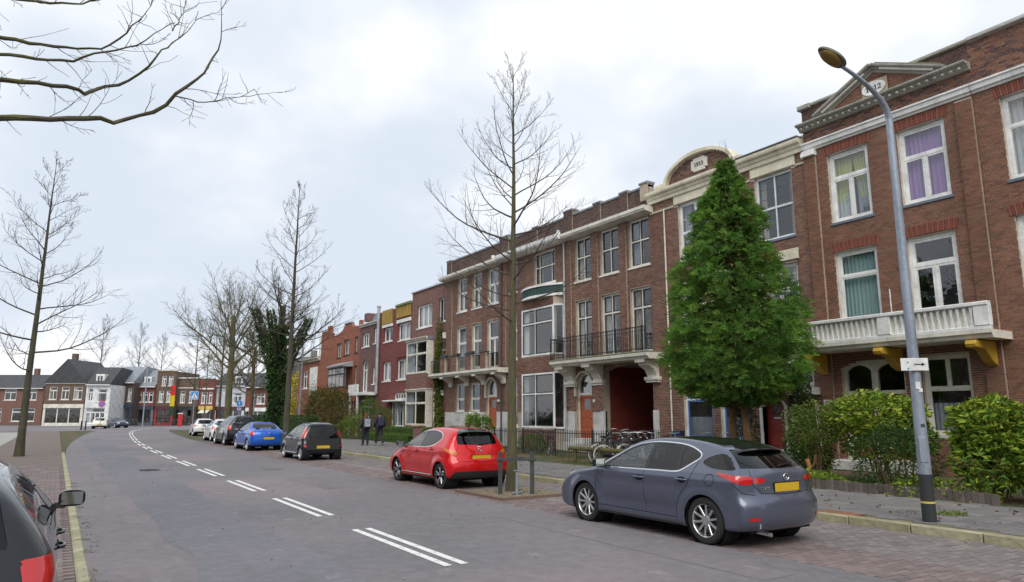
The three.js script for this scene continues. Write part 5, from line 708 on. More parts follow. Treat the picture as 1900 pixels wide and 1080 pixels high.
// o: L length, W half width, side: silhouette polygon (x from tail, y), belt, tumble, axles, parts drawn as regions of the skin
function makeCar(name, label, o) {
  const { L, W, side, belt, tumble = 0.42, wr = 0.31, rim = 0.22, rx, fx, cell = 0.03, bowR = 0.12, bowF = 0.24, crown = 0.09, k = 0.09, paintMat, glass = CM.tint, x = 0, z = 0, turn = Math.PI / 2 } = o;
  // local axes while meshing: X forward from the tail, Y up, Z lateral
  const S = 0.01, gx0 = -0.3, gy0 = -0.1, gw = Math.ceil((L + 0.6) / S) + 1, gh = Math.ceil(2.3 / S) + 1, tab = new Float32Array(gw * gh); const St = 3;
  { const cw = Math.ceil(gw / St) + 1, chh = Math.ceil(gh / St) + 1, c = new Float32Array(cw * chh); for (let i = 0; i < cw; i++) for (let j = 0; j < chh; j++) c[i * chh + j] = polyD(side, gx0 + i * S * St, gy0 + j * S * St); for (let i = 0; i < gw; i++) for (let j = 0; j < gh; j++) { const a = i / St, b = j / St, i0 = Math.min(cw - 2, Math.floor(a)), j0 = Math.min(chh - 2, Math.floor(b)), u = a - i0, v = b - j0; tab[i * gh + j] = lerp(lerp(c[i0 * chh + j0], c[(i0 + 1) * chh + j0], u), lerp(c[i0 * chh + j0 + 1], c[(i0 + 1) * chh + j0 + 1], u), v); } }
  const sd = (x, y) => { const a = clamp((x - gx0) / S, 0, gw - 1.001), b = clamp((y - gy0) / S, 0, gh - 1.001), i = Math.floor(a), j = Math.floor(b), u = a - i, v = b - j; return lerp(lerp(tab[i * gh + j], tab[(i + 1) * gh + j], u), lerp(tab[i * gh + j + 1], tab[(i + 1) * gh + j + 1], u), v); };
  const bl = (x) => (typeof belt === 'function' ? belt(x) : belt);
  const width = (x, y) => { const t = (x - L / 2) / (L / 2), b = bl(x); let w = W * (1 - (t > 0 ? 0.05 : o.tailTaper ?? 0.035) * Math.abs(t) ** 3); const mid = 0.58, q = (y - mid) / 0.42; w -= 0.045 * W * q * q; const sh = o.shoulder ?? 0.012; w += sh * Math.exp(-(((y - (b - 0.1)) / 0.07) ** 2)); w -= (o.scallop ?? 0.012) * Math.exp(-(((y - 0.42) / 0.1) ** 2)) * Math.exp(-(((x - L / 2) / (L * 0.2)) ** 4)); for (const ax of [rx, fx]) { const d = Math.hypot(x - ax, y - wr); w += (o.flare ?? 0.02) * Math.exp(-(((d - wr * 1.2) / 0.09) ** 2)); } if (y > b) { const e = y - b; w = w - tumble * e - 0.12 * e * e + (o.haunch ?? 0) * 0; } return w; };
  const F = (X, Y, Z) => { const az = Math.abs(Z), t = X / L, bow = t < 0.5 ? -bowR * (1 - t * 2) : bowF * (t * 2 - 1); const a = sd(X + bow * az * az * (t < 0.5 ? az / W : 1), Y + crown * az * az * sstep(0.25, 0.6, Y)); return smax(a, az - width(X, Y), k); };
  let T = nets(F, [-0.12, 0.05, -W - 0.12], [L + 0.12, o.H + 0.12, W + 0.12], cell);
  const g = thing(name, label, 'car', [x, 0, z], turn, o.group); const body = new THREE.Group(); const put = (n, tris, m, d = 0) => { if (!tris.length) return null; const q = mesh(n, toGeo(d ? inset(tris, d) : tris), m, g); q.position.set(-L / 2, 0, 0); return q; };
  const sideF = (v) => Math.abs(v[5]) > 0.42;
  // wheel openings
  let arch; for (const ax of [rx, fx]) { const R = wr + (o.archGap ?? 0.032); [arch, T] = cut(T, (v) => (Math.abs(v[2]) < W * 0.62 ? 1 : Math.max(Math.hypot(v[0] - ax, (v[1] - wr) * 1.0) - R, -1))); }
  // side glass: chrome surround, dark pillars, panes
  if (o.dlo) {
    const tw = o.trim ?? 0.016; let reg; [reg, T] = cut(T, (v) => (sideF(v) && v[1] > 0.6 ? polyQ(o.dlo, v[0], v[1]) - tw : 1)); let inn, tr;[inn, tr] = cut(reg, (v) => polyQ(o.dlo, v[0], v[1])); for (const sgn of [1, -1]) put('window_trim', tr.filter((t) => t[0][2] * sgn > 0), o.trimMat || CM.gloss);
    for (const w of o.wins) { let q;[q, inn] = cut(inn, (v) => polyQ(w, v[0], v[1])); for (const sgn of [1, -1]) put('side_window', q.filter((t) => t[0][2] * sgn > 0), w.tint || glass, 0.006); }
    for (const sgn of [1, -1]) put('pillar', inn.filter((t) => t[0][2] * sgn > 0), CM.gloss, 0.003);
  }
  // regions seen from behind or in front: polygons in (|z| or z, y)
  const region = (n, test, mat, d = 0, both = false) => { let q;[q, T] = cut(T, test); if (both) for (const sgn of [1, -1]) put(n, q.filter((t) => (t[0][2] + t[1][2] + t[2][2]) * sgn > 0), mat, d); else put(n, q, mat, d); };
  if (o.rearGlass) region('rear_window', (v) => (v[0] < L * 0.4 && v[1] > o.belt0 - 0.15 && v[3] < 0.25 ? polyQ(o.rearGlass, Math.abs(v[2]), v[1]) : 1), o.rearTint || glass, 0.006);
  if (o.rearQuarter) region('quarter_window', (v) => (sideF(v) && v[1] > 0.7 ? polyQ(o.rearQuarter, v[0], v[1]) : 1), CM.tint, 0.004, true);
  if (o.windscreen) region('windscreen', (v) => (v[0] > L * 0.45 && v[4] > 0.2 && v[3] > 0.15 ? polyQ(o.windscreen, Math.abs(v[2]), v[1]) : 1), CM.glass, 0.005);
  for (const [n, P, m, b, lim] of o.tail || []) region(n, (v) => (v[0] < (lim || 0.75) ? polyQ(P, Math.abs(v[2]) + Math.max(v[0], 0), v[1]) : 1), m, -0.004, b !== false);
  for (const [n, P, m, b] of o.nose || []) region(n, (v) => (v[0] > L - 0.9 ? polyQ(P, Math.abs(v[2]) + Math.max(L - v[0], 0), v[1]) : 1), m, n === 'grille' ? 0.02 : -0.004, b !== false);
  for (const [n, P, m] of o.flank || []) region(n, (v) => (sideF(v) ? polyQ(P, v[0], v[1]) : 1), m, -0.003, true);
  for (const P of o.roofDark || []) region('roof_panel', (v) => (v[4] > 0.6 && v[1] > belt0(o) + 0.15 ? polyQ(P, v[0], Math.abs(v[2])) : 1), CM.gloss);
  // panel gaps
  { const q = []; const gapW = o.gapW ?? 0.0045; for (const P of o.seams || []) { const fn = (v) => (sideF(v) ? lineQ(P, v[0], v[1]) - gapW : 1); T = refine(T, fn, 0.007); let r;[r, T] = cut(T, fn); q.push(...r); } for (const P of o.rearSeams || []) { const fn = (v) => (v[0] < 0.8 && v[3] < 0.1 ? lineQ(P, Math.abs(v[2]) + Math.max(0, v[0]), v[1]) - gapW : 1); T = refine(T, fn, 0.007); let r;[r, T] = cut(T, fn); q.push(...r); } const m = put('panel_gap', q, CM.gap, 0.008); if (m) m.userData.kind = 'stuff'; }
  put('body', T, paintMat);
  const gP = (n, geo, mat) => { const m = mesh(n, geo, mat, g); m.position.x += -L / 2; return m; };
  const surf = (X, Y, s) => { let a = W * 0.3, b = W + 0.1; for (let i = 0; i < 24; i++) { const m = (a + b) / 2; if (F(X, Y, m) < 0) a = m; else b = m; } return s * a; };
  const rearX = (Y, Z) => { let a = -0.15, b = L * 0.3; for (let i = 0; i < 24; i++) { const m = (a + b) / 2; if (F(m, Y, Z) > 0) a = m; else b = m; } return b; };
  // floor pan, wheel housings, cabin
  gP('floor_pan', new G().box(0.25, L - 0.35, 0.2, 0.3, -W * 0.72, W * 0.72).box(rx + wr + 0.05, fx - wr - 0.05, 0.19, 0.3, -W * 0.93, W * 0.93), CM.gap);
  for (const ax of [rx, fx]) for (const s of [1, -1]) { const c = new THREE.CylinderGeometry(wr + 0.05, wr + 0.05, W * 0.36, 24, 1, true); c.rotateX(Math.PI / 2); c.translate(ax, wr, s * W * 0.76); const hg = new G().add(c); const e = new THREE.CircleGeometry(wr + 0.05, 24); e.translate(ax, wr, s * W * 0.58); hg.add(e); const m = gP('wheel_housing', hg, new THREE.MeshStandardMaterial({ color: CM.gap.color, roughness: 1, side: THREE.DoubleSide })); }
  if (o.cabin !== false) { const yb = o.belt0 - 0.1, c0 = o.c0 ?? rx + 0.15, c1 = o.c1 ?? fx - 0.55; const bw = W * 0.8; gP('cabin_tray', new G().box(c0 - 0.4, c1 + 0.5, 0.32, 0.42, -bw, bw).box(c1 + 0.15, c1 + 0.55, 0.42, yb + 0.06, -bw, bw).box(c0 - 0.55, c0 - 0.3, 0.42, yb, -bw, bw), CM.cabin);
    const seatF = (X, Z, wd) => { const q = new G(); q.cbox(X - 0.05, X + 0.5, 0.5, 0.66, Z - wd, Z + wd, 0.05); const b = new G().cbox(-0.07, 0.07, 0, 0.6, -wd, wd, 0.06).geo(); q.add(b, M4(X - 0.02, 0.55, Z, 0, 0, 0.28)); const hd = new G().cbox(-0.05, 0.05, 0, 0.2, -wd * 0.5, wd * 0.5, 0.04).geo(); q.add(hd, M4(X - 0.22, 1.16 + (o.H - 1.45) * 0.6, Z, 0, 0, 0.15)); return q; };
    for (const s of [1, -1]) gP('seat', seatF(c1 - 0.75, s * 0.36, 0.24), CM.cabin); gP('rear_seat', new G().cbox(c0 - 0.1, c0 + 0.45, 0.5, 0.66, -bw + 0.05, bw - 0.05, 0.05).cbox(c0 - 0.3, c0 - 0.1, 0.6, yb + 0.05, -bw + 0.05, bw - 0.05, 0.05), CM.cabin);
    for (const s of [0.38, -0.38]) gP('head_restraint', new G().cbox(c0 - 0.26, c0 - 0.14, yb + 0.06, yb + 0.26, s - 0.13, s + 0.13, 0.05), CM.cabin);
    const sw = new THREE.TorusGeometry(0.18, 0.016, 8, 24); sw.rotateY(Math.PI / 2 - 0.35); sw.translate(c1 - 0.08, yb + 0.05, -0.36); gP('steering_wheel', sw, CM.gloss); }
  // wheels
  const wh = wheelSet(wr, rim, o.tw ?? 0.2, o.wheel, o.wheelMat); for (const [ax, s] of [[rx, 1], [rx, -1], [fx, 1], [fx, -1]]) { const c = wh.clone(); c.position.set(ax - L / 2, wr, s * (W - 0.02 - (o.tw ?? 0.2) / 2)); if (s < 0) c.rotation.y = Math.PI; c.rotation.z = ax * 2.1; g.add(c); }
  // mirrors, handles, plates, wiper, exhaust
  if (o.mirror) for (const s of [1, -1]) { const [X, Y] = o.mirror, Z = surf(X, Y, s), m = sub('mirror', g, X - L / 2, Y, Z + s * 0.02); mesh('arm', new G().cbox(-0.03, 0.04, -0.05, 0.0, Math.min(0, s * 0.1), Math.max(0, s * 0.1), 0.012), CM.plastic, m); const sh = new THREE.SphereGeometry(1, 18, 12), p = sh.attributes.position; for (let i = 0; i < p.count; i++) { const v = [p.getX(i), p.getY(i), p.getZ(i)].map((q) => Math.sign(q) * Math.abs(q) ** 0.6); p.setXYZ(i, Math.max(v[0], -0.35) * 0.09, v[1] * 0.072, v[2] * 0.105); } sh.computeVertexNormals(); sh.translate(0, 0.035, s * 0.14); mesh('shell', sh, o.mirrorMat || paintMat, m); mesh('mirror_glass', new G().cbox(-0.04, -0.034, -0.02, 0.09, s * 0.14 - 0.085, s * 0.14 + 0.085, 0.002), CM.mirrorGlass, m); }
  for (const [X, Y] of o.handles || []) for (const s of [1, -1]) { const Z = surf(X, Y, s), h = mesh('door_handle', new G().tube([[-0.1, 0, 0], [-0.08, 0.002, s * 0.03], [0, 0.004, s * 0.038], [0.08, 0.002, s * 0.03], [0.1, 0, 0]], [0.012, 0.014, 0.015, 0.014, 0.012], 8), o.handleMat || paintMat, g); h.position.set(X - L / 2, Y, Z); const cup = new THREE.SphereGeometry(1, 14, 8); cup.scale(0.1, 0.045, 0.012); const c = mesh('handle_recess', cup, CM.gap, g); c.position.set(X - L / 2, Y - 0.004, Z - s * 0.007); }
  if (o.plateY) { const X = rearX(o.plateY, 0.0) - 0.006, p = sub('number_plate', g, X - L / 2, o.plateY, 0); mesh('plate', new G().cbox(-0.008, 0.008, -0.055, 0.055, -0.26, 0.26, 0.003), o.plateMat || CM.plate, p); mesh('plate_surround', new G().box(-0.004, 0.012, -0.068, 0.068, -0.275, 0.275), CM.gloss, p); }
  if (o.wiper) { const [Y, z0, z1, dy] = o.wiper, a = rearX(Y, 0), b = rearX(Y + dy, (z0 + z1) / 2); gP('rear_wiper', new G().tube([[a - 0.02, Y - 0.02, z0], [a - 0.035, Y, z0], [rearX(Y + dy, z1) - 0.025, Y + dy, z1]], [0.02, 0.014, 0.007], 6), CM.gloss); }
  if (o.exhaust) gP('exhaust', new G().tube([[0.25, 0.22, o.exhaust], [0.02, 0.21, o.exhaust]], 0.028, 10), CM.chrome);
  if (o.antenna) { const [X, Y] = o.antenna; gP('antenna', new G().tube([[X, Y - 0.02, 0], [X - 0.02, Y + 0.06, 0], [X - 0.1, Y + 0.16, 0]], [0.02, 0.01, 0.004], 6), CM.plastic); }
  if (o.emblem) { const [Y, r] = o.emblem, X = rearX(Y, 0), t = new THREE.TorusGeometry(r, r * 0.16, 6, 24); t.rotateY(Math.PI / 2); t.scale(1, 0.78, 1); const e = new G().add(t).add(new G().tube([[0, r * 0.4, -r * 0.1], [0, -r * 0.3, r * 0.25], [0, -r * 0.3, -r * 0.55]], r * 0.13, 6).geo()); const m = gP('emblem', e, CM.chrome); m.position.x += X - 0.012; m.position.y = Y; }
  for (const [X0, X1, y, mat, rad] of o.mould || []) for (const s of [1, -1]) { const pts = []; for (let i = 0; i <= 10; i++) { const X = lerp(X0, X1, i / 10); pts.push([X, y, surf(X, y, s) + s * 0.002]); } gP('sill_moulding', new G().tube(pts, rad, 6), mat); }
  if (o.spoiler) { const [X0, X1, Y0, Y1, w] = o.spoiler, q = new G(), n = 16, sec = [[X1, Y1 + 0.006], [X0 + 0.03, Y0 + 0.01], [X0, Y0 - 0.008], [X0 + 0.03, Y0 - 0.028], [X1, Y1 - 0.06]], at = (i, z) => { const e = Math.abs(z) / w, drop = crown * z * z + 0.05 * e ** 8; return [sec[i][0] + bowR * 0.7 * z * z + 0.06 * e ** 6, sec[i][1] - drop, z]; }; for (let a = 0; a < n; a++) for (let i = 0; i < sec.length; i++) { const z0 = lerp(-w, w, a / n), z1 = lerp(-w, w, (a + 1) / n), b = (i + 1) % sec.length; q.quad(at(i, z0), at(b, z0), at(b, z1), at(i, z1)); } for (const z of [-w, w]) { const c = sec.map((_, i) => at(i, z)); for (let i = 1; i + 1 < c.length; i++) q.quad(c[0], c[i], c[i + 1], c[i + 1]); } gP('spoiler', q, o.spoilerMat || paintMat); }
  if (o.text) { const [str, Y, Z, sz] = o.text, tg = text(str, sz, 0.006, fontSans); tg.rotateY(-Math.PI / 2); const m = gP('badge', tg, CM.chrome); m.position.x += rearX(Y, Z) - 0.008; m.position.y = Y; m.position.z = Z; }
  g.userData.rearX = undefined; delete g.userData.rearX; return g;
}
const belt0 = (o) => o.belt0;
const circle = (x, y, r, n = 20) => Array.from({ length: n + 1 }, (_, i) => [x + r * Math.cos((i / n) * 2 * Math.PI), y + r * Math.sin((i / n) * 2 * Math.PI)]);
const CARS = 'cars parked along the right kerb';
makeCar('parked_car', 'steel grey five-door hatchback with ten-spoke silver wheels and chrome window line', {
  L: 4.32, W: 0.8825, H: 1.45, cell: 0.022, belt: 0.95, belt0: 0.95, tumble: 0.44, rx: 0.85, fx: 3.45, wr: 0.318, rim: 0.222, wheel: 'ten', x: 8.54, z: -8.31, shoulder: 0.02, scallop: 0.026, flare: 0.026, bowR: 0.33, bowF: 0.19, k: 0.06, tailTaper: 0.085,
  paintMat: paint(0.105, 0.118, 0.165, 0.4), trimMat: CM.chrome, glass: CM.glass, rearTint: CM.tint, plateY: 0.79, plateMat: CM.plate, mirrorMat: CM.gloss,
  side: smooth([[0.34, 0.22], [0.14, 0.24], [0.06, 0.34], [0.035, 0.5], [0.045, 0.62], [0.09, 0.69], [0.12, 0.76], [0.13, 0.9], [0.15, 0.99], [0.2, 1.03], [0.36, 1.15], [0.52, 1.26], [0.64, 1.315], [0.85, 1.36], [1.2, 1.405], [1.7, 1.432], [2.1, 1.415], [2.45, 1.355], [2.85, 1.17], [3.22, 1.0], [3.4, 0.95], [3.72, 0.9], [4.0, 0.825], [4.2, 0.715], [4.29, 0.58], [4.32, 0.42], [4.28, 0.24], [4.12, 0.19], [3.6, 0.19], [2.0, 0.19], [0.7, 0.2]], 3, true),
  dlo: smooth([[3.0, 0.955], [2.74, 1.11], [2.45, 1.27], [2.1, 1.335], [1.7, 1.34], [1.35, 1.312], [1.12, 1.25], [1.02, 1.195], [1.02, 1.155], [1.12, 1.085], [1.25, 1.0], [1.34, 0.962], [1.7, 0.953], [2.3, 0.945], [2.9, 0.943]], 3, true),
  wins: [[[2.9, 0.96], [2.7, 1.09], [2.42, 1.25], [2.1, 1.317], [2.06, 1.32], [2.03, 0.962]], Object.assign([[1.95, 0.968], [1.98, 1.324], [1.7, 1.326], [1.44, 1.304], [1.36, 0.982]], { tint: CM.tint }), Object.assign([[1.4, 1.3], [1.12, 1.23], [1.035, 1.18], [1.05, 1.15], [1.32, 0.985]], { tint: CM.tint })],
  rearGlass: [[-0.1, 1.03], [0.66, 1.04], [0.6, 1.15], [0.54, 1.275], [-0.1, 1.285]], rearQuarter: smooth([[0.93, 1.1], [0.86, 1.165], [0.72, 1.21], [0.6, 1.215], [0.36, 1.03], [0.56, 1.015], [0.8, 1.04]], 3, true), windscreen: [[-0.1, 1.0], [0.7, 1.0], [0.55, 1.33], [-0.1, 1.35]],
  tail: [['tail_light', smooth([[1.47, 0.975], [1.2, 0.955], [0.95, 0.94], [0.83, 0.935], [0.82, 0.85], [0.98, 0.835], [1.2, 0.87]], 2, true), CM.red, true, 0.9], ['tail_lens', [[0.805, 0.93], [0.58, 0.915], [0.54, 0.885], [0.62, 0.855], [0.8, 0.85]], CM.red], ['reflector', [[0.72, 0.375], [0.92, 0.375], [0.92, 0.42], [0.72, 0.42]], CM.red]],
  nose: [['headlight', smooth([[0.75, 0.64], [1.2, 0.72], [1.5, 0.83], [1.25, 0.82], [0.85, 0.72]], 2, true), CM.clear]], seams: [[[3.1, 0.94], [3.16, 0.75], [3.12, 0.33]], [[2.02, 0.94], [2.03, 0.7], [2.0, 0.33]], [[1.01, 1.12], [1.05, 0.95], [1.12, 0.8], [1.28, 0.62], [1.36, 0.48], [1.36, 0.33]], [[3.12, 0.32], [1.36, 0.31]], circle(0.74, 0.87, 0.08)], rearSeams: [[[0.86, 1.02], [0.8, 0.83], [0.66, 0.72], [0, 0.7]], [[1.2, 0.84], [1.0, 0.72], [0.78, 0.7]]],
  mirror: [2.93, 0.965], handles: [[2.12, 0.82], [1.24, 0.845]], wiper: [1.07, 0, 0.34, 0.02], exhaust: -0.52, emblem: [0.92, 0.055], text: ['CT 200h', 0.785, -0.42, 0.045], spoiler: [0.44, 0.8, 1.285, 1.35, 0.52], spoilerMat: CM.gloss, roofDark: [[[0.6, -0.1], [2.3, -0.1], [2.25, 0.44], [0.8, 0.47]]], mould: [[1.25, 3.05, 0.235, CM.plastic, 0.018]], group: CARS });
makeCar('parked_car', 'bright red hatchback with two-tone wheels and black rear spoiler beside the tree guard', {
  L: 3.97, W: 0.87, H: 1.47, cell: 0.029, belt: 0.97, belt0: 0.97, tumble: 0.4, rx: 0.63, fx: 3.17, wr: 0.308, rim: 0.218, wheel: 'two_tone', wheelMat: CM.gloss, x: 8.8, z: -16.95, shoulder: 0.016, flare: 0.03, bowR: 0.22, k: 0.12, tailTaper: 0.05,
  paintMat: paint(0.56, 0.008, 0.012, 0.12), trimMat: CM.chrome, glass: CM.glass, rearTint: CM.tint, plateY: 0.74, mirrorMat: CM.gloss,
  side: smooth([[0.3, 0.24], [0.1, 0.27], [0.03, 0.38], [0, 0.53], [0.03, 0.68], [0.1, 0.79], [0.15, 0.92], [0.21, 1.02], [0.32, 1.2], [0.42, 1.35], [0.6, 1.415], [1.0, 1.455], [1.5, 1.46], [1.9, 1.43], [2.25, 1.35], [2.62, 1.17], [3.0, 0.99], [3.2, 0.93], [3.5, 0.84], [3.75, 0.72], [3.9, 0.58], [3.965, 0.42], [3.93, 0.27], [3.78, 0.2], [2, 0.2], [0.6, 0.21]], 3, true),
  dlo: smooth([[2.86, 0.985], [2.5, 1.18], [2.15, 1.31], [1.7, 1.365], [1.25, 1.35], [0.95, 1.28], [0.85, 1.19], [0.95, 1.09], [1.25, 0.99], [2.0, 0.97]], 3, true),
  wins: [[[2.68, 1.0], [2.42, 1.19], [2.14, 1.29], [1.86, 1.335], [1.8, 0.99]], Object.assign([[1.73, 0.995], [1.78, 1.342], [1.3, 1.335], [0.99, 1.265], [0.9, 1.185], [0.99, 1.1], [1.26, 1.01]], { tint: CM.tint })],
  rearGlass: [[-0.1, 1.03], [0.55, 1.05], [0.55, 1.2], [0.46, 1.35], [-0.1, 1.36]], windscreen: [[-0.1, 1.02], [0.68, 1.02], [0.53, 1.33], [-0.1, 1.36]],
  tail: [['tail_light', [[1.42, 0.985], [1.1, 0.94], [0.84, 0.89], [0.78, 0.83], [0.88, 0.79], [0.96, 0.84], [1.2, 0.9]], CM.amber, true, 0.9], ['bumper_insert', [[-0.1, 0.15], [1.06, 0.15], [0.95, 0.33], [0.8, 0.42], [-0.1, 0.43]], CM.plastic, false], ['boot_strip', [[-0.1, 0.985], [0.26, 0.985], [0.26, 1.005], [-0.1, 1.005]], CM.chrome, false]],
  nose: [['headlight', [[0.7, 0.62], [1.2, 0.7], [1.4, 0.8], [1.1, 0.78], [0.75, 0.7]], CM.clear]], seams: [[[2.86, 0.96], [2.95, 0.75], [2.88, 0.33]], [[1.76, 0.97], [1.76, 0.33]], [[0.86, 1.12], [0.96, 0.85], [1.12, 0.6], [1.16, 0.33]], [[2.88, 0.32], [1.16, 0.31]]], rearSeams: [[[0.8, 1.02], [0.86, 0.8], [0.7, 0.66], [0, 0.65]]],
  mirror: [2.72, 0.975], handles: [[1.93, 0.86], [1.12, 0.92]], wiper: [1.05, 0, 0.35, 0.02], emblem: [0.92, 0.05], spoiler: [0.28, 0.62, 1.36, 1.42, 0.5], spoilerMat: CM.gloss, roofDark: [[[1.2, -0.1], [2.05, -0.1], [2.05, 0.4], [1.2, 0.42]]], antenna: [0.72, 1.43], mould: [[1.1, 2.8, 0.3, CM.chrome, 0.012]], group: CARS });
makeCar('parked_car', 'small black hatchback with tall red tail lights and glass tailgate', {
  L: 3.43, W: 0.815, H: 1.47, cell: 0.03, belt: 0.93, belt0: 0.93, tumble: 0.34, rx: 0.39, fx: 2.73, wr: 0.28, rim: 0.19, wheel: 'cover', x: 8.93, z: -29.3, bowR: 0.14, k: 0.11, paintMat: paint(0.014, 0.017, 0.026, 0.3), glass: CM.glass, rearTint: CM.tint, plateY: 0.52,
  side: smooth([[0.25, 0.25], [0.06, 0.28], [0, 0.45], [0.02, 0.66], [0.07, 0.8], [0.12, 0.98], [0.22, 1.24], [0.32, 1.39], [0.5, 1.44], [1.0, 1.465], [1.5, 1.45], [1.9, 1.37], [2.3, 1.14], [2.65, 0.97], [2.9, 0.89], [3.2, 0.75], [3.38, 0.57], [3.43, 0.4], [3.38, 0.25], [3.2, 0.2], [1.8, 0.2], [0.5, 0.21]], 3, true),
  dlo: smooth([[2.5, 0.97], [2.2, 1.16], [1.85, 1.32], [1.5, 1.375], [1.1, 1.38], [0.75, 1.33], [0.62, 1.2], [0.75, 1.02], [1.2, 0.95], [2.0, 0.94]], 3, true), wins: [[[2.34, 0.98], [2.1, 1.16], [1.82, 1.3], [1.55, 1.345], [1.5, 0.965]], [[1.42, 0.97], [1.47, 1.35], [1.1, 1.355], [0.8, 1.31], [0.7, 1.2], [0.8, 1.05], [1.15, 0.98]]],
  rearGlass: [[-0.1, 0.8], [0.55, 0.8], [0.58, 0.95], [0.54, 1.2], [0.48, 1.34], [-0.1, 1.36]], windscreen: [[-0.1, 1.0], [0.66, 1.0], [0.52, 1.32], [-0.1, 1.34]], tail: [['tail_light', [[0.86, 0.86], [1.06, 0.86], [1.12, 1.1], [1.06, 1.3], [0.9, 1.3], [0.82, 1.05]], CM.red, true, 0.6], ['reflector', [[0.62, 0.52], [0.86, 0.52], [0.84, 0.6], [0.64, 0.6]], CM.red]],
  nose: [['headlight', [[0.5, 0.6], [0.95, 0.66], [1.1, 0.78], [0.8, 0.76], [0.55, 0.7]], CM.clear]], seams: [[[2.5, 0.95], [2.52, 0.7], [2.45, 0.33]], [[1.45, 0.94], [1.45, 0.33]], [[0.66, 1.1], [0.72, 0.8], [0.9, 0.55], [0.9, 0.33]]], mirror: [2.3, 0.98], handles: [[1.6, 0.82], [0.85, 0.86]], wiper: [0.84, 0, 0.3, 0.02], emblem: [0.72, 0.045], mould: [[0.95, 2.4, 0.28, CM.silver, 0.02]], group: CARS });
makeCar('parked_car', 'royal blue coupe with high boot and round red tail lights', {
  L: 4.36, W: 0.88, H: 1.43, cell: 0.033, belt: 0.98, belt0: 0.98, tumble: 0.42, rx: 0.85, fx: 3.46, wr: 0.315, rim: 0.22, wheel: 'five', x: 8.95, z: -38.35, bowR: 0.24, k: 0.13, tailTaper: 0.06, paintMat: paint(0.014, 0.11, 0.52, 0.3), glass: CM.glass, rearTint: CM.tint, plateY: 0.62,
  side: smooth([[0.3, 0.25], [0.08, 0.28], [0, 0.45], [0.01, 0.7], [0.07, 0.92], [0.2, 1.03], [0.6, 1.07], [0.85, 1.14], [1.2, 1.31], [1.6, 1.405], [2.0, 1.42], [2.4, 1.36], [2.85, 1.16], [3.25, 0.98], [3.5, 0.92], [4.0, 0.78], [4.28, 0.56], [4.36, 0.4], [4.3, 0.25], [4.1, 0.2], [2, 0.2], [0.7, 0.21]], 3, true),
  dlo: smooth([[3.0, 0.985], [2.6, 1.19], [2.25, 1.31], [1.8, 1.355], [1.45, 1.29], [1.15, 1.13], [1.1, 1.03], [1.6, 0.99], [2.4, 0.975]], 3, true), wins: [[[2.84, 1.0], [2.55, 1.18], [2.22, 1.29], [1.84, 1.33], [1.75, 1.0]], [[1.68, 1.005], [1.76, 1.325], [1.48, 1.27], [1.22, 1.12], [1.18, 1.045]]],
  rearGlass: [[-0.1, 1.09], [0.6, 1.09], [0.5, 1.34], [-0.1, 1.36]], windscreen: [[-0.1, 1.0], [0.7, 1.0], [0.54, 1.32], [-0.1, 1.34]], tail: [['tail_light', smooth([[0.8, 0.86], [0.95, 0.94], [1.2, 0.92], [1.35, 0.82], [1.15, 0.76], [0.9, 0.76]], 3, true), CM.red, true, 0.7]], nose: [['headlight', [[0.6, 0.6], [1.1, 0.68], [1.3, 0.8], [0.95, 0.76]], CM.clear]],
  seams: [[[3.05, 0.96], [3.1, 0.7], [3.0, 0.33]], [[1.7, 0.97], [1.55, 0.6], [1.55, 0.33]]], rearSeams: [[[0.82, 1.0], [0.76, 0.72], [0, 0.7]]], mirror: [2.9, 0.99], mirrorMat: CM.gloss, handles: [[1.85, 0.86]], emblem: [0.9, 0.05], mould: [[1.3, 3.0, 0.3, CM.silver, 0.012]], group: CARS });
makeCar('parked_car', 'large black sport utility vehicle parked ahead of the blue coupe', {
  L: 4.8, W: 0.95, H: 1.75, cell: 0.036, belt: 1.15, belt0: 1.15, tumble: 0.32, rx: 0.95, fx: 3.81, wr: 0.36, rim: 0.25, wheel: 'five', x: 9.3, z: -45.75, bowR: 0.14, k: 0.12, paintMat: paint(0.009, 0.011, 0.015, 0.2), rearTint: CM.tint, plateY: 0.85,
  side: smooth([[0.3, 0.35], [0.07, 0.4], [0, 0.6], [0.03, 0.9], [0.08, 1.1], [0.2, 1.45], [0.32, 1.66], [0.55, 1.71], [1.2, 1.74], [2.2, 1.73], [2.6, 1.67], [3.0, 1.42], [3.35, 1.19], [3.65, 1.12], [4.2, 1.05], [4.6, 0.93], [4.77, 0.72], [4.8, 0.5], [4.75, 0.33], [4.5, 0.28], [2.5, 0.28], [0.7, 0.3]], 3, true),
  dlo: [[3.15, 1.2], [2.9, 1.38], [2.6, 1.56], [2.2, 1.62], [1.2, 1.63], [0.6, 1.58], [0.42, 1.45], [0.4, 1.22], [1.5, 1.17]], wins: [[[3.0, 1.22], [2.8, 1.4], [2.55, 1.55], [2.2, 1.6], [2.15, 1.21]], [[2.07, 1.21], [2.1, 1.6], [1.35, 1.61], [1.3, 1.2]], [[1.2, 1.21], [1.25, 1.6], [0.66, 1.56], [0.5, 1.43], [0.48, 1.25]]],
  rearGlass: [[-0.1, 1.16], [0.68, 1.16], [0.6, 1.6], [-0.1, 1.62]], windscreen: [[-0.1, 1.22], [0.75, 1.22], [0.6, 1.62], [-0.1, 1.64]], tail: [['tail_light', [[0.82, 0.92], [1.2, 0.92], [1.25, 1.15], [0.98, 1.18], [0.86, 1.12]], CM.red, true, 0.7]], nose: [['headlight', [[0.6, 0.82], [1.1, 0.86], [1.2, 1.0], [0.7, 0.98]], CM.clear]], seams: [[[3.2, 1.1], [3.2, 0.45]], [[2.12, 1.1], [2.12, 0.45]], [[1.25, 1.15], [1.2, 0.8], [1.4, 0.45]]], mirror: [3.1, 1.2], handles: [[2.3, 1.05], [1.4, 1.08]], roofDark: [], group: CARS });
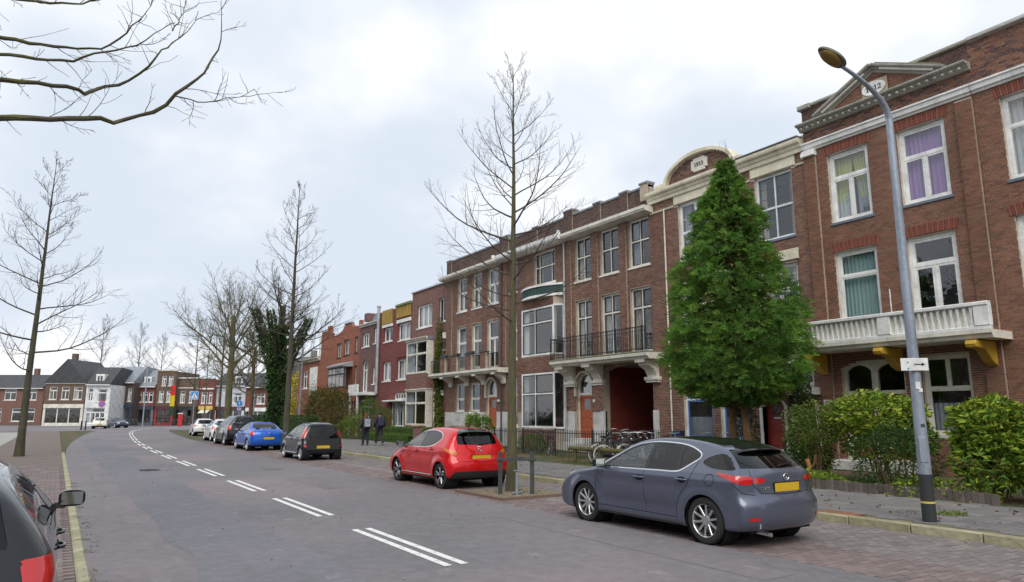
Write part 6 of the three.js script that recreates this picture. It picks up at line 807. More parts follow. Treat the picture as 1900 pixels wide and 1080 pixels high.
makeCar('parked_car', 'white small hatchback squeezed ahead of the black sport utility vehicle', {
  L: 3.9, W: 0.85, H: 1.5, cell: 0.045, belt: 0.97, belt0: 0.97, rx: 0.6, fx: 3.1, wr: 0.3, rim: 0.21, wheel: 'five', x: 9.7, z: -52.9, k: 0.12, paintMat: paint(0.66, 0.67, 0.68, 0), plateY: 0.7, rearTint: CM.tint,
  side: smooth([[0.3, 0.24], [0.08, 0.27], [0, 0.5], [0.06, 0.76], [0.2, 1.02], [0.4, 1.38], [0.62, 1.46], [1.1, 1.5], [1.6, 1.48], [2.1, 1.38], [2.55, 1.15], [2.95, 0.98], [3.4, 0.85], [3.75, 0.66], [3.89, 0.42], [3.82, 0.25], [3.6, 0.2], [0.7, 0.21]], 3, true), dlo: [[2.7, 1.0], [2.1, 1.32], [1.5, 1.4], [0.95, 1.35], [0.75, 1.2], [0.95, 1.02]], wins: [[[2.5, 1.02], [2.08, 1.28], [1.75, 1.35], [1.7, 1.01]], [[1.62, 1.02], [1.65, 1.37], [1.0, 1.32], [0.83, 1.2], [1.0, 1.05]]],
  rearGlass: [[-0.1, 1.02], [0.56, 1.04], [0.48, 1.36], [-0.1, 1.38]], windscreen: [[-0.1, 1.02], [0.68, 1.02], [0.52, 1.36], [-0.1, 1.38]], tail: [['tail_light', [[0.8, 0.8], [1.1, 0.82], [1.15, 1.0], [0.92, 1.02]], CM.red]], mirror: [2.55, 0.99], mirrorMat: CM.gloss, handles: [[1.8, 0.86]], group: CARS });
makeCar('parked_car', 'white hatchback with yellow number plate where the road bends', {
  L: 4.26, W: 0.895, H: 1.46, cell: 0.045, belt: 0.96, belt0: 0.96, rx: 0.78, fx: 3.41, wr: 0.315, rim: 0.22, wheel: 'five', x: 10.9, z: -67.6, turn: Math.PI / 2 - 0.04, k: 0.12, paintMat: paint(0.68, 0.69, 0.7, 0), plateY: 0.56, rearTint: CM.tint,
  side: smooth([[0.3, 0.24], [0.06, 0.28], [0, 0.5], [0.03, 0.75], [0.14, 0.95], [0.38, 1.3], [0.6, 1.41], [1.1, 1.455], [1.7, 1.46], [2.2, 1.4], [2.7, 1.17], [3.1, 0.98], [3.6, 0.88], [4.05, 0.72], [4.24, 0.48], [4.2, 0.25], [4, 0.2], [0.8, 0.21]], 3, true), dlo: [[2.9, 0.99], [2.4, 1.27], [1.9, 1.37], [1.3, 1.37], [0.95, 1.3], [0.9, 1.15], [1.1, 0.99]], wins: [[[2.7, 1.01], [2.35, 1.25], [2.05, 1.32], [2, 1.0]], [[1.92, 1.0], [1.95, 1.34], [1.32, 1.33], [1.03, 1.27], [1.0, 1.16], [1.15, 1.01]]],
  rearGlass: [[-0.1, 1.0], [0.62, 1.0], [0.5, 1.33], [-0.1, 1.35]], windscreen: [[-0.1, 1.0], [0.7, 1.0], [0.54, 1.34], [-0.1, 1.36]], tail: [['tail_light', [[0.66, 0.78], [1.1, 0.8], [1.15, 0.94], [0.7, 0.92]], CM.red], ['bumper_insert', [[-0.1, 0.15], [1.0, 0.15], [0.95, 0.36], [-0.1, 0.36]], CM.plastic, false]], mirror: [2.75, 0.98], mirrorMat: CM.gloss, handles: [[2.1, 0.85], [1.2, 0.87]], group: CARS });
{ const [x, z] = bear(184, 93); makeCar('parked_car', 'cream white hatchback with yellow plate by the white painted house', {
  L: 4.0, W: 0.87, H: 1.46, cell: 0.05, belt: 0.97, belt0: 0.97, rx: 0.63, fx: 3.2, wr: 0.31, rim: 0.21, wheel: 'five', x, z, turn: Math.PI / 2 + 0.05 - YAW * 0.2, k: 0.13, paintMat: paint(0.66, 0.65, 0.55, 0), plateY: 0.5, rearTint: CM.tint,
  side: smooth([[0.3, 0.24], [0.08, 0.27], [0, 0.5], [0.05, 0.76], [0.2, 1.02], [0.42, 1.35], [0.62, 1.42], [1.1, 1.46], [1.6, 1.45], [2.1, 1.36], [2.55, 1.15], [2.95, 0.98], [3.4, 0.87], [3.8, 0.68], [3.98, 0.42], [3.9, 0.25], [3.6, 0.2], [0.7, 0.21]], 3, true), dlo: [[2.7, 1.0], [2.1, 1.3], [1.5, 1.37], [0.95, 1.32], [0.75, 1.2], [0.95, 1.02]], wins: [[[2.5, 1.02], [2.08, 1.27], [1.75, 1.33], [1.7, 1.01]], [[1.62, 1.02], [1.65, 1.34], [1.0, 1.29], [0.83, 1.2], [1.0, 1.05]]], rearGlass: [[-0.1, 1.02], [0.56, 1.04], [0.48, 1.34], [-0.1, 1.36]], windscreen: [[-0.1, 1.02], [0.68, 1.02], [0.52, 1.34], [-0.1, 1.36]], tail: [['tail_light', [[0.9, 0.86], [1.2, 0.88], [1.2, 0.98], [0.95, 1.0]], CM.red], ['bumper_insert', [[-0.1, 0.15], [1.0, 0.15], [0.95, 0.4], [-0.1, 0.4]], CM.plastic, false]], mirror: [2.55, 0.99], group: 'cars parked by the far houses' }); }
{ const [x, z] = bear(217, 99); makeCar('parked_car', 'dark blue car facing the camera beside the cream white hatchback', {
  L: 4.2, W: 0.87, H: 1.45, cell: 0.055, belt: 0.96, belt0: 0.96, rx: 0.8, fx: 3.35, wr: 0.31, rim: 0.21, wheel: 'five', x, z, turn: -Math.PI / 2 + 0.3, k: 0.13, paintMat: paint(0.02, 0.025, 0.06, 0.3),
  side: smooth([[0.3, 0.24], [0.06, 0.28], [0, 0.5], [0.03, 0.75], [0.14, 0.95], [0.38, 1.3], [0.6, 1.41], [1.1, 1.455], [1.7, 1.46], [2.2, 1.4], [2.7, 1.17], [3.1, 0.98], [3.6, 0.88], [4.0, 0.72], [4.18, 0.48], [4.14, 0.25], [3.9, 0.2], [0.8, 0.21]], 3, true), dlo: [[2.9, 0.99], [2.4, 1.27], [1.9, 1.37], [1.3, 1.37], [0.95, 1.3], [0.9, 1.15], [1.1, 0.99]], wins: [[[2.7, 1.01], [2.35, 1.25], [2.05, 1.32], [1.1, 1.3], [1.15, 1.01]]], windscreen: [[-0.1, 1.0], [0.7, 1.0], [0.54, 1.34], [-0.1, 1.36]], nose: [['headlight', [[0.6, 0.6], [1.1, 0.66], [1.1, 0.76], [0.6, 0.72]], CM.clear]], mirror: [2.75, 0.98], group: 'cars parked by the far houses' }); }
makeCar('parked_car', 'black car at the left kerb showing its right door mirror', {
  L: 4.2, W: 0.86, H: 1.46, cell: 0.036, belt: 0.95, belt0: 0.95, rx: 0.78, fx: 3.35, wr: 0.31, rim: 0.215, wheel: 'five', x: -0.76, z: -6.95, k: 0.12, paintMat: paint(0.012, 0.013, 0.016, 0.2), glass: CM.tint, plateY: 0.6,
  side: smooth([[0.3, 0.24], [0.06, 0.28], [0, 0.5], [0.03, 0.75], [0.14, 0.95], [0.38, 1.3], [0.6, 1.41], [1.1, 1.455], [1.7, 1.46], [2.2, 1.4], [2.7, 1.17], [3.1, 0.98], [3.6, 0.88], [4.0, 0.72], [4.18, 0.48], [4.14, 0.25], [3.9, 0.2], [0.8, 0.21]], 3, true), dlo: smooth([[2.9, 0.975], [2.4, 1.26], [1.9, 1.36], [1.3, 1.36], [0.95, 1.29], [0.88, 1.15], [1.1, 0.98], [2, 0.965]], 2, true), wins: [[[2.7, 0.99], [2.35, 1.25], [2.05, 1.32], [2, 0.985]], [[1.92, 0.99], [1.95, 1.34], [1.32, 1.33], [1.03, 1.27], [1.0, 1.16], [1.15, 1.0]]],
  rearGlass: [[-0.1, 1.0], [0.6, 1.0], [0.5, 1.33], [-0.1, 1.35]], windscreen: [[-0.1, 1.0], [0.7, 1.0], [0.54, 1.34], [-0.1, 1.36]], tail: [['tail_light', [[0.8, 0.78], [1.15, 0.8], [1.2, 0.95], [0.85, 0.94]], CM.red]], seams: [[[2.95, 0.95], [2.95, 0.33]], [[1.96, 0.95], [1.96, 0.33]], [[0.9, 1.1], [1.0, 0.8], [1.2, 0.5], [1.2, 0.33]]], mirror: [2.82, 0.985], handles: [[2.1, 0.83], [1.25, 0.85]] });
// ---------------------------------------------------------------- bare street trees
const barkTex = (r, g, b, r2, g2, b2, s) => new THREE.MeshStandardMaterial({ roughness: 0.95, map: tex(256, (u, v) => { const a = fbm(u * 10, v * 5, 5, 5, s), m = sstep(0.45, 0.62, fbm(u * 5, v * 5, 5, 4, s + 9)), k = 0.55 + 0.9 * a; return [sr(lerp(r, r2, m) * k), sr(lerp(g, g2, m) * k), sr(lerp(b, b2, m) * k)]; }, true, 1.2, 0.6), bumpMap: tex(256, (u, v) => fbm(u * 16, v * 8, 8, 4, s + 2), false, 2, 1), bumpScale: 0.02 });
const BARK = { moss: barkTex(0.1, 0.085, 0.055, 0.11, 0.115, 0.035, 3), dark: barkTex(0.075, 0.066, 0.052, 0.085, 0.085, 0.035, 5), brown: barkTex(0.17, 0.1, 0.05, 0.12, 0.1, 0.045, 8), twig: std(0.075, 0.062, 0.045, 0.9), twigGreen: std(0.115, 0.105, 0.05, 0.9), grey: std(0.11, 0.1, 0.095, 0.9) };
const V3 = (x, y, z) => new THREE.Vector3(x, y, z);
function grow(g, p, d, len, r, lev, o) {                            // one curved limb with its side shoots
  const n = lev === 0 ? 9 : lev === 1 ? 6 : 4, pts = [p.toArray()], rad = [r], seg = lev === 0 ? 6 : lev === 1 ? 4 : 3; let q = p.clone(), dir = d.clone(); const kids = [];
  for (let i = 1; i <= n; i++) { const t = i / n; dir.add(V3(rr(-1, 1), rr(-1, 1), rr(-1, 1)).multiplyScalar(o.wob ?? 0.13)); dir.y += (o.up ?? 0.07) * (lev === 0 ? 0.5 + t : 0.8); dir.normalize(); q = q.clone().addScaledVector(dir, len / n); pts.push(q.toArray()); rad.push(Math.max(r * Math.pow(1 - t * 0.93, 0.8), o.minR ?? 0.0032)); if (lev < o.levels && i < n && t > 0.12) kids.push([q.clone(), dir.clone(), t]); }
  g.tube(pts, rad, seg, false);
  const per = (o.kids || [2, 1.6, 1])[lev] || 1;
  for (const [kp, kd, t] of kids) { let m = Math.floor(per) + (rnd() < per % 1 ? 1 : 0); while (m--) { const ax = V3(rr(-1, 1), rr(-1, 1), rr(-1, 1)).cross(kd).normalize(), nd = kd.clone().applyAxisAngle(ax, rr(0.45, 0.95)); nd.y += 0.1; nd.normalize(); grow(g, kp, nd, len * rr(0.28, 0.5) * (1.15 - t * 0.6), Math.max(r * (1 - t * 0.7) * 0.5, o.minR ?? 0.0032), lev + 1, o); } }
}
function bareTree(name, label, x, z, o) {
  const t = thing(name, label, 'tree', [x, o.y || 0, z], rr(0, 6), o.group), tr = new G(), H = o.h, n = 16, pts = [], rad = []; let dx = 0, dz = 0;
  const top = o.fork ? o.fork : H; for (let i = 0; i <= n; i++) { const q = i / n, y = q * top; dx += rr(-1, 1) * (o.lean ?? 0.02); dz += rr(-1, 1) * (o.lean ?? 0.02); const fl = 1 + 0.35 * Math.exp(-y / 0.25); pts.push([dx * q, y - (i ? 0 : 0.1), dz * q]); rad.push(Math.max(o.r * fl * Math.pow(1 - (o.fork ? 0.45 : 0.97) * q, 0.9), 0.008)); }
  tr.tube(pts, rad, 10, false); mesh('trunk', tr, o.bark || BARK.moss, t);
  const cr = new G(), N = o.n, at = (y) => { const q = clamp(y / top) * n, i = Math.min(n - 1, Math.floor(q)), f = q - i; return [V3(...pts[i]).lerp(V3(...pts[i + 1]), f), lerp(rad[i], rad[i + 1], f)]; };
  for (let i = 0; i < N; i++) {
    const q = (i + rr(0, 0.9)) / N, y = lerp(o.y0, top * 0.985, Math.pow(q, 0.9)), [p, r] = at(y), az = i * 2.4 + rr(-0.5, 0.5), el = o.el ? o.el(q) : lerp(0.25, 1.0, q), d = V3(Math.cos(az) * Math.cos(el), Math.sin(el), Math.sin(az) * Math.cos(el));
    const len = (o.len ? o.len(q) : lerp(2.6, 0.7, q)) * rr(0.75, 1.15); grow(cr, p, d, len, Math.min(r * 0.55, len * (o.thick ?? 0.014)), 0, o);
  }
  mesh('crown', cr, o.twig || BARK.twig, t); return t;
}
bareTree('street_tree', 'young bare street tree in the timber guard between the red and grey cars', 9.12, -14.16, { h: 10.7, r: 0.128, y0: 3.9, n: 40, levels: 2, up: 0.085, len: (q) => (q < 0.1 ? 2.2 : lerp(3.5, 0.6, Math.pow(q, 0.9))), el: (q) => lerp(0.06, 0.85, q), kids: [1.05, 0.8, 0], thick: 0.0095, minR: 0.0026, wob: 0.1, group: 'bare street trees in the parking lane' });
bareTree('street_tree', 'bare street tree with upswept top between the black hatchback and blue coupe', 9.45, -35.0, { h: 13.6, r: 0.17, y0: 5.2, n: 34, levels: 2, up: 0.08, len: (q) => lerp(3.3, 0.6, q), el: (q) => lerp(0.1, 0.9, q), kids: [1.1, 0.8, 0], thick: 0.01, minR: 0.0045, wob: 0.1, bark: BARK.dark, group: 'bare street trees in the parking lane' });
{ const [x, z] = bear(420, 69); bareTree('broad_tree', 'tall spreading bare tree with two leaning limbs beyond the white cars', x, z, { h: 17, r: 0.36, fork: 11.5, y0: 5, n: 17, levels: 3, up: 0.075, el: (q) => lerp(0.45, 1.25, q), len: (q) => lerp(8.6, 5.4, q), kids: [1.8, 1.4, 0.9], thick: 0.012, minR: 0.006, twig: BARK.twigGreen, lean: 0.05 }); }
{ const [x, z] = bear(404, 76); bareTree('slim_tree', 'slim bare tree just behind the tall spreading tree', x, z, { h: 15, r: 0.15, y0: 5, n: 20, levels: 2, up: 0.06, len: (q) => lerp(4.6, 1, q), kids: [1.4, 1.0], minR: 0.006, bark: BARK.dark }); }
{ const [x, z] = bear(462, 60); bareTree('twiggy_tree', 'brown-trunked twiggy tree behind the black sport utility vehicle', x, z, { h: 10.5, r: 0.2, fork: 7.5, y0: 3, n: 18, levels: 3, up: 0.05, el: (q) => lerp(0.2, 1.0, q), len: (q) => lerp(4.6, 2.8, q), kids: [1.9, 1.4, 0.8], minR: 0.006, bark: BARK.brown, twig: BARK.twigGreen }); }
{ const [x, z] = bear(354, 84); bareTree('slim_tree', 'slim bare tree above the blue pedestrian crossing sign', x, z, { h: 13.5, r: 0.13, y0: 4, n: 24, levels: 2, up: 0.05, len: (q) => lerp(4.6, 0.9, q), el: (q) => lerp(0.1, 0.8, q), kids: [1.4, 1.0], minR: 0.007, bark: BARK.dark }); }
{ const [x, z] = bear(377, 92); bareTree('slim_tree', 'thin bare tree right of the pedestrian crossing sign', x, z, { h: 12.5, r: 0.12, y0: 4, n: 20, levels: 2, up: 0.05, len: (q) => lerp(4, 1, q), kids: [1.4, 1.0], minR: 0.007, twig: BARK.twigGreen }); }
for (const [px, f, h, lab] of [[175, 128, 19, 'bare tree rising behind the white painted house'], [247, 138, 19, 'bare fan-shaped tree behind the red house with dormer'], [290, 142, 17, 'faint bare tree behind the tall brown house'], [405, 140, 17, 'bare tree behind the pale lilac house']]) { const [x, z] = bear(px, f); bareTree('background_tree', lab, x, z, { h, r: 0.2, y0: 7, n: 18, levels: 2, up: 0.05, el: (q) => lerp(0.5, 1.15, q), len: (q) => lerp(6.5, 1.6, q), kids: [1.7, 1.1], minR: 0.008, twig: BARK.grey, bark: BARK.dark }); }
{ const [x, z] = bear(35, 31); bareTree('left_street_tree', 'tall twiggy bare tree on the left side of the road', x, z, { h: 13.5, r: 0.17, y0: 3.6, n: 30, levels: 2, up: 0.06, len: (q) => lerp(4.0, 1.0, q), el: (q) => lerp(0.05, 0.85, q), kids: [1.3, 0.9], minR: 0.0045, thick: 0.01, bark: BARK.dark }); }
// the near tree at the left: its trunk stands outside the view, its limbs reach in over the road
{
  const t = thing('overhanging_tree', 'bare tree whose long mossy limbs arch in over the left lane', 'tree', [-3.1, 0, -9.6]), tr = new G(); tr.tube([[0, -0.1, 0], [0, 0.3, 0], [0.02, 2, 0.02], [0.05, 4.2, 0], [0, 6.5, 0.05], [-0.05, 9, 0]], [0.36, 0.27, 0.22, 0.19, 0.13, 0.05], 10, false); mesh('trunk', tr, BARK.moss, t);
  const limbs = [
    [[0.2, 4.4], [1.6, 4.9], [2.95, 5.25], [3.14, 5.33], [3.31, 5.35], [3.48, 5.45], [3.76, 5.6], [3.93, 5.74], [4.04, 5.89], [4.22, 6.07], [4.33, 6.29], [4.41, 6.52], [4.48, 6.71], [4.51, 7.01], [4.44, 7.38]],
    [[0.15, 4.9], [1.5, 5.45], [2.9, 5.74], [3.01, 5.78], [3.2, 5.95], [3.43, 6.05], [3.59, 6.21], [3.7, 6.33], [3.77, 6.46], [3.86, 6.64], [3.92, 6.75], [4.07, 6.97], [4.17, 7.14], [4.23, 7.31]],
    [[0.12, 5.2], [1.4, 5.7], [2.88, 5.97], [3.04, 6.07], [3.28, 6.17], [3.47, 6.25], [3.61, 6.36], [3.75, 6.52], [3.88, 6.7]],
    [[0.1, 5.6], [1.4, 6.05], [2.85, 6.26], [3.12, 6.34], [3.28, 6.44], [3.39, 6.57], [3.49, 6.75], [3.58, 6.95], [3.65, 7.2]], [[0.1, 6.1], [1.5, 6.5], [2.81, 6.7], [3.11, 6.8], [3.29, 6.89], [3.4, 6.97], [3.6, 7.3]],
    [[4.0, 5.86], [4.17, 5.84], [4.36, 5.85], [4.6, 5.95], [4.78, 6.01], [4.96, 6.16]], [[3.9, 6.75], [3.96, 6.95], [4.01, 7.11], [4.05, 7.4]]];
  const cr = new G(), o = { levels: 2, up: 0.06, kids: [1.4, 0.8], minR: 0.0026, wob: 0.24 };
  limbs.forEach((P, i) => { const main = i < 5, zoff = [0, -0.35, 0.3, -0.1, 0.25, 0, -0.35][i], pts = new THREE.CatmullRomCurve3(P.map(([x, y], k) => V3(x, y, 0.1 + zoff * clamp(k / 3) + (main ? 0.12 * Math.sin(k * 0.9 + i) : 0.1 * k / 5)))).getSpacedPoints(main ? 34 : 12).map((v) => [v.x + rr(-0.012, 0.012), v.y + rr(-0.014, 0.014), v.z + rr(-0.012, 0.012)]); const r0 = main ? [0.055, 0.047, 0.04, 0.04, 0.032][i] : 0.009; cr.tube(pts, pts.map((_, k) => Math.max(0.004, rr(0.88, 1.14) * r0 * Math.pow(1 - k / (pts.length - 0.4), main ? 0.85 : 0.6))), 7, false);
    for (let k = main ? 1 : 0; k + 1 < pts.length; k++) for (let m = 0; m < (rnd() < (main ? 0.62 : 0.8) ? 1 : 0); m++) { const f = rnd(), p = V3(...pts[k]).lerp(V3(...pts[k + 1]), f), d = V3(...pts[k + 1]).sub(V3(...pts[k])).normalize(), ax = V3(rr(-1, 1), rr(-1, 1), rr(-1, 1)).cross(d).normalize(), nd = d.clone().applyAxisAngle(ax, rr(0.5, 1.1)); grow(cr, p, nd, rr(0.15, 0.75), 0.0055, rnd() < 0.5 ? 1 : 2, o); } });
  for (let i = 0; i < 10; i++) { const a = 1.2 + i * 0.55, d = V3(-Math.abs(Math.cos(a)), rr(0.3, 1), Math.sin(a)).normalize(); grow(cr, V3(0, rr(4, 8), 0), d, rr(2, 3.5), 0.05, 0, { ...o, kids: [1.5, 1] }); }
  mesh('crown', cr, BARK.moss, t);
}
// ---------------------------------------------------------------- foliage
const leafMat = (rough = 0.55) => new THREE.MeshPhysicalMaterial({ color: 0xffffff, vertexColors: true, roughness: rough, specularIntensity: 0.35, transmission: 0.28, thickness: 0, side: THREE.DoubleSide });
const LEAF = leafMat(), LEAFMAT = leafMat(1);
class Leaves {
  constructor() { this.g = new G(); this.g.c = []; }
  leaf(p, n, l, w, col, droop = 0.2) {                               // folded diamond, four points, pointing along n
    const d = n.clone().normalize(), s = V3(rr(-1, 1), rr(-0.4, 0.4), rr(-1, 1)).cross(d).normalize(), u = s.clone().cross(d), tip = p.clone().addScaledVector(d, l).addScaledVector(V3(0, -1, 0), droop * l), m = p.clone().addScaledVector(d, l * 0.45).addScaledVector(u, w * 0.35), a = m.clone().addScaledVector(s, w / 2).addScaledVector(u, -w * 0.3), b = m.clone().addScaledVector(s, -w / 2).addScaledVector(u, -w * 0.3), P = p.toArray(), T = tip.toArray(), A = a.toArray(), B = b.toArray(), Mi = m.toArray();
    this.g.quad(P, A, T, Mi); this.g.quad(P, Mi, T, B); for (let i = 0; i < 12; i++) this.g.c.push(...col); return this;
  }
  blade(p, d, side, l, w, col) { const m = p.clone().addScaledVector(d, l * 0.5), a = m.clone().addScaledVector(side, w / 2).toArray(), b = m.clone().addScaledVector(side, -w / 2).toArray(); this.g.quad(p.toArray(), a, p.clone().addScaledVector(d, l).toArray(), b); for (let i = 0; i < 6; i++) this.g.c.push(...col); }
  // a flat fan of scale leaves, as cypress and cedar carry them
  frond(p, d, len, n, l, w, col) { const s = V3(rr(-1, 1), rr(-0.5, 0.5), rr(-1, 1)).cross(d).normalize(), up = s.clone().cross(d); for (let i = 0; i < n; i++) { const t = i / n, q = p.clone().addScaledVector(d, len * t).addScaledVector(V3(0, -1, 0), 0.35 * len * t * t), sg = i % 2 ? 1 : -1, dd = d.clone().multiplyScalar(0.75).addScaledVector(s, sg * 0.7 * (1 - t * 0.6)).add(V3(0, -0.35 * t, 0)).normalize(), k = rr(0.8, 1.25); this.blade(q, dd, up.clone().cross(dd).normalize(), l * (1.1 - 0.6 * t) * rr(0.8, 1.2), w, col.map((v) => v * k)); } }
  col(list) { const c = list[Math.floor(rnd() * list.length)], k = rr(0.75, 1.3); return c.map((v) => v * k); }
  // leaves spread through a lumpy ellipsoid, thickest towards its skin
  blob(c, r, n, l, w, cols, up = 0.35, lump = 0.25) { const s0 = rnd() * 50; for (let i = 0; i < n; i++) { const d = V3(rr(-1, 1), rr(-0.75, 1), rr(-1, 1)).normalize(), k = (0.72 + 0.32 * Math.pow(rnd(), 0.5)) * (1 - lump + 2 * lump * noise3(d.x * 2.2 + s0, d.y * 2.2, d.z * 2.2 + s0)), q = k * (rnd() < 0.25 ? rr(0.4, 1) : 1), p = V3(c[0] + d.x * r[0] * q, c[1] + d.y * r[1] * q, c[2] + d.z * r[2] * q); const nd = d.clone().multiplyScalar(0.55).add(V3(rr(-1, 1), rr(-0.6, 0.5) + up, rr(-1, 1))); this.leaf(p, nd, l * rr(0.7, 1.25), w * rr(0.7, 1.2), this.col(cols)); } return this; }
  block(x0, x1, y0, y1, z0, z1, n, l, w, cols) { for (let i = 0; i < n; i++) { const f = rnd(); let x = rr(x0, x1), y = rr(y0, y1), z = rr(z0, z1), d; if (f < 0.4) { y = y1 + rr(-0.05, 0.03); d = V3(0, 1, 0); } else if (f < 0.7) { x = x0 + rr(-0.02, 0.06); d = V3(-1, 0.2, 0); } else if (f < 0.9) { z = rnd() < 0.5 ? z0 : z1; d = V3(0, 0.2, z === z0 ? -1 : 1); } else d = V3(rr(-1, 1), rr(-1, 1), rr(-1, 1)); this.leaf(V3(x, y, z), d.add(V3(rr(-0.7, 0.7), rr(-0.7, 0.7), rr(-0.7, 0.7))), l * rr(0.7, 1.2), w, this.col(cols)); } return this; }
}
const CF = { conifer: [[0.115, 0.24, 0.034], [0.097, 0.205, 0.03], [0.145, 0.265, 0.038], [0.078, 0.17, 0.028], [0.17, 0.18, 0.042]], ivy: [[0.04, 0.095, 0.026], [0.055, 0.115, 0.03], [0.075, 0.14, 0.036]], laurel: [[0.3, 0.4, 0.04], [0.22, 0.34, 0.035], [0.36, 0.42, 0.06], [0.13, 0.24, 0.03]], box: [[0.12, 0.22, 0.03], [0.15, 0.26, 0.04], [0.085, 0.17, 0.026]], darkShrub: [[0.045, 0.105, 0.026], [0.06, 0.13, 0.032], [0.085, 0.15, 0.035]], olive: [[0.16, 0.18, 0.04], [0.13, 0.16, 0.034], [0.2, 0.19, 0.05]], yellow: [[0.62, 0.46, 0.035], [0.52, 0.42, 0.05], [0.36, 0.36, 0.05]], rust: [[0.22, 0.135, 0.05], [0.17, 0.115, 0.045], [0.16, 0.15, 0.045]], lime: [[0.28, 0.38, 0.045], [0.22, 0.32, 0.045]], grass: [[0.11, 0.2, 0.035], [0.15, 0.22, 0.04], [0.18, 0.18, 0.065]] };
{ // conifer with two trunks
  const t = thing('conifer', 'dense green conifer on two trunks in front of the house with blue windows', 'tree', [17, 0.09, -13.95]), L = new Leaves(), H = 9.75;
  const R = (y) => { const q = [[1.9, 0.3], [2.3, 1.25], [2.8, 1.72], [3.5, 1.98], [4.6, 1.82], [5.8, 1.58], [7.0, 1.18], [8.2, 0.7], [9.0, 0.3], [9.8, 0.02]]; for (let i = 0; i + 1 < q.length; i++) if (y <= q[i + 1][0]) return lerp(q[i][1], q[i + 1][1], clamp((y - q[i][0]) / (q[i + 1][0] - q[i][0]))); return 0.02; };
  for (let i = 0; i < 980; i++) { const y = lerp(2.0, 9.55, Math.pow(rnd(), 1.3)), a = i * 2.39996 + rr(-0.3, 0.3), Rm = R(y), big = 0.55 + 0.5 * clamp(Rm / 1.8), rad = Rm * Math.pow(rr(0.3, 1.12), 0.55) * (0.86 + 0.3 * noise3(Math.cos(a) * 1.7 + 9, y * 1.3, Math.sin(a) * 1.7)), out = V3(Math.cos(a), 0, Math.sin(a)), c = out.clone().multiplyScalar(rad).add(V3(0, y, 0)), tone = CF.conifer[rnd() < 0.05 ? 4 : Math.floor(rnd() * 4)], tk = rr(0.8, 1.15);
    for (let k = 0; k < 13; k++) { const d = out.clone().multiplyScalar(rr(0.5, 1)).add(V3(rr(-0.7, 0.7), rr(-0.15, 0.75), rr(-0.7, 0.7))).normalize(), p = c.clone().add(V3(rr(-0.14, 0.14), rr(-0.13, 0.13), rr(-0.14, 0.14)).multiplyScalar(big)); L.frond(p, d, rr(0.2, 0.36) * big, 8, 0.13 * big, 0.034, tone.map((v) => v * tk)); } }
  for (let i = 0; i < 3500; i++) { const y = lerp(2.2, 8.6, Math.pow(rnd(), 1.2)), a = rr(0, 6.28), q = R(y) * rr(0, 0.62); L.leaf(V3(Math.cos(a) * q, y, Math.sin(a) * q), V3(Math.cos(a), rr(-0.5, 0.5), Math.sin(a)), rr(0.2, 0.4), rr(0.1, 0.18), L.col(CF.conifer)); }
  const tr = (pts, r) => mesh('trunk', new G().tube(pts, r, 9, false), BARK.brown, t); tr([[-0.05, 0, -0.3], [0, 1.2, -0.28], [0.02, 2.5, -0.18], [0, 5, 0], [0, 9.4, 0]], [0.14, 0.12, 0.11, 0.09, 0.015]); tr([[0.05, 0, 0.28], [0.02, 1.2, 0.22], [0, 2.4, 0.16], [0, 4.5, 0.05]], [0.13, 0.115, 0.1, 0.05]);
  const tw = new G(); for (let i = 0; i < 26; i++) { const y = rr(1.7, 6), a = rr(0, 6.28), q = R(y + 0.6) * 0.9; tw.tube([[0, y, 0], [Math.cos(a) * q * 0.5, y + 0.25, Math.sin(a) * q * 0.5], [Math.cos(a) * q, y + 0.35, Math.sin(a) * q]], [0.03, 0.02, 0.006], 4, false); } for (let i = 0; i < 5; i++) tw.tube([[0, 9.2, 0], [rr(-0.15, 0.15), 9.9, rr(-0.15, 0.15)], [rr(-0.25, 0.25), 10.3, rr(-0.25, 0.25)]], [0.01, 0.005, 0.002], 3, false); stuff('branches', tw, BARK.brown, t);
  mesh('crown', L.g, LEAFMAT, t);
}
function shrub(name, label, x, s, y, parts, o = {}) {
  const t = thing(name, label, o.cat || 'shrub', [x, y, -s], 0, o.group), L = new Leaves(); for (const [c, r, n, l, w, cols, up, lump] of parts) L.blob(c, r, n, l, w, cols, up, lump); mesh('foliage', L.g, o.mat || LEAF, t);
  const st = new G(); for (let i = 0; i < (o.stems ?? 7); i++) { const a = rr(0, 6.28), c = parts[i % parts.length][0], r = parts[i % parts.length][1]; st.tube([[c[0] + Math.cos(a) * 0.05, 0, c[2] + Math.sin(a) * 0.05], [c[0] + Math.cos(a) * r[0] * 0.25, c[1] * 0.6, c[2] + Math.sin(a) * r[2] * 0.25], [c[0] + Math.cos(a) * r[0] * 0.6, c[1] + r[1] * 0.4, c[2] + Math.sin(a) * r[2] * 0.6]], [0.025, 0.016, 0.005], 5, false); } mesh('stems', st, o.stemMat || BARK.brown, t); return t;
}
const GY = 0.09;
shrub('spotted_laurel', 'yellow-green laurel bush with long glossy leaves left of the lamp post', 17.0, 9.85, GY, [[[0, 1.62, 0], [0.85, 0.55, 1.2], 2800, 0.15, 0.075, CF.laurel], [[0.3, 1.1, 0.2], [0.7, 0.6, 1.1], 1500, 0.14, 0.065, [...CF.laurel, ...CF.box]]], { stems: 12 });
shrub('spotted_laurel', 'yellow-green laurel bush at the right of the lamp post', 15.8, 6.75, GY, [[[0, 1.4, 0], [0.75, 0.6, 0.7], 2000, 0.17, 0.085, CF.laurel], [[-0.1, 0.8, 0.1], [0.75, 0.6, 0.7], 1500, 0.17, 0.075, [...CF.box, ...CF.laurel]]]);
shrub('laurel_hedge_bush', 'green bush beyond the lamp post at the garden corner', 15.9, 5.2, GY, [[[0, 1.0, 0], [0.9, 0.95, 1.1], 2800, 0.16, 0.055, [...CF.box, ...CF.laurel]]]);
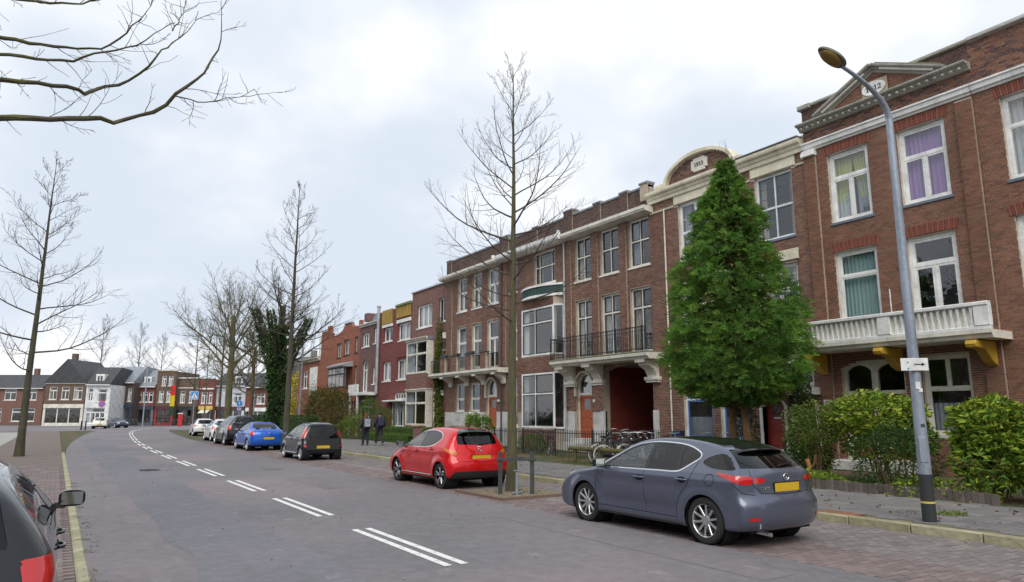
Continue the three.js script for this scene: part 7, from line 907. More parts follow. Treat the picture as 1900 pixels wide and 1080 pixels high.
shrub('dark_shrub', 'dark feathery shrub with pale flowers beside the lamp post foot', 15.3, 8.5, GY, [[[0, 0.62, 0], [0.62, 0.72, 0.85], 3200, 0.1, 0.022, CF.darkShrub], [[0.1, 1.15, 0.2], [0.5, 0.35, 0.6], 900, 0.1, 0.025, CF.darkShrub], [[-0.2, 0.8, 0], [0.6, 0.7, 0.8], 26, 0.05, 0.05, [[0.7, 0.7, 0.66]]]]);
shrub('box_shrub', 'rounded olive green shrub with a cut orange stump', 16.2, 11.0, GY, [[[0, 1.35, 0], [0.62, 0.62, 0.66], 3000, 0.07, 0.035, [...CF.olive, ...CF.box]], [[0.1, 0.75, 0.1], [0.4, 0.5, 0.4], 700, 0.07, 0.03, CF.olive]]);
shrub('dark_shrub', 'dark green shrub under the canopy beside the red front door', 17.2, 11.9, GY, [[[0, 0.75, 0], [0.65, 0.7, 0.55], 2600, 0.1, 0.035, CF.darkShrub], [[-0.4, 0.45, 0.3], [0.55, 0.45, 0.5], 1100, 0.09, 0.03, [...CF.darkShrub, ...CF.box]]]);
shrub('column_shrub', 'narrow dark columnar shrub before the red front door', 18.3, 12.75, GY, [[[0, 1.5, 0], [0.33, 1.45, 0.33], 3400, 0.09, 0.04, CF.ivy]]);
shrub('low_shrub', 'low dark shrub between the conifer trunks and the grey car', 16.8, 13.3, GY, [[[0, 0.35, 0], [0.5, 0.38, 0.6], 1200, 0.09, 0.03, CF.darkShrub]]);
shrub('small_shrub', 'green shrub behind the conifer trunks', 17.9, 14.5, GY, [[[0, 1.2, 0], [0.36, 1.0, 0.36], 1300, 0.1, 0.04, [...CF.box, ...CF.darkShrub]]]);
for (const [x, s, n, lab] of [[15.15, 10.6, 700, 'bright green ground cover inside the brick edging'], [15.1, 7.6, 400, 'bright green ground cover by the lamp post']]) shrub('ground_cover', lab, x, s, GY, [[[0, 0.12, 0], [0.5, 0.28, 1.1], n * 2, 0.1, 0.05, CF.lime]], { stems: 2, cat: 'plant' });
{ const st = thing('tree_stump', 'pale cut stump leaning under the olive shrub', 'stump', [15.45, GY, -10.7]); mesh('stem', new G().tube([[0, 0, 0], [0.03, 0.3, 0.05], [0.0, 0.62, -0.02]], [0.07, 0.055, 0.05], 8), barkTex(0.5, 0.22, 0.07, 0.3, 0.14, 0.05, 21), st); mesh('side_branch', new G().tube([[0.02, 0.35, 0.04], [0.0, 0.5, 0.16], [0.02, 0.72, 0.2]], [0.035, 0.03, 0.025], 6), BARK.brown, st); }
// gardens further along
shrub('garden_shrub', 'leafy green shrub by the arched doorway of the long building', 18.2, 31.2, GY, [[[0, 0.9, 0], [0.7, 0.8, 0.8], 1500, 0.14, 0.06, CF.box], [[-0.3, 1.35, -0.3], [0.4, 0.4, 0.4], 400, 0.14, 0.06, CF.lime]]);
shrub('garden_shrub', 'low green shrub beside the leafy shrub of the long building', 18.2, 33.6, GY, [[[0, 0.55, 0], [0.6, 0.55, 1.1], 1400, 0.1, 0.05, CF.box]]);
shrub('garden_shrub', 'pale green shrub behind the iron fence', 18.4, 26.9, GY, [[[0, 0.4, 0], [0.4, 0.45, 1.0], 1100, 0.1, 0.04, CF.box]]);
shrub('brown_bush', 'big rust-brown twiggy bush before the orange brick house', 17.4, 53.5, GY, [[[0, 1.9, 0], [1.6, 2.0, 2.7], 9000, 0.2, 0.05, [...CF.rust, ...CF.olive], 0.4, 0.35], [[0.4, 1.2, 3.0], [1.2, 1.2, 1.2], 1400, 0.16, 0.03, CF.rust]]);
shrub('dark_bush', 'dark evergreen bush behind the rust-brown bush', 19.5, 60.5, GY, [[[0, 1.8, 0], [1.4, 1.9, 2.6], 2400, 0.2, 0.08, CF.darkShrub]]);
shrub('round_conifer', 'round green conifer bush before the plum brick house', 19.1, 48.9, GY, [[[0, 1.4, 0], [1.0, 1.35, 1.1], 3600, 0.12, 0.03, [...CF.conifer, ...CF.box], 0.5], [[0.1, 2.2, -0.4], [0.5, 0.9, 0.5], 900, 0.12, 0.03, CF.conifer]]);
shrub('round_conifer', 'darker green conifer bush beside the big ground floor window', 19.3, 46.4, GY, [[[0, 1.1, 0], [0.7, 1.1, 0.8], 2200, 0.12, 0.03, CF.conifer]]);
shrub('mixed_shrub', 'grey-green shrub with golden top by the two walkers', 17.4, 47.6, GY, [[[0, 0.7, 0], [0.9, 0.7, 1.9], 2600, 0.12, 0.05, [...CF.olive, ...CF.box]], [[0.4, 1.25, -0.6], [0.7, 0.5, 1.3], 1200, 0.1, 0.04, [...CF.lime, ...CF.olive]]]);
shrub('forsythia', 'bright yellow flowering forsythia beyond the lamp post', 17.6, 66, GY, [[[0, 1.3, 0], [0.8, 1.2, 1.2], 1600, 0.14, 0.08, CF.yellow]]);
shrub('forsythia', 'low yellow-green bush at the foot of the distant lamp post', 16.6, 57.5, GY, [[[0, 0.6, 0], [0.5, 0.55, 0.6], 900, 0.12, 0.07, [...CF.yellow, ...CF.lime]]]);
{ const [x, z] = bear(553, 92); shrub('forsythia', 'tall yellow flowering tree before the ochre villa', x, -z, 0, [[[0, 4.2, 0], [2.0, 3.2, 2.0], 2600, 0.3, 0.16, CF.yellow]]); }
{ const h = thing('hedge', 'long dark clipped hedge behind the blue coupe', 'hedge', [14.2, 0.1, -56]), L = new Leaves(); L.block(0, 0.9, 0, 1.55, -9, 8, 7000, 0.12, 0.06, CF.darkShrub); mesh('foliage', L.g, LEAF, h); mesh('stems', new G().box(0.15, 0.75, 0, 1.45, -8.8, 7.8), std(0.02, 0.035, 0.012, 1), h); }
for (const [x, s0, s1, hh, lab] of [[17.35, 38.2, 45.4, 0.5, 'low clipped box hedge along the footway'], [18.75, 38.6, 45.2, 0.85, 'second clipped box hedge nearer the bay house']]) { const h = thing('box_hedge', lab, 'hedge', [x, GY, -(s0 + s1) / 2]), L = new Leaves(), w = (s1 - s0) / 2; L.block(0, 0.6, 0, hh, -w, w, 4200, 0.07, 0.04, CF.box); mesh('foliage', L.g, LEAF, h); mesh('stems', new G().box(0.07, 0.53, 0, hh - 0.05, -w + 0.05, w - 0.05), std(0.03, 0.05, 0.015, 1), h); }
{ // ivy climbing the party wall of the bay house
  const t = thing('climbing_ivy', 'yellowing ivy climbing the wall between bay house and long building', 'climber', [20.75, 0.1, -41.0]), L = new Leaves(); for (let i = 0; i < 3000; i++) { const y = rr(0, 8.2) * rr(0.6, 1), w = 0.42 * (1 - y / 12); L.leaf(V3(rr(-0.15, 0.22), y, rr(-w, w) - 0.1 + 0.12 * Math.sin(y)), V3(-1, rr(-0.8, 0.3), rr(-0.8, 0.8)), rr(0.1, 0.17), 0.1, L.col([...CF.olive, ...CF.box, [0.16, 0.14, 0.03]])); } mesh('foliage', L.g, LEAF, t); mesh('stems', new G().tube([[0.15, 0, 0], [0.15, 4, 0.1], [0.15, 7.6, -0.1]], [0.04, 0.03, 0.01], 5), BARK.brown, t);
}
{ // ivy-clad tree
  const [x, z] = bear(508, 54), t = bareTree('ivy_clad_tree', 'stout tree with trunk wrapped in dark ivy and spreading bare limbs', x, z, { h: 12, r: 0.42, fork: 10.2, y0: 4.5, n: 16, levels: 3, up: 0.06, el: (q) => lerp(0.25, 1.0, q), len: (q) => lerp(6.4, 3.4, q), kids: [1.7, 1.3, 0.8], thick: 0.016, minR: 0.006, bark: BARK.dark, twig: BARK.dark }), L = new Leaves(), s0 = 7;
  const arms = [[[0, 0.2, 0], [0, 4, 0], [0.1, 8.6, 0], 0.85, 5200], [[0, 4.2, 0], [-1.0, 7, 0.4], [-1.9, 10, 0.7], 0.36, 1300], [[0, 4.0, 0], [1.1, 6.6, -0.3], [2.2, 9.2, -0.6], 0.34, 1100], [[0, 5, 0], [0.3, 7.5, 1.0], [0.5, 9.6, 1.9], 0.3, 800]];
  for (const [p0, p1, p2, w, n] of arms) { for (let i = 0; i < n; i++) { const k = Math.pow(rnd(), 1.1), a = rr(0, 6.28), c = V3(...p0).multiplyScalar((1 - k) ** 2).addScaledVector(V3(...p1), 2 * k * (1 - k)).addScaledVector(V3(...p2), k * k), q = 0.12 + w * (1 - 0.7 * k) * (0.15 + 1.5 * noise3(Math.cos(a) * 1.6 + 5 + w, c.y * 0.9, Math.sin(a) * 1.6)) * rr(0.4, 1); L.leaf(c.add(V3(Math.cos(a) * q, 0, Math.sin(a) * q)), V3(Math.cos(a), rr(-0.9, 0.3), Math.sin(a)), rr(0.13, 0.24), 0.15, L.col(CF.ivy)); } if (p0[1] > 1) { const st = mesh('limb', new G().tube([p0, V3(...p0).multiplyScalar(0.25).addScaledVector(V3(...p1), 0.5).addScaledVector(V3(...p2), 0.25).toArray(), p2], [0.2, 0.14, 0.05], 8, false), BARK.dark, t); } }
  mesh('ivy', L.g, LEAF, t);
}
{ // moss and grass tufts at the tree pits and along the kerb
  const L = new Leaves(); const tuft = (x, z, n, h, sp, cols) => { for (let i = 0; i < n; i++) L.leaf(V3(x + rr(-sp, sp), 0, z + rr(-sp, sp)).setY(x > 11.2 ? 0.11 : 0.005), V3(rr(-0.6, 0.6), 1, rr(-0.6, 0.6)), h * rr(0.5, 1.3), 0.012, L.col(cols), 0.3); };
  for (let i = 0; i < 50; i++) tuft(rr(8.1, 9.8), rr(-14.6, -12.8), 9, 0.05, 0.12, CF.grass); for (let i = 0; i < 40; i++) tuft(rr(8.7, 10.5), rr(-38, -36), 8, 0.06, 0.12, CF.grass);
  tuft(12.62, -6.15, 120, 0.13, 0.2, CF.lime); tuft(12.4, -6.5, 60, 0.08, 0.25, CF.grass); for (let i = 0; i < 60; i++) tuft(11.42 + rr(-0.03, 0.1), -rr(4.5, 30), 5, 0.04, 0.1, CF.grass); for (let i = 0; i < 46; i++) tuft(0.5 + rr(-0.05, 0.09), -rr(5, 22), 8, 0.035, 0.06, CF.grass);
  for (let i = 0; i < 240; i++) tuft(rr(15.0, 20), -rr(5, 36), 8, 0.1, 0.3, CF.grass); for (let i = 0; i < 120; i++) tuft(rr(16.6, 17.3), -rr(20.5, 30), 7, 0.08, 0.2, [[0.2, 0.1, 0.03], ...CF.olive]); for (let i = 0; i < 60; i++) tuft(rr(15.0, 17.3), -rr(19.2, 21), 7, 0.06, 0.2, CF.grass);
  const m = stuff('grass_tufts', L.g, LEAF); tag(m, 'sparse grass and moss tufts along kerb, tree pits and gardens', 'grass');
  const D = new Leaves(); for (let i = 0; i < 700; i++) { const x = rnd() < 0.6 ? rr(14.9, 17.4) : rr(11.4, 15), z = -rr(5, 34); D.leaf(V3(x, 0.13, z), V3(rr(-1, 1), rr(0, 0.25), rr(-1, 1)), rr(0.04, 0.09), 0.04, D.col([[0.2, 0.1, 0.04], [0.14, 0.08, 0.04], [0.28, 0.16, 0.05]]), 0); } for (let i = 0; i < 160; i++) { D.leaf(V3(rr(0.6, 11), 0.006, -rr(4.5, 40)), V3(rr(-1, 1), 0.1, rr(-1, 1)), rr(0.03, 0.06), 0.03, D.col([[0.2, 0.15, 0.1], [0.35, 0.33, 0.3]]), 0); } tag(stuff('fallen_leaves', D.g, LEAFMAT), 'scattered fallen leaves on pavement, gardens and road', 'leaves');
}
for (const [n, x, z] of [['tree_pit', 8.95, -13.75], ['tree_pit', 9.6, -37]]) { struct(n, new G().cbox(x - 0.95, x + 0.95, z - 1.0, z + 1.0, -0.05, 0, 0.01).geo().rotateX(-Math.PI / 2).translate(0, 0.015, 2 * z), withGrime(0.2, 0.165, 0.115, 1, 0.02)); }
for (const [x, z, lab] of [[-4.5, 6, 'bare street tree behind the camera on the left footway'], [-4.6, 20, 'second bare street tree behind the camera on the left footway'], [9.3, 8, 'bare street tree behind the camera in the parking lane'], [9.3, 24, 'second bare street tree behind the camera in the parking lane']]) copy(byName('left_street_tree'), x, 0, z, x + z, lab);
// ---------------------------------------------------------------- street furniture
const GALV = withGrime(0.3, 0.34, 0.4, 0.5, 0.002, { metalness: 0.35 });
function lampPost(label, x, y, z, turn, H, reach, r0, detail) {
  const t = thing('street_lamp', label, 'street lamp', [x, y, z], turn, 'street lamps along the road'); const top = H - reach * 0.75, arc = []; for (let i = 0; i <= 10; i++) { const a = (i / 10) * 1.0; arc.push([reach * 1.15 * (1 - Math.cos(a)) / (1 - Math.cos(1.0)) * 0.98, top + reach * 0.72 * Math.sin(a) / Math.sin(1.0), 0]); }
  mesh('pole', new G().tube([[0, 0, 0], [0, 1.1, 0], [0, 1.12, 0], [0, 3, 0], [0, top, 0]], [r0, r0 * 0.96, r0 * 0.93, r0 * 0.8, r0 * 0.58], 16, false), GALV, t); mesh('arm', new G().tube(arc, arc.map((_, i) => r0 * lerp(0.58, 0.3, i / 10)), 12), GALV, t);
  const [hx, hy] = arc[10], hd = sub('lamp_head', t, hx, hy, 0); hd.rotation.z = 0.32; const s = new THREE.SphereGeometry(1, 24, 16), p = s.attributes.position; for (let i = 0; i < p.count; i++) { const X = p.getX(i), Y = p.getY(i), Z = p.getZ(i); p.setXYZ(i, X * 0.31 + 0.25, Math.max(Y, -0.12) * 0.11 + 0.02, Z * 0.135 * (1 - 0.25 * X)); } s.computeVertexNormals(); mesh('housing', s, withGrime(0.14, 0.14, 0.1, 0.9, 0.01), hd); const b = new THREE.SphereGeometry(1, 20, 12), q = b.attributes.position; for (let i = 0; i < q.count; i++) q.setXYZ(i, q.getX(i) * 0.24 + 0.27, Math.min(q.getY(i), 0) * 0.085 + 0.005, q.getZ(i) * 0.115); b.computeVertexNormals(); mesh('bowl', b, std(0.22, 0.13, 0.03, 0.25), hd);
  if (detail) {
    mesh('base_band', new G().tube([[0, 0, 0], [0, 0.72, 0]], [r0 * 1.03, r0 * 1.01], 16), std(0.03, 0.032, 0.035, 0.8), t); mesh('reflective_tape', new G().tube([[0, 0.28, 0], [0, 0.31, 0]], r0 * 1.05, 16), std(0.6, 0.5, 0.1, 0.6), t); mesh('access_door', new G().cbox(-0.05, 0.05, 0.9, 1.3, 0, r0 * 1.02, 0.01).geo().rotateY(2.2), GALV, t);
    for (const [y0, a, w, h, m] of [[2.05, 2.45, 0.035, 0.055, MAT.white], [2.0, 2.9, 0.03, 0.03, MAT.white], [1.45, 2.6, 0.03, 0.025, MAT.slate], [1.25, 2.3, 0.025, 0.02, MAT.slate]]) mesh('sticker', new G().cbox(-w, w, y0, y0 + 2 * h, 0, r0 * 0.93 + 0.002, 0.002).geo().rotateY(a), m, t);
  }
  return t;
}
lampPost('grey galvanised street lamp with black foot and white arrow sign at the kerb', 11.61, 0.12, -5.98, Math.PI - 0.1, 7.42, 1.0, 0.1, true);
{ const s = thing('direction_sign', 'small white sign with black arrow fixed to the grey lamp post', 'sign', [11.61, 2.56, -5.98], -YAW - 0.15); mesh('plate', new G().cbox(-0.24, 0.17, -0.1, 0.1, 0.1, 0.115, 0.004), MAT.white, s); mesh('arrow', new G().ext([[-0.04, -0.008], [0.07, -0.008], [0.07, -0.03], [0.12, 0], [0.07, 0.03], [0.07, 0.008], [-0.04, 0.008]], 0.116, 0.119), MAT.black, s); mesh('symbol', new G().ext([[-0.15, -0.08], [-0.12, -0.08], [-0.12, -0.055], [-0.15, -0.055]], 0.116, 0.118).ext([[-0.15, 0.02], [-0.12, 0.02], [-0.12, 0.045], [-0.15, 0.045]], 0.116, 0.118), std(0.03, 0.4, 0.4, 0.5), s); mesh('clamp', new G().tube([[0, -0.03, 0], [0, 0.03, 0]], 0.105, 14), GALV, s); }
{ const [x, z] = bear(264, 108); lampPost('distant street lamp before the red house with dormer', x, 0, z, Math.PI, 9.6, 1, 0.11); } { const [x, z] = bear(553, 54); lampPost('distant street lamp beside the rust-brown bush', x, 0.1, z, Math.PI, 8.4, 0.9, 0.1); } { const [x, z] = bear(468, 76); lampPost('thin street lamp beside the tall spreading tree', x, 0, z, Math.PI, 9, 0.9, 0.08); }
{ // tree guard
  const wood = barkTex(0.055, 0.058, 0.06, 0.06, 0.07, 0.06, 31), t = thing('tree_guard', 'dark timber tree guard with two posts and cross boards', 'tree guard', [8.84, 0, -13.55], Math.atan2(0.38, 0.6) * -1); for (const x of [-0.36, 0.36]) mesh('post', new G().cbox(x - 0.048, x + 0.048, -0.05, 0.94, -0.048, 0.048, 0.008), wood, t); for (const z of [-0.06, 0.06]) mesh('cross_board', new G().cbox(-0.45, 0.45, 0.74, 0.8, z - 0.012, z + 0.012, 0.004), wood, t); mesh('strap', new G().tube([[-0.1, 0.77, -0.05], [-0.02, 0.78, -0.42], [0.18, 0.78, -0.5], [0.3, 0.77, -0.05]], 0.014, 6), MAT.black, t);
}
{ const t = thing('standpipe', 'grey steel standpipe with tee handle at the tree foot', 'standpipe', [8.8, 0.01, -13.46]); mesh('tube', new G().tube([[0, 0, 0], [0, 0.5, 0]], 0.035, 12), GALV, t); mesh('handle', new G().tube([[-0.1, 0.52, 0.02], [0.08, 0.52, -0.02]], 0.016, 8), GALV, t); mesh('foot_bar', new G().tube([[-0.16, 0.03, 0.05], [0.18, 0.04, -0.06]], 0.022, 8), GALV, t); }
{ // pit kerbing
  const t = thing('pit_edging', 'worn brick edging round the street tree pit', 'edging', [8.95, 0, -13.75]), m = withGrime(0.2, 0.13, 0.1, 0.95, 0.006); for (let i = 0; i < 10; i++) for (const [z, dx] of [[1.02, 0]]) { const b = mesh('edging_brick', BRICK_GEO, m, t); b.position.set(-0.9 + i * 0.2, 0.02, z); b.scale.set(0.19, 0.08, 0.1); } for (let i = 0; i < 10; i++) { const b = mesh('edging_brick', BRICK_GEO, m, t); b.position.set(-0.98, 0.02, -0.9 + i * 0.2); b.scale.set(0.1, 0.08, 0.19); }
}
{ const t = thing('timber_rail', 'low mossy timber rail beside the footway', 'rail', [15.5, 0.1, -18.6]), w = barkTex(0.1, 0.075, 0.05, 0.12, 0.11, 0.03, 41); for (const z of [-1.35, 0, 1.35]) mesh('post', new G().cbox(-0.06, 0.06, 0, 0.45, z - 0.06, z + 0.06, 0.012), w, t); mesh('beam', new G().tube([[0, 0.5, -1.65], [0.01, 0.5, 0], [0, 0.5, 1.65]], 0.075, 10), w, t); mesh('steel_hoop', new G().tube([[0, 0, -1.75], [0, 0.45, -1.75], [0, 0.52, -1.7], [0, 0.55, -1.5]], 0.022, 8), withGrime(0.16, 0.12, 0.09, 0.7), t); }
{ // iron fence
  const t = thing('iron_fence', 'black wrought iron garden fence with spear tops', 'fence', [17.4, 0.1, -24.9]), bg = new G().box(-0.009, 0.009, 0, 1.02, -0.009, 0.009).geo(), tip = new THREE.ConeGeometry(0.02, 0.06, 5); tip.translate(0, 1.05, 0); const bar = new G().add(bg).add(tip).geo(); for (let i = 0; i < 62; i++) { const m = mesh('bar', bar, MAT.iron, t); m.position.z = -3.6 + i * 0.117; m.rotation.z = rr(-0.015, 0.015); } for (const y of [0.18, 0.92]) mesh('rail', new G().box(-0.012, 0.012, y, y + 0.03, -3.65, 3.6), MAT.iron, t); for (const z of [-3.65, -1.2, 1.2, 3.62]) mesh('post', new G().cbox(-0.025, 0.025, 0, 1.12, z - 0.025, z + 0.025, 0.006), MAT.iron, t);
  const r = thing('iron_fence', 'short return of iron fence running to the facade', 'fence', [19.2, 0.1, -21.25]); for (let i = 0; i < 30; i++) { const m = mesh('bar', bar, MAT.iron, r); m.position.x = -1.75 + i * 0.117; } for (const y of [0.18, 0.92]) mesh('rail', new G().box(-1.8, 1.75, y, y + 0.03, -0.012, 0.012), MAT.iron, r);
}
{ const t = thing('garden_edging', 'low dark brick palisade edging round the front garden', 'edging', [14.8, 0.1, -9.4]); const ms = [0, 1, 2].map((i) => withGrime(0.12 + 0.025 * i, 0.1 + 0.02 * i, 0.09 + 0.018 * i, 0.95, 0.008)); for (let i = 0; i < 56; i++) { const b = mesh('edging_brick', BRICK_GEO, ms[i % 3], t); b.position.set(rr(-0.008, 0.008), 0.1 + rr(-0.012, 0.012), -3.2 + i * 0.113); b.scale.set(0.1, 0.22, 0.105); b.rotation.x = rr(-0.03, 0.03); } }
{ const t = thing('gate_pillar', 'brick gate pillar with stone ball cap beside the box hedge', 'pillar', [17.5, 0.1, -37.2]); mesh('shaft', new G().cbox(-0.2, 0.2, 0, 0.95, -0.2, 0.2, 0.01), FB.e, t); const c = new THREE.SphereGeometry(0.3, 18, 10); c.scale(1, 0.42, 1); c.translate(0, 1.05, 0); mesh('cap', c, withGrime(0.36, 0.3, 0.22, 0.9), t); }
{ const t = thing('gully_grate', 'rusty gully inlet set in the kerb behind the grey car', 'drain', [11.19, 0, -7.3], Math.PI / 2); mesh('frame', new G().cbox(-0.35, 0.35, 0.1, 0.135, -0.02, 0.28, 0.01), withGrime(0.2, 0.09, 0.05, 0.9), t); mesh('mouth', new G().box(-0.33, 0.33, 0.012, 0.098, -0.012, -0.006), CM.gap, t); for (let i = 0; i < 5; i++) mesh('bar', new G().box(-0.28 + i * 0.14, -0.25 + i * 0.14, 0.012, 0.1, -0.03, -0.013), withGrime(0.2, 0.1, 0.06, 0.9), t); }
{ const t = thing('manhole_cover', 'round iron manhole cover in the carriageway', 'manhole cover', [6.1, 0.004, -24]); const c = new THREE.CylinderGeometry(0.3, 0.3, 0.006, 28); mesh('lid', c, withGrime(0.1, 0.095, 0.095, 0.7), t); const r = new THREE.TorusGeometry(0.3, 0.02, 4, 28); r.rotateX(Math.PI / 2); r.scale(1, 0.2, 1); mesh('rim', r, withGrime(0.16, 0.15, 0.15, 0.8), t); }
// ---------------------------------------------------------------- signs and flag in the distance
function signPost(name, label, px, f, H, build) { const [x, z] = bear(px, f), t = thing(name, label, 'sign', [x, 0, z], -YAW); mesh('post', new G().tube([[0, 0, -0.03], [0, H + 0.1, -0.03]], 0.038, 8), GALV, t); build(t, H); return t; }
const disc = (r, z0, z1) => { const c = new THREE.CylinderGeometry(r, r, z1 - z0, 28); c.rotateX(Math.PI / 2); c.translate(0, 0, (z0 + z1) / 2); return c; };
const SB = std(0.02, 0.24, 0.62, 0.5), SR = std(0.6, 0.02, 0.03, 0.5), SW = std(0.78, 0.78, 0.78, 0.5);
signPost('crossing_sign', 'blue square pedestrian crossing sign with white triangle', 355, 62, 3.45, (t, H) => { mesh('plate', new G().cbox(-0.36, 0.36, H - 0.36, H + 0.36, 0, 0.02, 0.005), SB, t); mesh('triangle', new G().ext([[-0.28, H - 0.24], [0.28, H - 0.24], [0, H + 0.26]], 0.021, 0.026), SW, t); mesh('border', new G().ext([[-0.34, H - 0.34], [0.34, H - 0.34], [0.34, H + 0.34], [-0.34, H + 0.34]], 0.021, 0.023, [[[-0.31, H - 0.31], [-0.31, H + 0.31], [0.31, H + 0.31], [0.31, H - 0.31]]]), SW, t); const f = sub('walker', t); const w = new G().tube([[-0.02, H - 0.02, 0.03], [0.01, H + 0.08, 0.03]], 0.03, 6).tube([[-0.01, H - 0.03, 0.03], [-0.09, H - 0.2, 0.03]], 0.02, 6).tube([[-0.01, H - 0.03, 0.03], [0.08, H - 0.2, 0.03]], 0.02, 6); mesh('figure', w, MAT.black, f); });
signPost('parking_sign', 'round red and blue no stopping sign beside the white painted house', 184, 86, 3.1, (t, H) => { mesh('rim', disc(0.42, 0, 0.02), SR, t); mesh('face', disc(0.33, 0.02, 0.026), SB, t); for (const a of [0.785, -0.785]) mesh('bar', new G().cbox(-0.33, 0.33, -0.035, 0.035, 0.027, 0.031, 0.001).geo().rotateZ(a).translate(0, H, 0), SR, t); for (const c of t.children) if (c.name !== 'post' && c.name !== 'bar') c.position.y = H; });
signPost('mandatory_sign', 'round blue sign above a smaller plate before the lilac house', 441, 80, 3.05, (t, H) => { const a = mesh('face', disc(0.36, 0, 0.02), SB, t); a.position.y = H; const r = new THREE.TorusGeometry(0.34, 0.015, 4, 28); r.translate(0, 0, 0.02); mesh('border', r, SW, t).position.y = H; mesh('arrow', new G().ext([[-0.03, -0.2], [0.03, -0.2], [0.03, 0.05], [0.1, 0.05], [0, 0.22], [-0.1, 0.05], [-0.03, 0.05]], 0.021, 0.025), SW, t).position.y = H; mesh('lower_plate', new G().cbox(-0.26, 0.26, H - 0.8, H - 0.45, 0, 0.02, 0.004), std(0.35, 0.35, 0.62, 0.5), t); });
{ const [x, z] = bear(316, 119), t = thing('flag', 'hanging red, yellow and green banner on the brown house', 'flag', [x, 0, z], -YAW); mesh('pole', new G().tube([[-0.4, 6.8, -0.6], [0.2, 6.9, 0.3]], 0.03, 6), MAT.white, t); for (const [y0, y1, c] of [[5.0, 6.7, [0.6, 0.025, 0.02]], [3.2, 4.99, [0.62, 0.45, 0.02]], [1.6, 3.19, [0.02, 0.06, 0.03]]]) { const g = new G(); for (let i = 0; i < 8; i++) { const a = i / 8, b = (i + 1) / 8, Z = (u) => 0.25 + 0.06 * Math.sin(u * 9); g.quad([a * 0.8 - 0.3, y0, Z(a)], [b * 0.8 - 0.3, y0, Z(b)], [b * 0.8 - 0.3, y1, Z(b)], [a * 0.8 - 0.3, y1, Z(a)]); } mesh('stripe', g, std(...c, 0.9, { side: THREE.DoubleSide }), t); } }
{ const [x, z] = bear(333, 112), t = thing('red_pillar', 'red advertising pillar before the dark shop front', 'pillar', [x, 0, z]); mesh('shaft', new G().cbox(-0.3, 0.3, 0, 1.9, -0.3, 0.3, 0.05), std(0.55, 0.03, 0.03, 0.5), t); mesh('cap', new G().cbox(-0.36, 0.36, 1.9, 2.05, -0.36, 0.36, 0.04), MAT.white, t); }
for (const [px, lab] of [[150, 'dark bollard by the far left kerb'], [158, 'second dark bollard by the far left kerb']]) { const [x, z] = bear(px, 84), t = thing('bollard', lab, 'bollard', [x, 0, z], 0, 'bollards at the far kerb'); mesh('shaft', new G().tube([[0, 0, 0], [0, 0.95, 0]], [0.09, 0.07], 10), MAT.iron, t); mesh('knob', new THREE.SphereGeometry(0.09, 12, 8).translate(0, 1, 0), MAT.iron, t); }
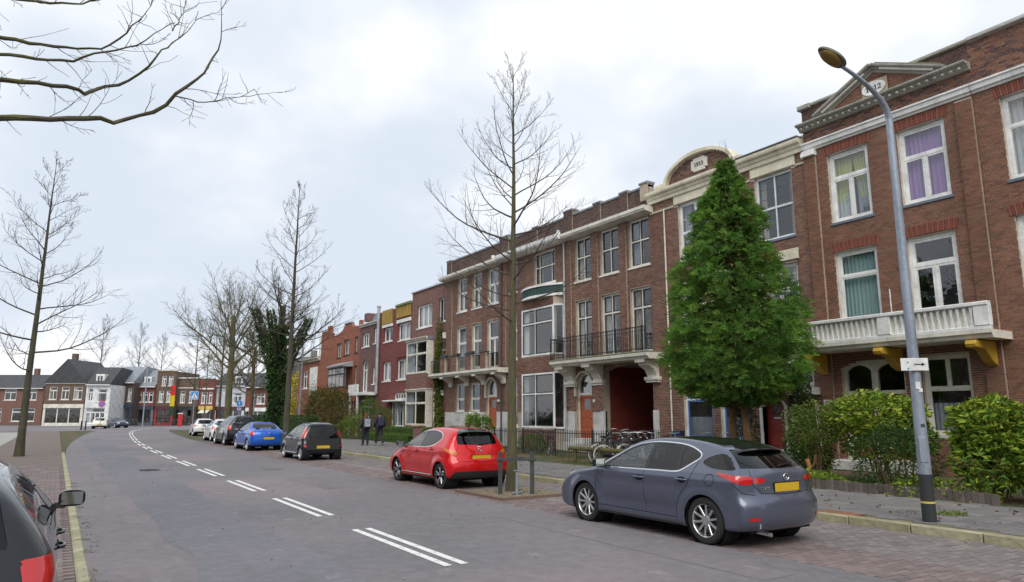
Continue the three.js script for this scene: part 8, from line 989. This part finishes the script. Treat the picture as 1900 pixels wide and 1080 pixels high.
// ---------------------------------------------------------------- bicycles
function bicycle(label, x, z, turn, o = {}) {
  const t = thing('bicycle', label, 'bicycle', [x, o.y ?? 0.1, z], turn, o.group), R = 0.34, fm = o.mat || std(0.015, 0.015, 0.018, 0.35), lo = o.low;
  for (const X of [-0.53, 0.53]) { const w = sub('wheel', t, X, R, 0); mesh('tyre', new THREE.TorusGeometry(R - 0.018, 0.019, lo ? 4 : 7, lo ? 16 : 36), o.tyre || CM.tyre, w); if (!lo) { mesh('rim', new THREE.TorusGeometry(R - 0.045, 0.011, 5, 36), CM.silver, w); const sp = new G(); for (let i = 0; i < 24; i++) { const a = (i / 24) * 6.283; sp.tube([[0, 0, (i % 2 ? 1 : -1) * 0.02], [Math.cos(a) * (R - 0.05), Math.sin(a) * (R - 0.05), 0]], 0.0016, 3, false); } mesh('spokes', sp, CM.silver, w).userData.kind = 'stuff'; const gd = new THREE.TorusGeometry(R + 0.022, 0.016, 4, 20, 2.6); mesh('mudguard', gd.rotateZ(X < 0 ? 0.75 : 0.1), o.guard || fm, w); mesh('hub', new G().tube([[0, 0, -0.05], [0, 0, 0.05]], 0.02, 8), CM.silver, w); } }
  const bb = [-0.08, 0.3, 0], st = [-0.24, 0.78, 0], hd = [0.36, 0.84, 0], hl = [0.4, 0.66, 0], fr = new G(); fr.tube([bb, st], 0.017, 7).tube([bb, hl], 0.019, 7).tube([[-0.2, 0.66, 0], hd], 0.016, 7).tube([hl, [0.345, 0.92, 0]], 0.02, 7).tube([bb, [-0.53, R, 0.05]], 0.011, 6).tube([bb, [-0.53, R, -0.05]], 0.011, 6).tube([st, [-0.53, R, 0.05]], 0.009, 6).tube([st, [-0.53, R, -0.05]], 0.009, 6).tube([hl, [0.47, 0.5, 0.05], [0.53, R, 0.05]], 0.012, 6).tube([hl, [0.47, 0.5, -0.05], [0.53, R, -0.05]], 0.012, 6); mesh('frame', fr, fm, t);
  mesh('handlebar', new G().tube([[0.16, 1.04, 0.28], [0.3, 1.05, 0.2], [0.37, 1.02, 0.08], [0.34, 1.02, 0], [0.37, 1.02, -0.08], [0.3, 1.05, -0.2], [0.16, 1.04, -0.28]], 0.012, 7).tube([[0.345, 0.9, 0], [0.34, 1.02, 0]], 0.014, 7), CM.silver, t);
  const sd = new THREE.SphereGeometry(1, 14, 8), p = sd.attributes.position; for (let i = 0; i < p.count; i++) { const X = p.getX(i); p.setXYZ(i, X * 0.14 - 0.29, p.getY(i) * 0.04 + 0.92, p.getZ(i) * (X < 0 ? 0.1 : lerp(0.1, 0.035, X))); } sd.computeVertexNormals(); mesh('saddle', sd, std(0.03, 0.025, 0.02, 0.6), t); mesh('seat_post', new G().tube([st, [-0.28, 0.9, 0]], 0.013, 6), CM.silver, t);
  if (!lo) { mesh('carrier', new G().tube([[-0.3, 0.74, 0.06], [-0.78, 0.74, 0.06]], 0.008, 5).tube([[-0.3, 0.74, -0.06], [-0.78, 0.74, -0.06]], 0.008, 5).tube([[-0.75, 0.74, 0.06], [-0.55, R, 0.06]], 0.006, 5).tube([[-0.75, 0.74, -0.06], [-0.55, R, -0.06]], 0.006, 5).tube([[-0.78, 0.74, -0.06], [-0.78, 0.74, 0.06]], 0.008, 5), fm, t); mesh('chain_guard', new G().cbox(-0.56, 0.02, 0.26, 0.36, 0.055, 0.075, 0.008), fm, t); mesh('crank', new G().tube([[-0.08, 0.3, 0.08], [0.02, 0.17, 0.08]], 0.01, 5).tube([[-0.08, 0.3, -0.08], [-0.18, 0.43, -0.08]], 0.01, 5), CM.silver, t); mesh('headlamp', new THREE.SphereGeometry(0.045, 10, 8).translate(0.42, 0.86, 0), CM.silver, t); mesh('kickstand', new G().tube([[-0.4, 0.32, -0.05], [-0.46, 0.0, -0.16]], 0.009, 5), CM.silver, t); }
  if (o.crate) mesh('crate', new G().box(0.42, 0.8, 0.86, 0.88, -0.17, 0.17).box(0.42, 0.8, 0.88, 1.1, -0.17, -0.155).box(0.42, 0.8, 0.88, 1.1, 0.155, 0.17).box(0.42, 0.435, 0.88, 1.1, -0.155, 0.155).box(0.785, 0.8, 0.88, 1.1, -0.155, 0.155), o.crate, t);
  t.rotation.order = 'YXZ'; t.rotation.x = o.tilt ?? -0.06; return t;
}
const BG = 'bicycles parked outside the gateway', cream = std(0.62, 0.6, 0.52, 0.6);
bicycle('black bicycle with cream tyres parked across the timber rail', 16.3, -18.9, -0.35, { tyre: cream, group: BG }); bicycle('dark bicycle with pale mudguards beside the cream-tyred bicycle', 16.9, -18.3, -0.1, { tyre: cream, guard: CM.silver, group: BG, tilt: 0.05 }); bicycle('black bicycle leaning near the gateway post', 18.4, -19.9, 0.6, { group: BG }); bicycle('grey bicycle with dark blue front crate by the gateway', 18.2, -17.9, 0.3, { crate: std(0.03, 0.06, 0.16, 0.7), mat: std(0.14, 0.15, 0.16, 0.4), group: BG }); bicycle('red framed bicycle near the blue windows', 18.9, -17.0, 0.9, { mat: std(0.5, 0.04, 0.03, 0.35), group: BG }); bicycle('teal bicycle against the brown brick wall', 19.6, -16.6, 1.35, { mat: std(0.05, 0.22, 0.22, 0.35), group: BG });
bicycle('black bicycle with chrome handlebar second from the gateway post', 17.5, -19.5, 0.15, { group: BG }); bicycle('navy bicycle crowded between the black ones at the gateway', 17.9, -18.9, 0.45, { mat: std(0.02, 0.03, 0.08, 0.35), group: BG, tilt: 0.1 }); bicycle('grey bicycle with pale tyres inside the gateway mouth', 20.2, -21.9 - 0.6, 1.3, { mat: std(0.2, 0.2, 0.2, 0.4), tyre: cream, group: BG }); bicycle('black bicycle inside the gateway mouth', 20.6, -23.6, 1.7, { group: BG });
bicycle('black bicycle with pale tyres at the timber rail end', 16.0, -18.2, -0.6, { tyre: cream, group: BG, tilt: 0.08 }); bicycle('dark grey bicycle in the middle of the gateway row', 17.2, -18.9, -0.2, { mat: std(0.06, 0.06, 0.065, 0.4), group: BG });
bicycle('black bicycle behind the iron garden fence', 18.6, -26.0, 1.4, { group: 'bicycles in front gardens' });
{ const cols = [[0.02, 0.02, 0.025], [0.1, 0.03, 0.03], [0.03, 0.06, 0.12], [0.12, 0.12, 0.12], [0.03, 0.12, 0.06]]; for (let i = 0; i < 13; i++) { const [x, z] = bear(212 + i * 9.3 + rr(-2, 2), 113 + rr(-1.5, 1.5)); bicycle('distant bicycle in the row before the shop fronts', x, z, -YAW + rr(-0.7, 0.7), { y: 0, low: true, mat: std(...cols[i % 5], 0.5), group: 'bicycles before the shop fronts' }); } }
// ---------------------------------------------------------------- the two people walking away
const capD = (p, a, b, ra, rb) => { const ba = [b[0] - a[0], b[1] - a[1], b[2] - a[2]], pa = [p[0] - a[0], p[1] - a[1], p[2] - a[2]], t = clamp((pa[0] * ba[0] + pa[1] * ba[1] + pa[2] * ba[2]) / (ba[0] ** 2 + ba[1] ** 2 + ba[2] ** 2)); return Math.hypot(pa[0] - ba[0] * t, pa[1] - ba[1] * t, pa[2] - ba[2] * t) - lerp(ra, rb, t); };
const smin = (a, b, k) => -smax(-a, -b, k);
function walker(label, x, z, turn, o) {                              // faces -z, feet at y = 0
  const t = thing('person', label, 'person', [x, 0.125, z], turn), S = o.h / 1.75, P = (x, y, z) => [x * S, y * S, z * S];
  const hipL = P(-0.09, 0.92, 0), hipR = P(0.09, 0.92, 0), kL = P(-0.1, 0.5, -0.16 * o.step), kR = P(0.1, 0.5, 0.04 * o.step), aL = P(-0.1, 0.1, -0.22 * o.step), aR = P(0.1, 0.12, 0.3 * o.step), tL = P(-0.11, 0.04, -0.36 * o.step - 0.04), tR = P(0.11, 0.045, 0.2 * o.step - 0.04), shL = P(-0.19, 1.43, 0), shR = P(0.19, 1.43, 0), elL = P(-0.27, 1.15, 0.06), elR = P(0.27, 1.15, 0.03), haL = P(-0.26, 0.92, -0.08), haR = P(0.26, 0.92, -0.1);
  const legs = (p, e) => Math.min(smin(capD(p, hipL, kL, 0.085 + e, 0.062 + e), capD(p, kL, aL, 0.06 + e, 0.042 + e), 0.03), smin(capD(p, hipR, kR, 0.085 + e, 0.062 + e), capD(p, kR, aR, 0.06 + e, 0.042 + e), 0.03));
  const torso = (p, e) => smin(smin(capD(p, P(-0.07, 0.97, 0), P(0.07, 0.97, 0), 0.11 + e, 0.11 + e), capD(p, P(0, 1.0, 0), P(0, 1.32, 0), 0.125 + e, 0.14 + e), 0.08), capD(p, P(-0.12, 1.4, 0), P(0.12, 1.4, 0), 0.085 + e, 0.085 + e), 0.1);
  const arms = (p, e) => Math.min(smin(capD(p, shL, elL, 0.055 + e, 0.044 + e), capD(p, elL, haL, 0.044 + e, 0.034 + e), 0.02), smin(capD(p, shR, elR, 0.055 + e, 0.044 + e), capD(p, elR, haR, 0.044 + e, 0.034 + e), 0.02));
  const hand = (p) => { let d = 1; for (const [h, s] of [[haL, -1], [haR, 1]]) { d = Math.min(d, capD(p, h, [h[0], h[1] - 0.07, h[2] - 0.01], 0.026, 0.03)); for (let f = 0; f < 4; f++) d = Math.min(d, capD(p, [h[0], h[1] - 0.085, h[2] - 0.035 + f * 0.02], [h[0] - s * 0.012, h[1] - 0.145 + Math.abs(f - 1.5) * 0.01, h[2] - 0.045 + f * 0.02], 0.009, 0.008)); d = Math.min(d, capD(p, [h[0], h[1] - 0.03, h[2] - 0.03], [h[0] - s * 0.01, h[1] - 0.085, h[2] - 0.065], 0.01, 0.008)); } return d; };
  const head = (p) => { const c = P(0, 1.64, -0.02), q = [(p[0] - c[0]) / 0.075, (p[1] - c[1]) / 0.11, (p[2] - c[2]) / 0.092]; let d = (Math.hypot(...q) - 1) * 0.075; d = smin(d, capD(p, P(0, 1.42, 0), P(0, 1.57, -0.005), 0.058, 0.052), 0.03); d = smin(d, capD(p, P(0, 1.63, -0.11), P(0, 1.6, -0.122), 0.012, 0.016), 0.02); for (const s of [-1, 1]) d = smin(d, capD(p, P(s * 0.076, 1.66, 0), P(s * 0.074, 1.6, 0), 0.014, 0.01), 0.01); return d; };
  const body = (...p) => smin(smin(smin(legs(p, 0), torso(p, 0), 0.05), smin(arms(p, 0), hand(p), 0.015), 0.04), head(p), 0.03); const B = [[-0.42, -0.02, -0.5], [0.42, 1.85 * S, 0.5]], part = (n, f, m, c = 0.024) => mesh(n, toGeo(nets(f, ...B, c)), m, t);
  part('body', body, std(0.5, 0.3, 0.22, 0.6), 0.02);
  part('trousers', (...p) => Math.max(smin(legs(p, 0.018), capD(p, hipL, hipR, 0.11, 0.11), 0.05), p[1] - 1.0 * S, 0.12 * S - p[1]), o.trousers); part('jacket', (...p) => Math.max(smin(torso(p, 0.03), Math.max(arms(p, 0.022), Math.min(0.93 * S - p[1], 1) * 1), 0.03), 0.9 * S - p[1], p[1] - 1.5 * S), o.jacket);
  part('shoes', (...p) => Math.min(capD(p, aL, tL, 0.052, 0.042), capD(p, aR, tR, 0.052, 0.042)), o.shoes || MAT.black); part('hair', (...p) => { const c = P(0, 1.66, 0.005), q = [(p[0] - c[0]) / 0.088, (p[1] - c[1]) / 0.115, (p[2] - c[2]) / 0.105]; let d = Math.max((Math.hypot(...q) - 1) * 0.085, -(p[2] - c[2]) - 0.06 + (c[1] - p[1]) * 0.5); if (o.long) d = smin(d, capD(p, P(0, 1.62, 0.06), P(0, 1.4, 0.1), 0.075, 0.05), 0.03); return d; }, o.hair, 0.016);
  const bp = sub('backpack', t); const bf = (x, y, z) => { const c = P(0, 1.22, 0.22), q = [Math.abs(x - c[0]) - 0.11, Math.abs(y - c[1]) - 0.17, Math.abs(z - c[2]) - 0.05]; return Math.hypot(...q.map((v) => Math.max(v, 0))) + Math.min(Math.max(...q), 0) - 0.045; }; mesh('bag', toGeo(nets(bf, [-0.3, 0.8, 0.05], [0.3, 1.7, 0.45], 0.025)), o.pack, bp); mesh('pocket', new G().cbox(-0.11, 0.11, 1.02 * S, 1.14 * S, 0.3 * S, 0.335 * S, 0.02), o.pocket || o.pack, bp); for (const s of [-0.1, 0.1]) mesh('strap', new G().tube([[s, 1.38 * S, 0.16 * S], [s * 1.05, 1.5 * S, 0.05], [s * 1.1, 1.47 * S, -0.1], [s * 1.1, 1.25 * S, -0.17]], 0.016, 6), o.pack, bp); return t;
}
walker('person with auburn hair in dark clothes carrying a grey backpack', 14.25, -36.9, 0.05, { h: 1.72, step: 0.35, hair: std(0.14, 0.05, 0.02, 0.8), long: true, jacket: std(0.02, 0.02, 0.025, 0.9), trousers: std(0.015, 0.016, 0.03, 0.9), pack: std(0.3, 0.33, 0.38, 0.8), pocket: std(0.4, 0.4, 0.42, 0.8) });
walker('person in black with cap-dark hair, navy backpack and white-soled shoes', 14.85, -36.4, -0.05, { h: 1.82, step: 1, hair: std(0.03, 0.025, 0.022, 0.8), jacket: std(0.022, 0.022, 0.026, 0.9), trousers: std(0.025, 0.026, 0.032, 0.9), pack: std(0.03, 0.035, 0.08, 0.8), shoes: std(0.4, 0.4, 0.4, 0.6) });
renderer.render(scene, camera);
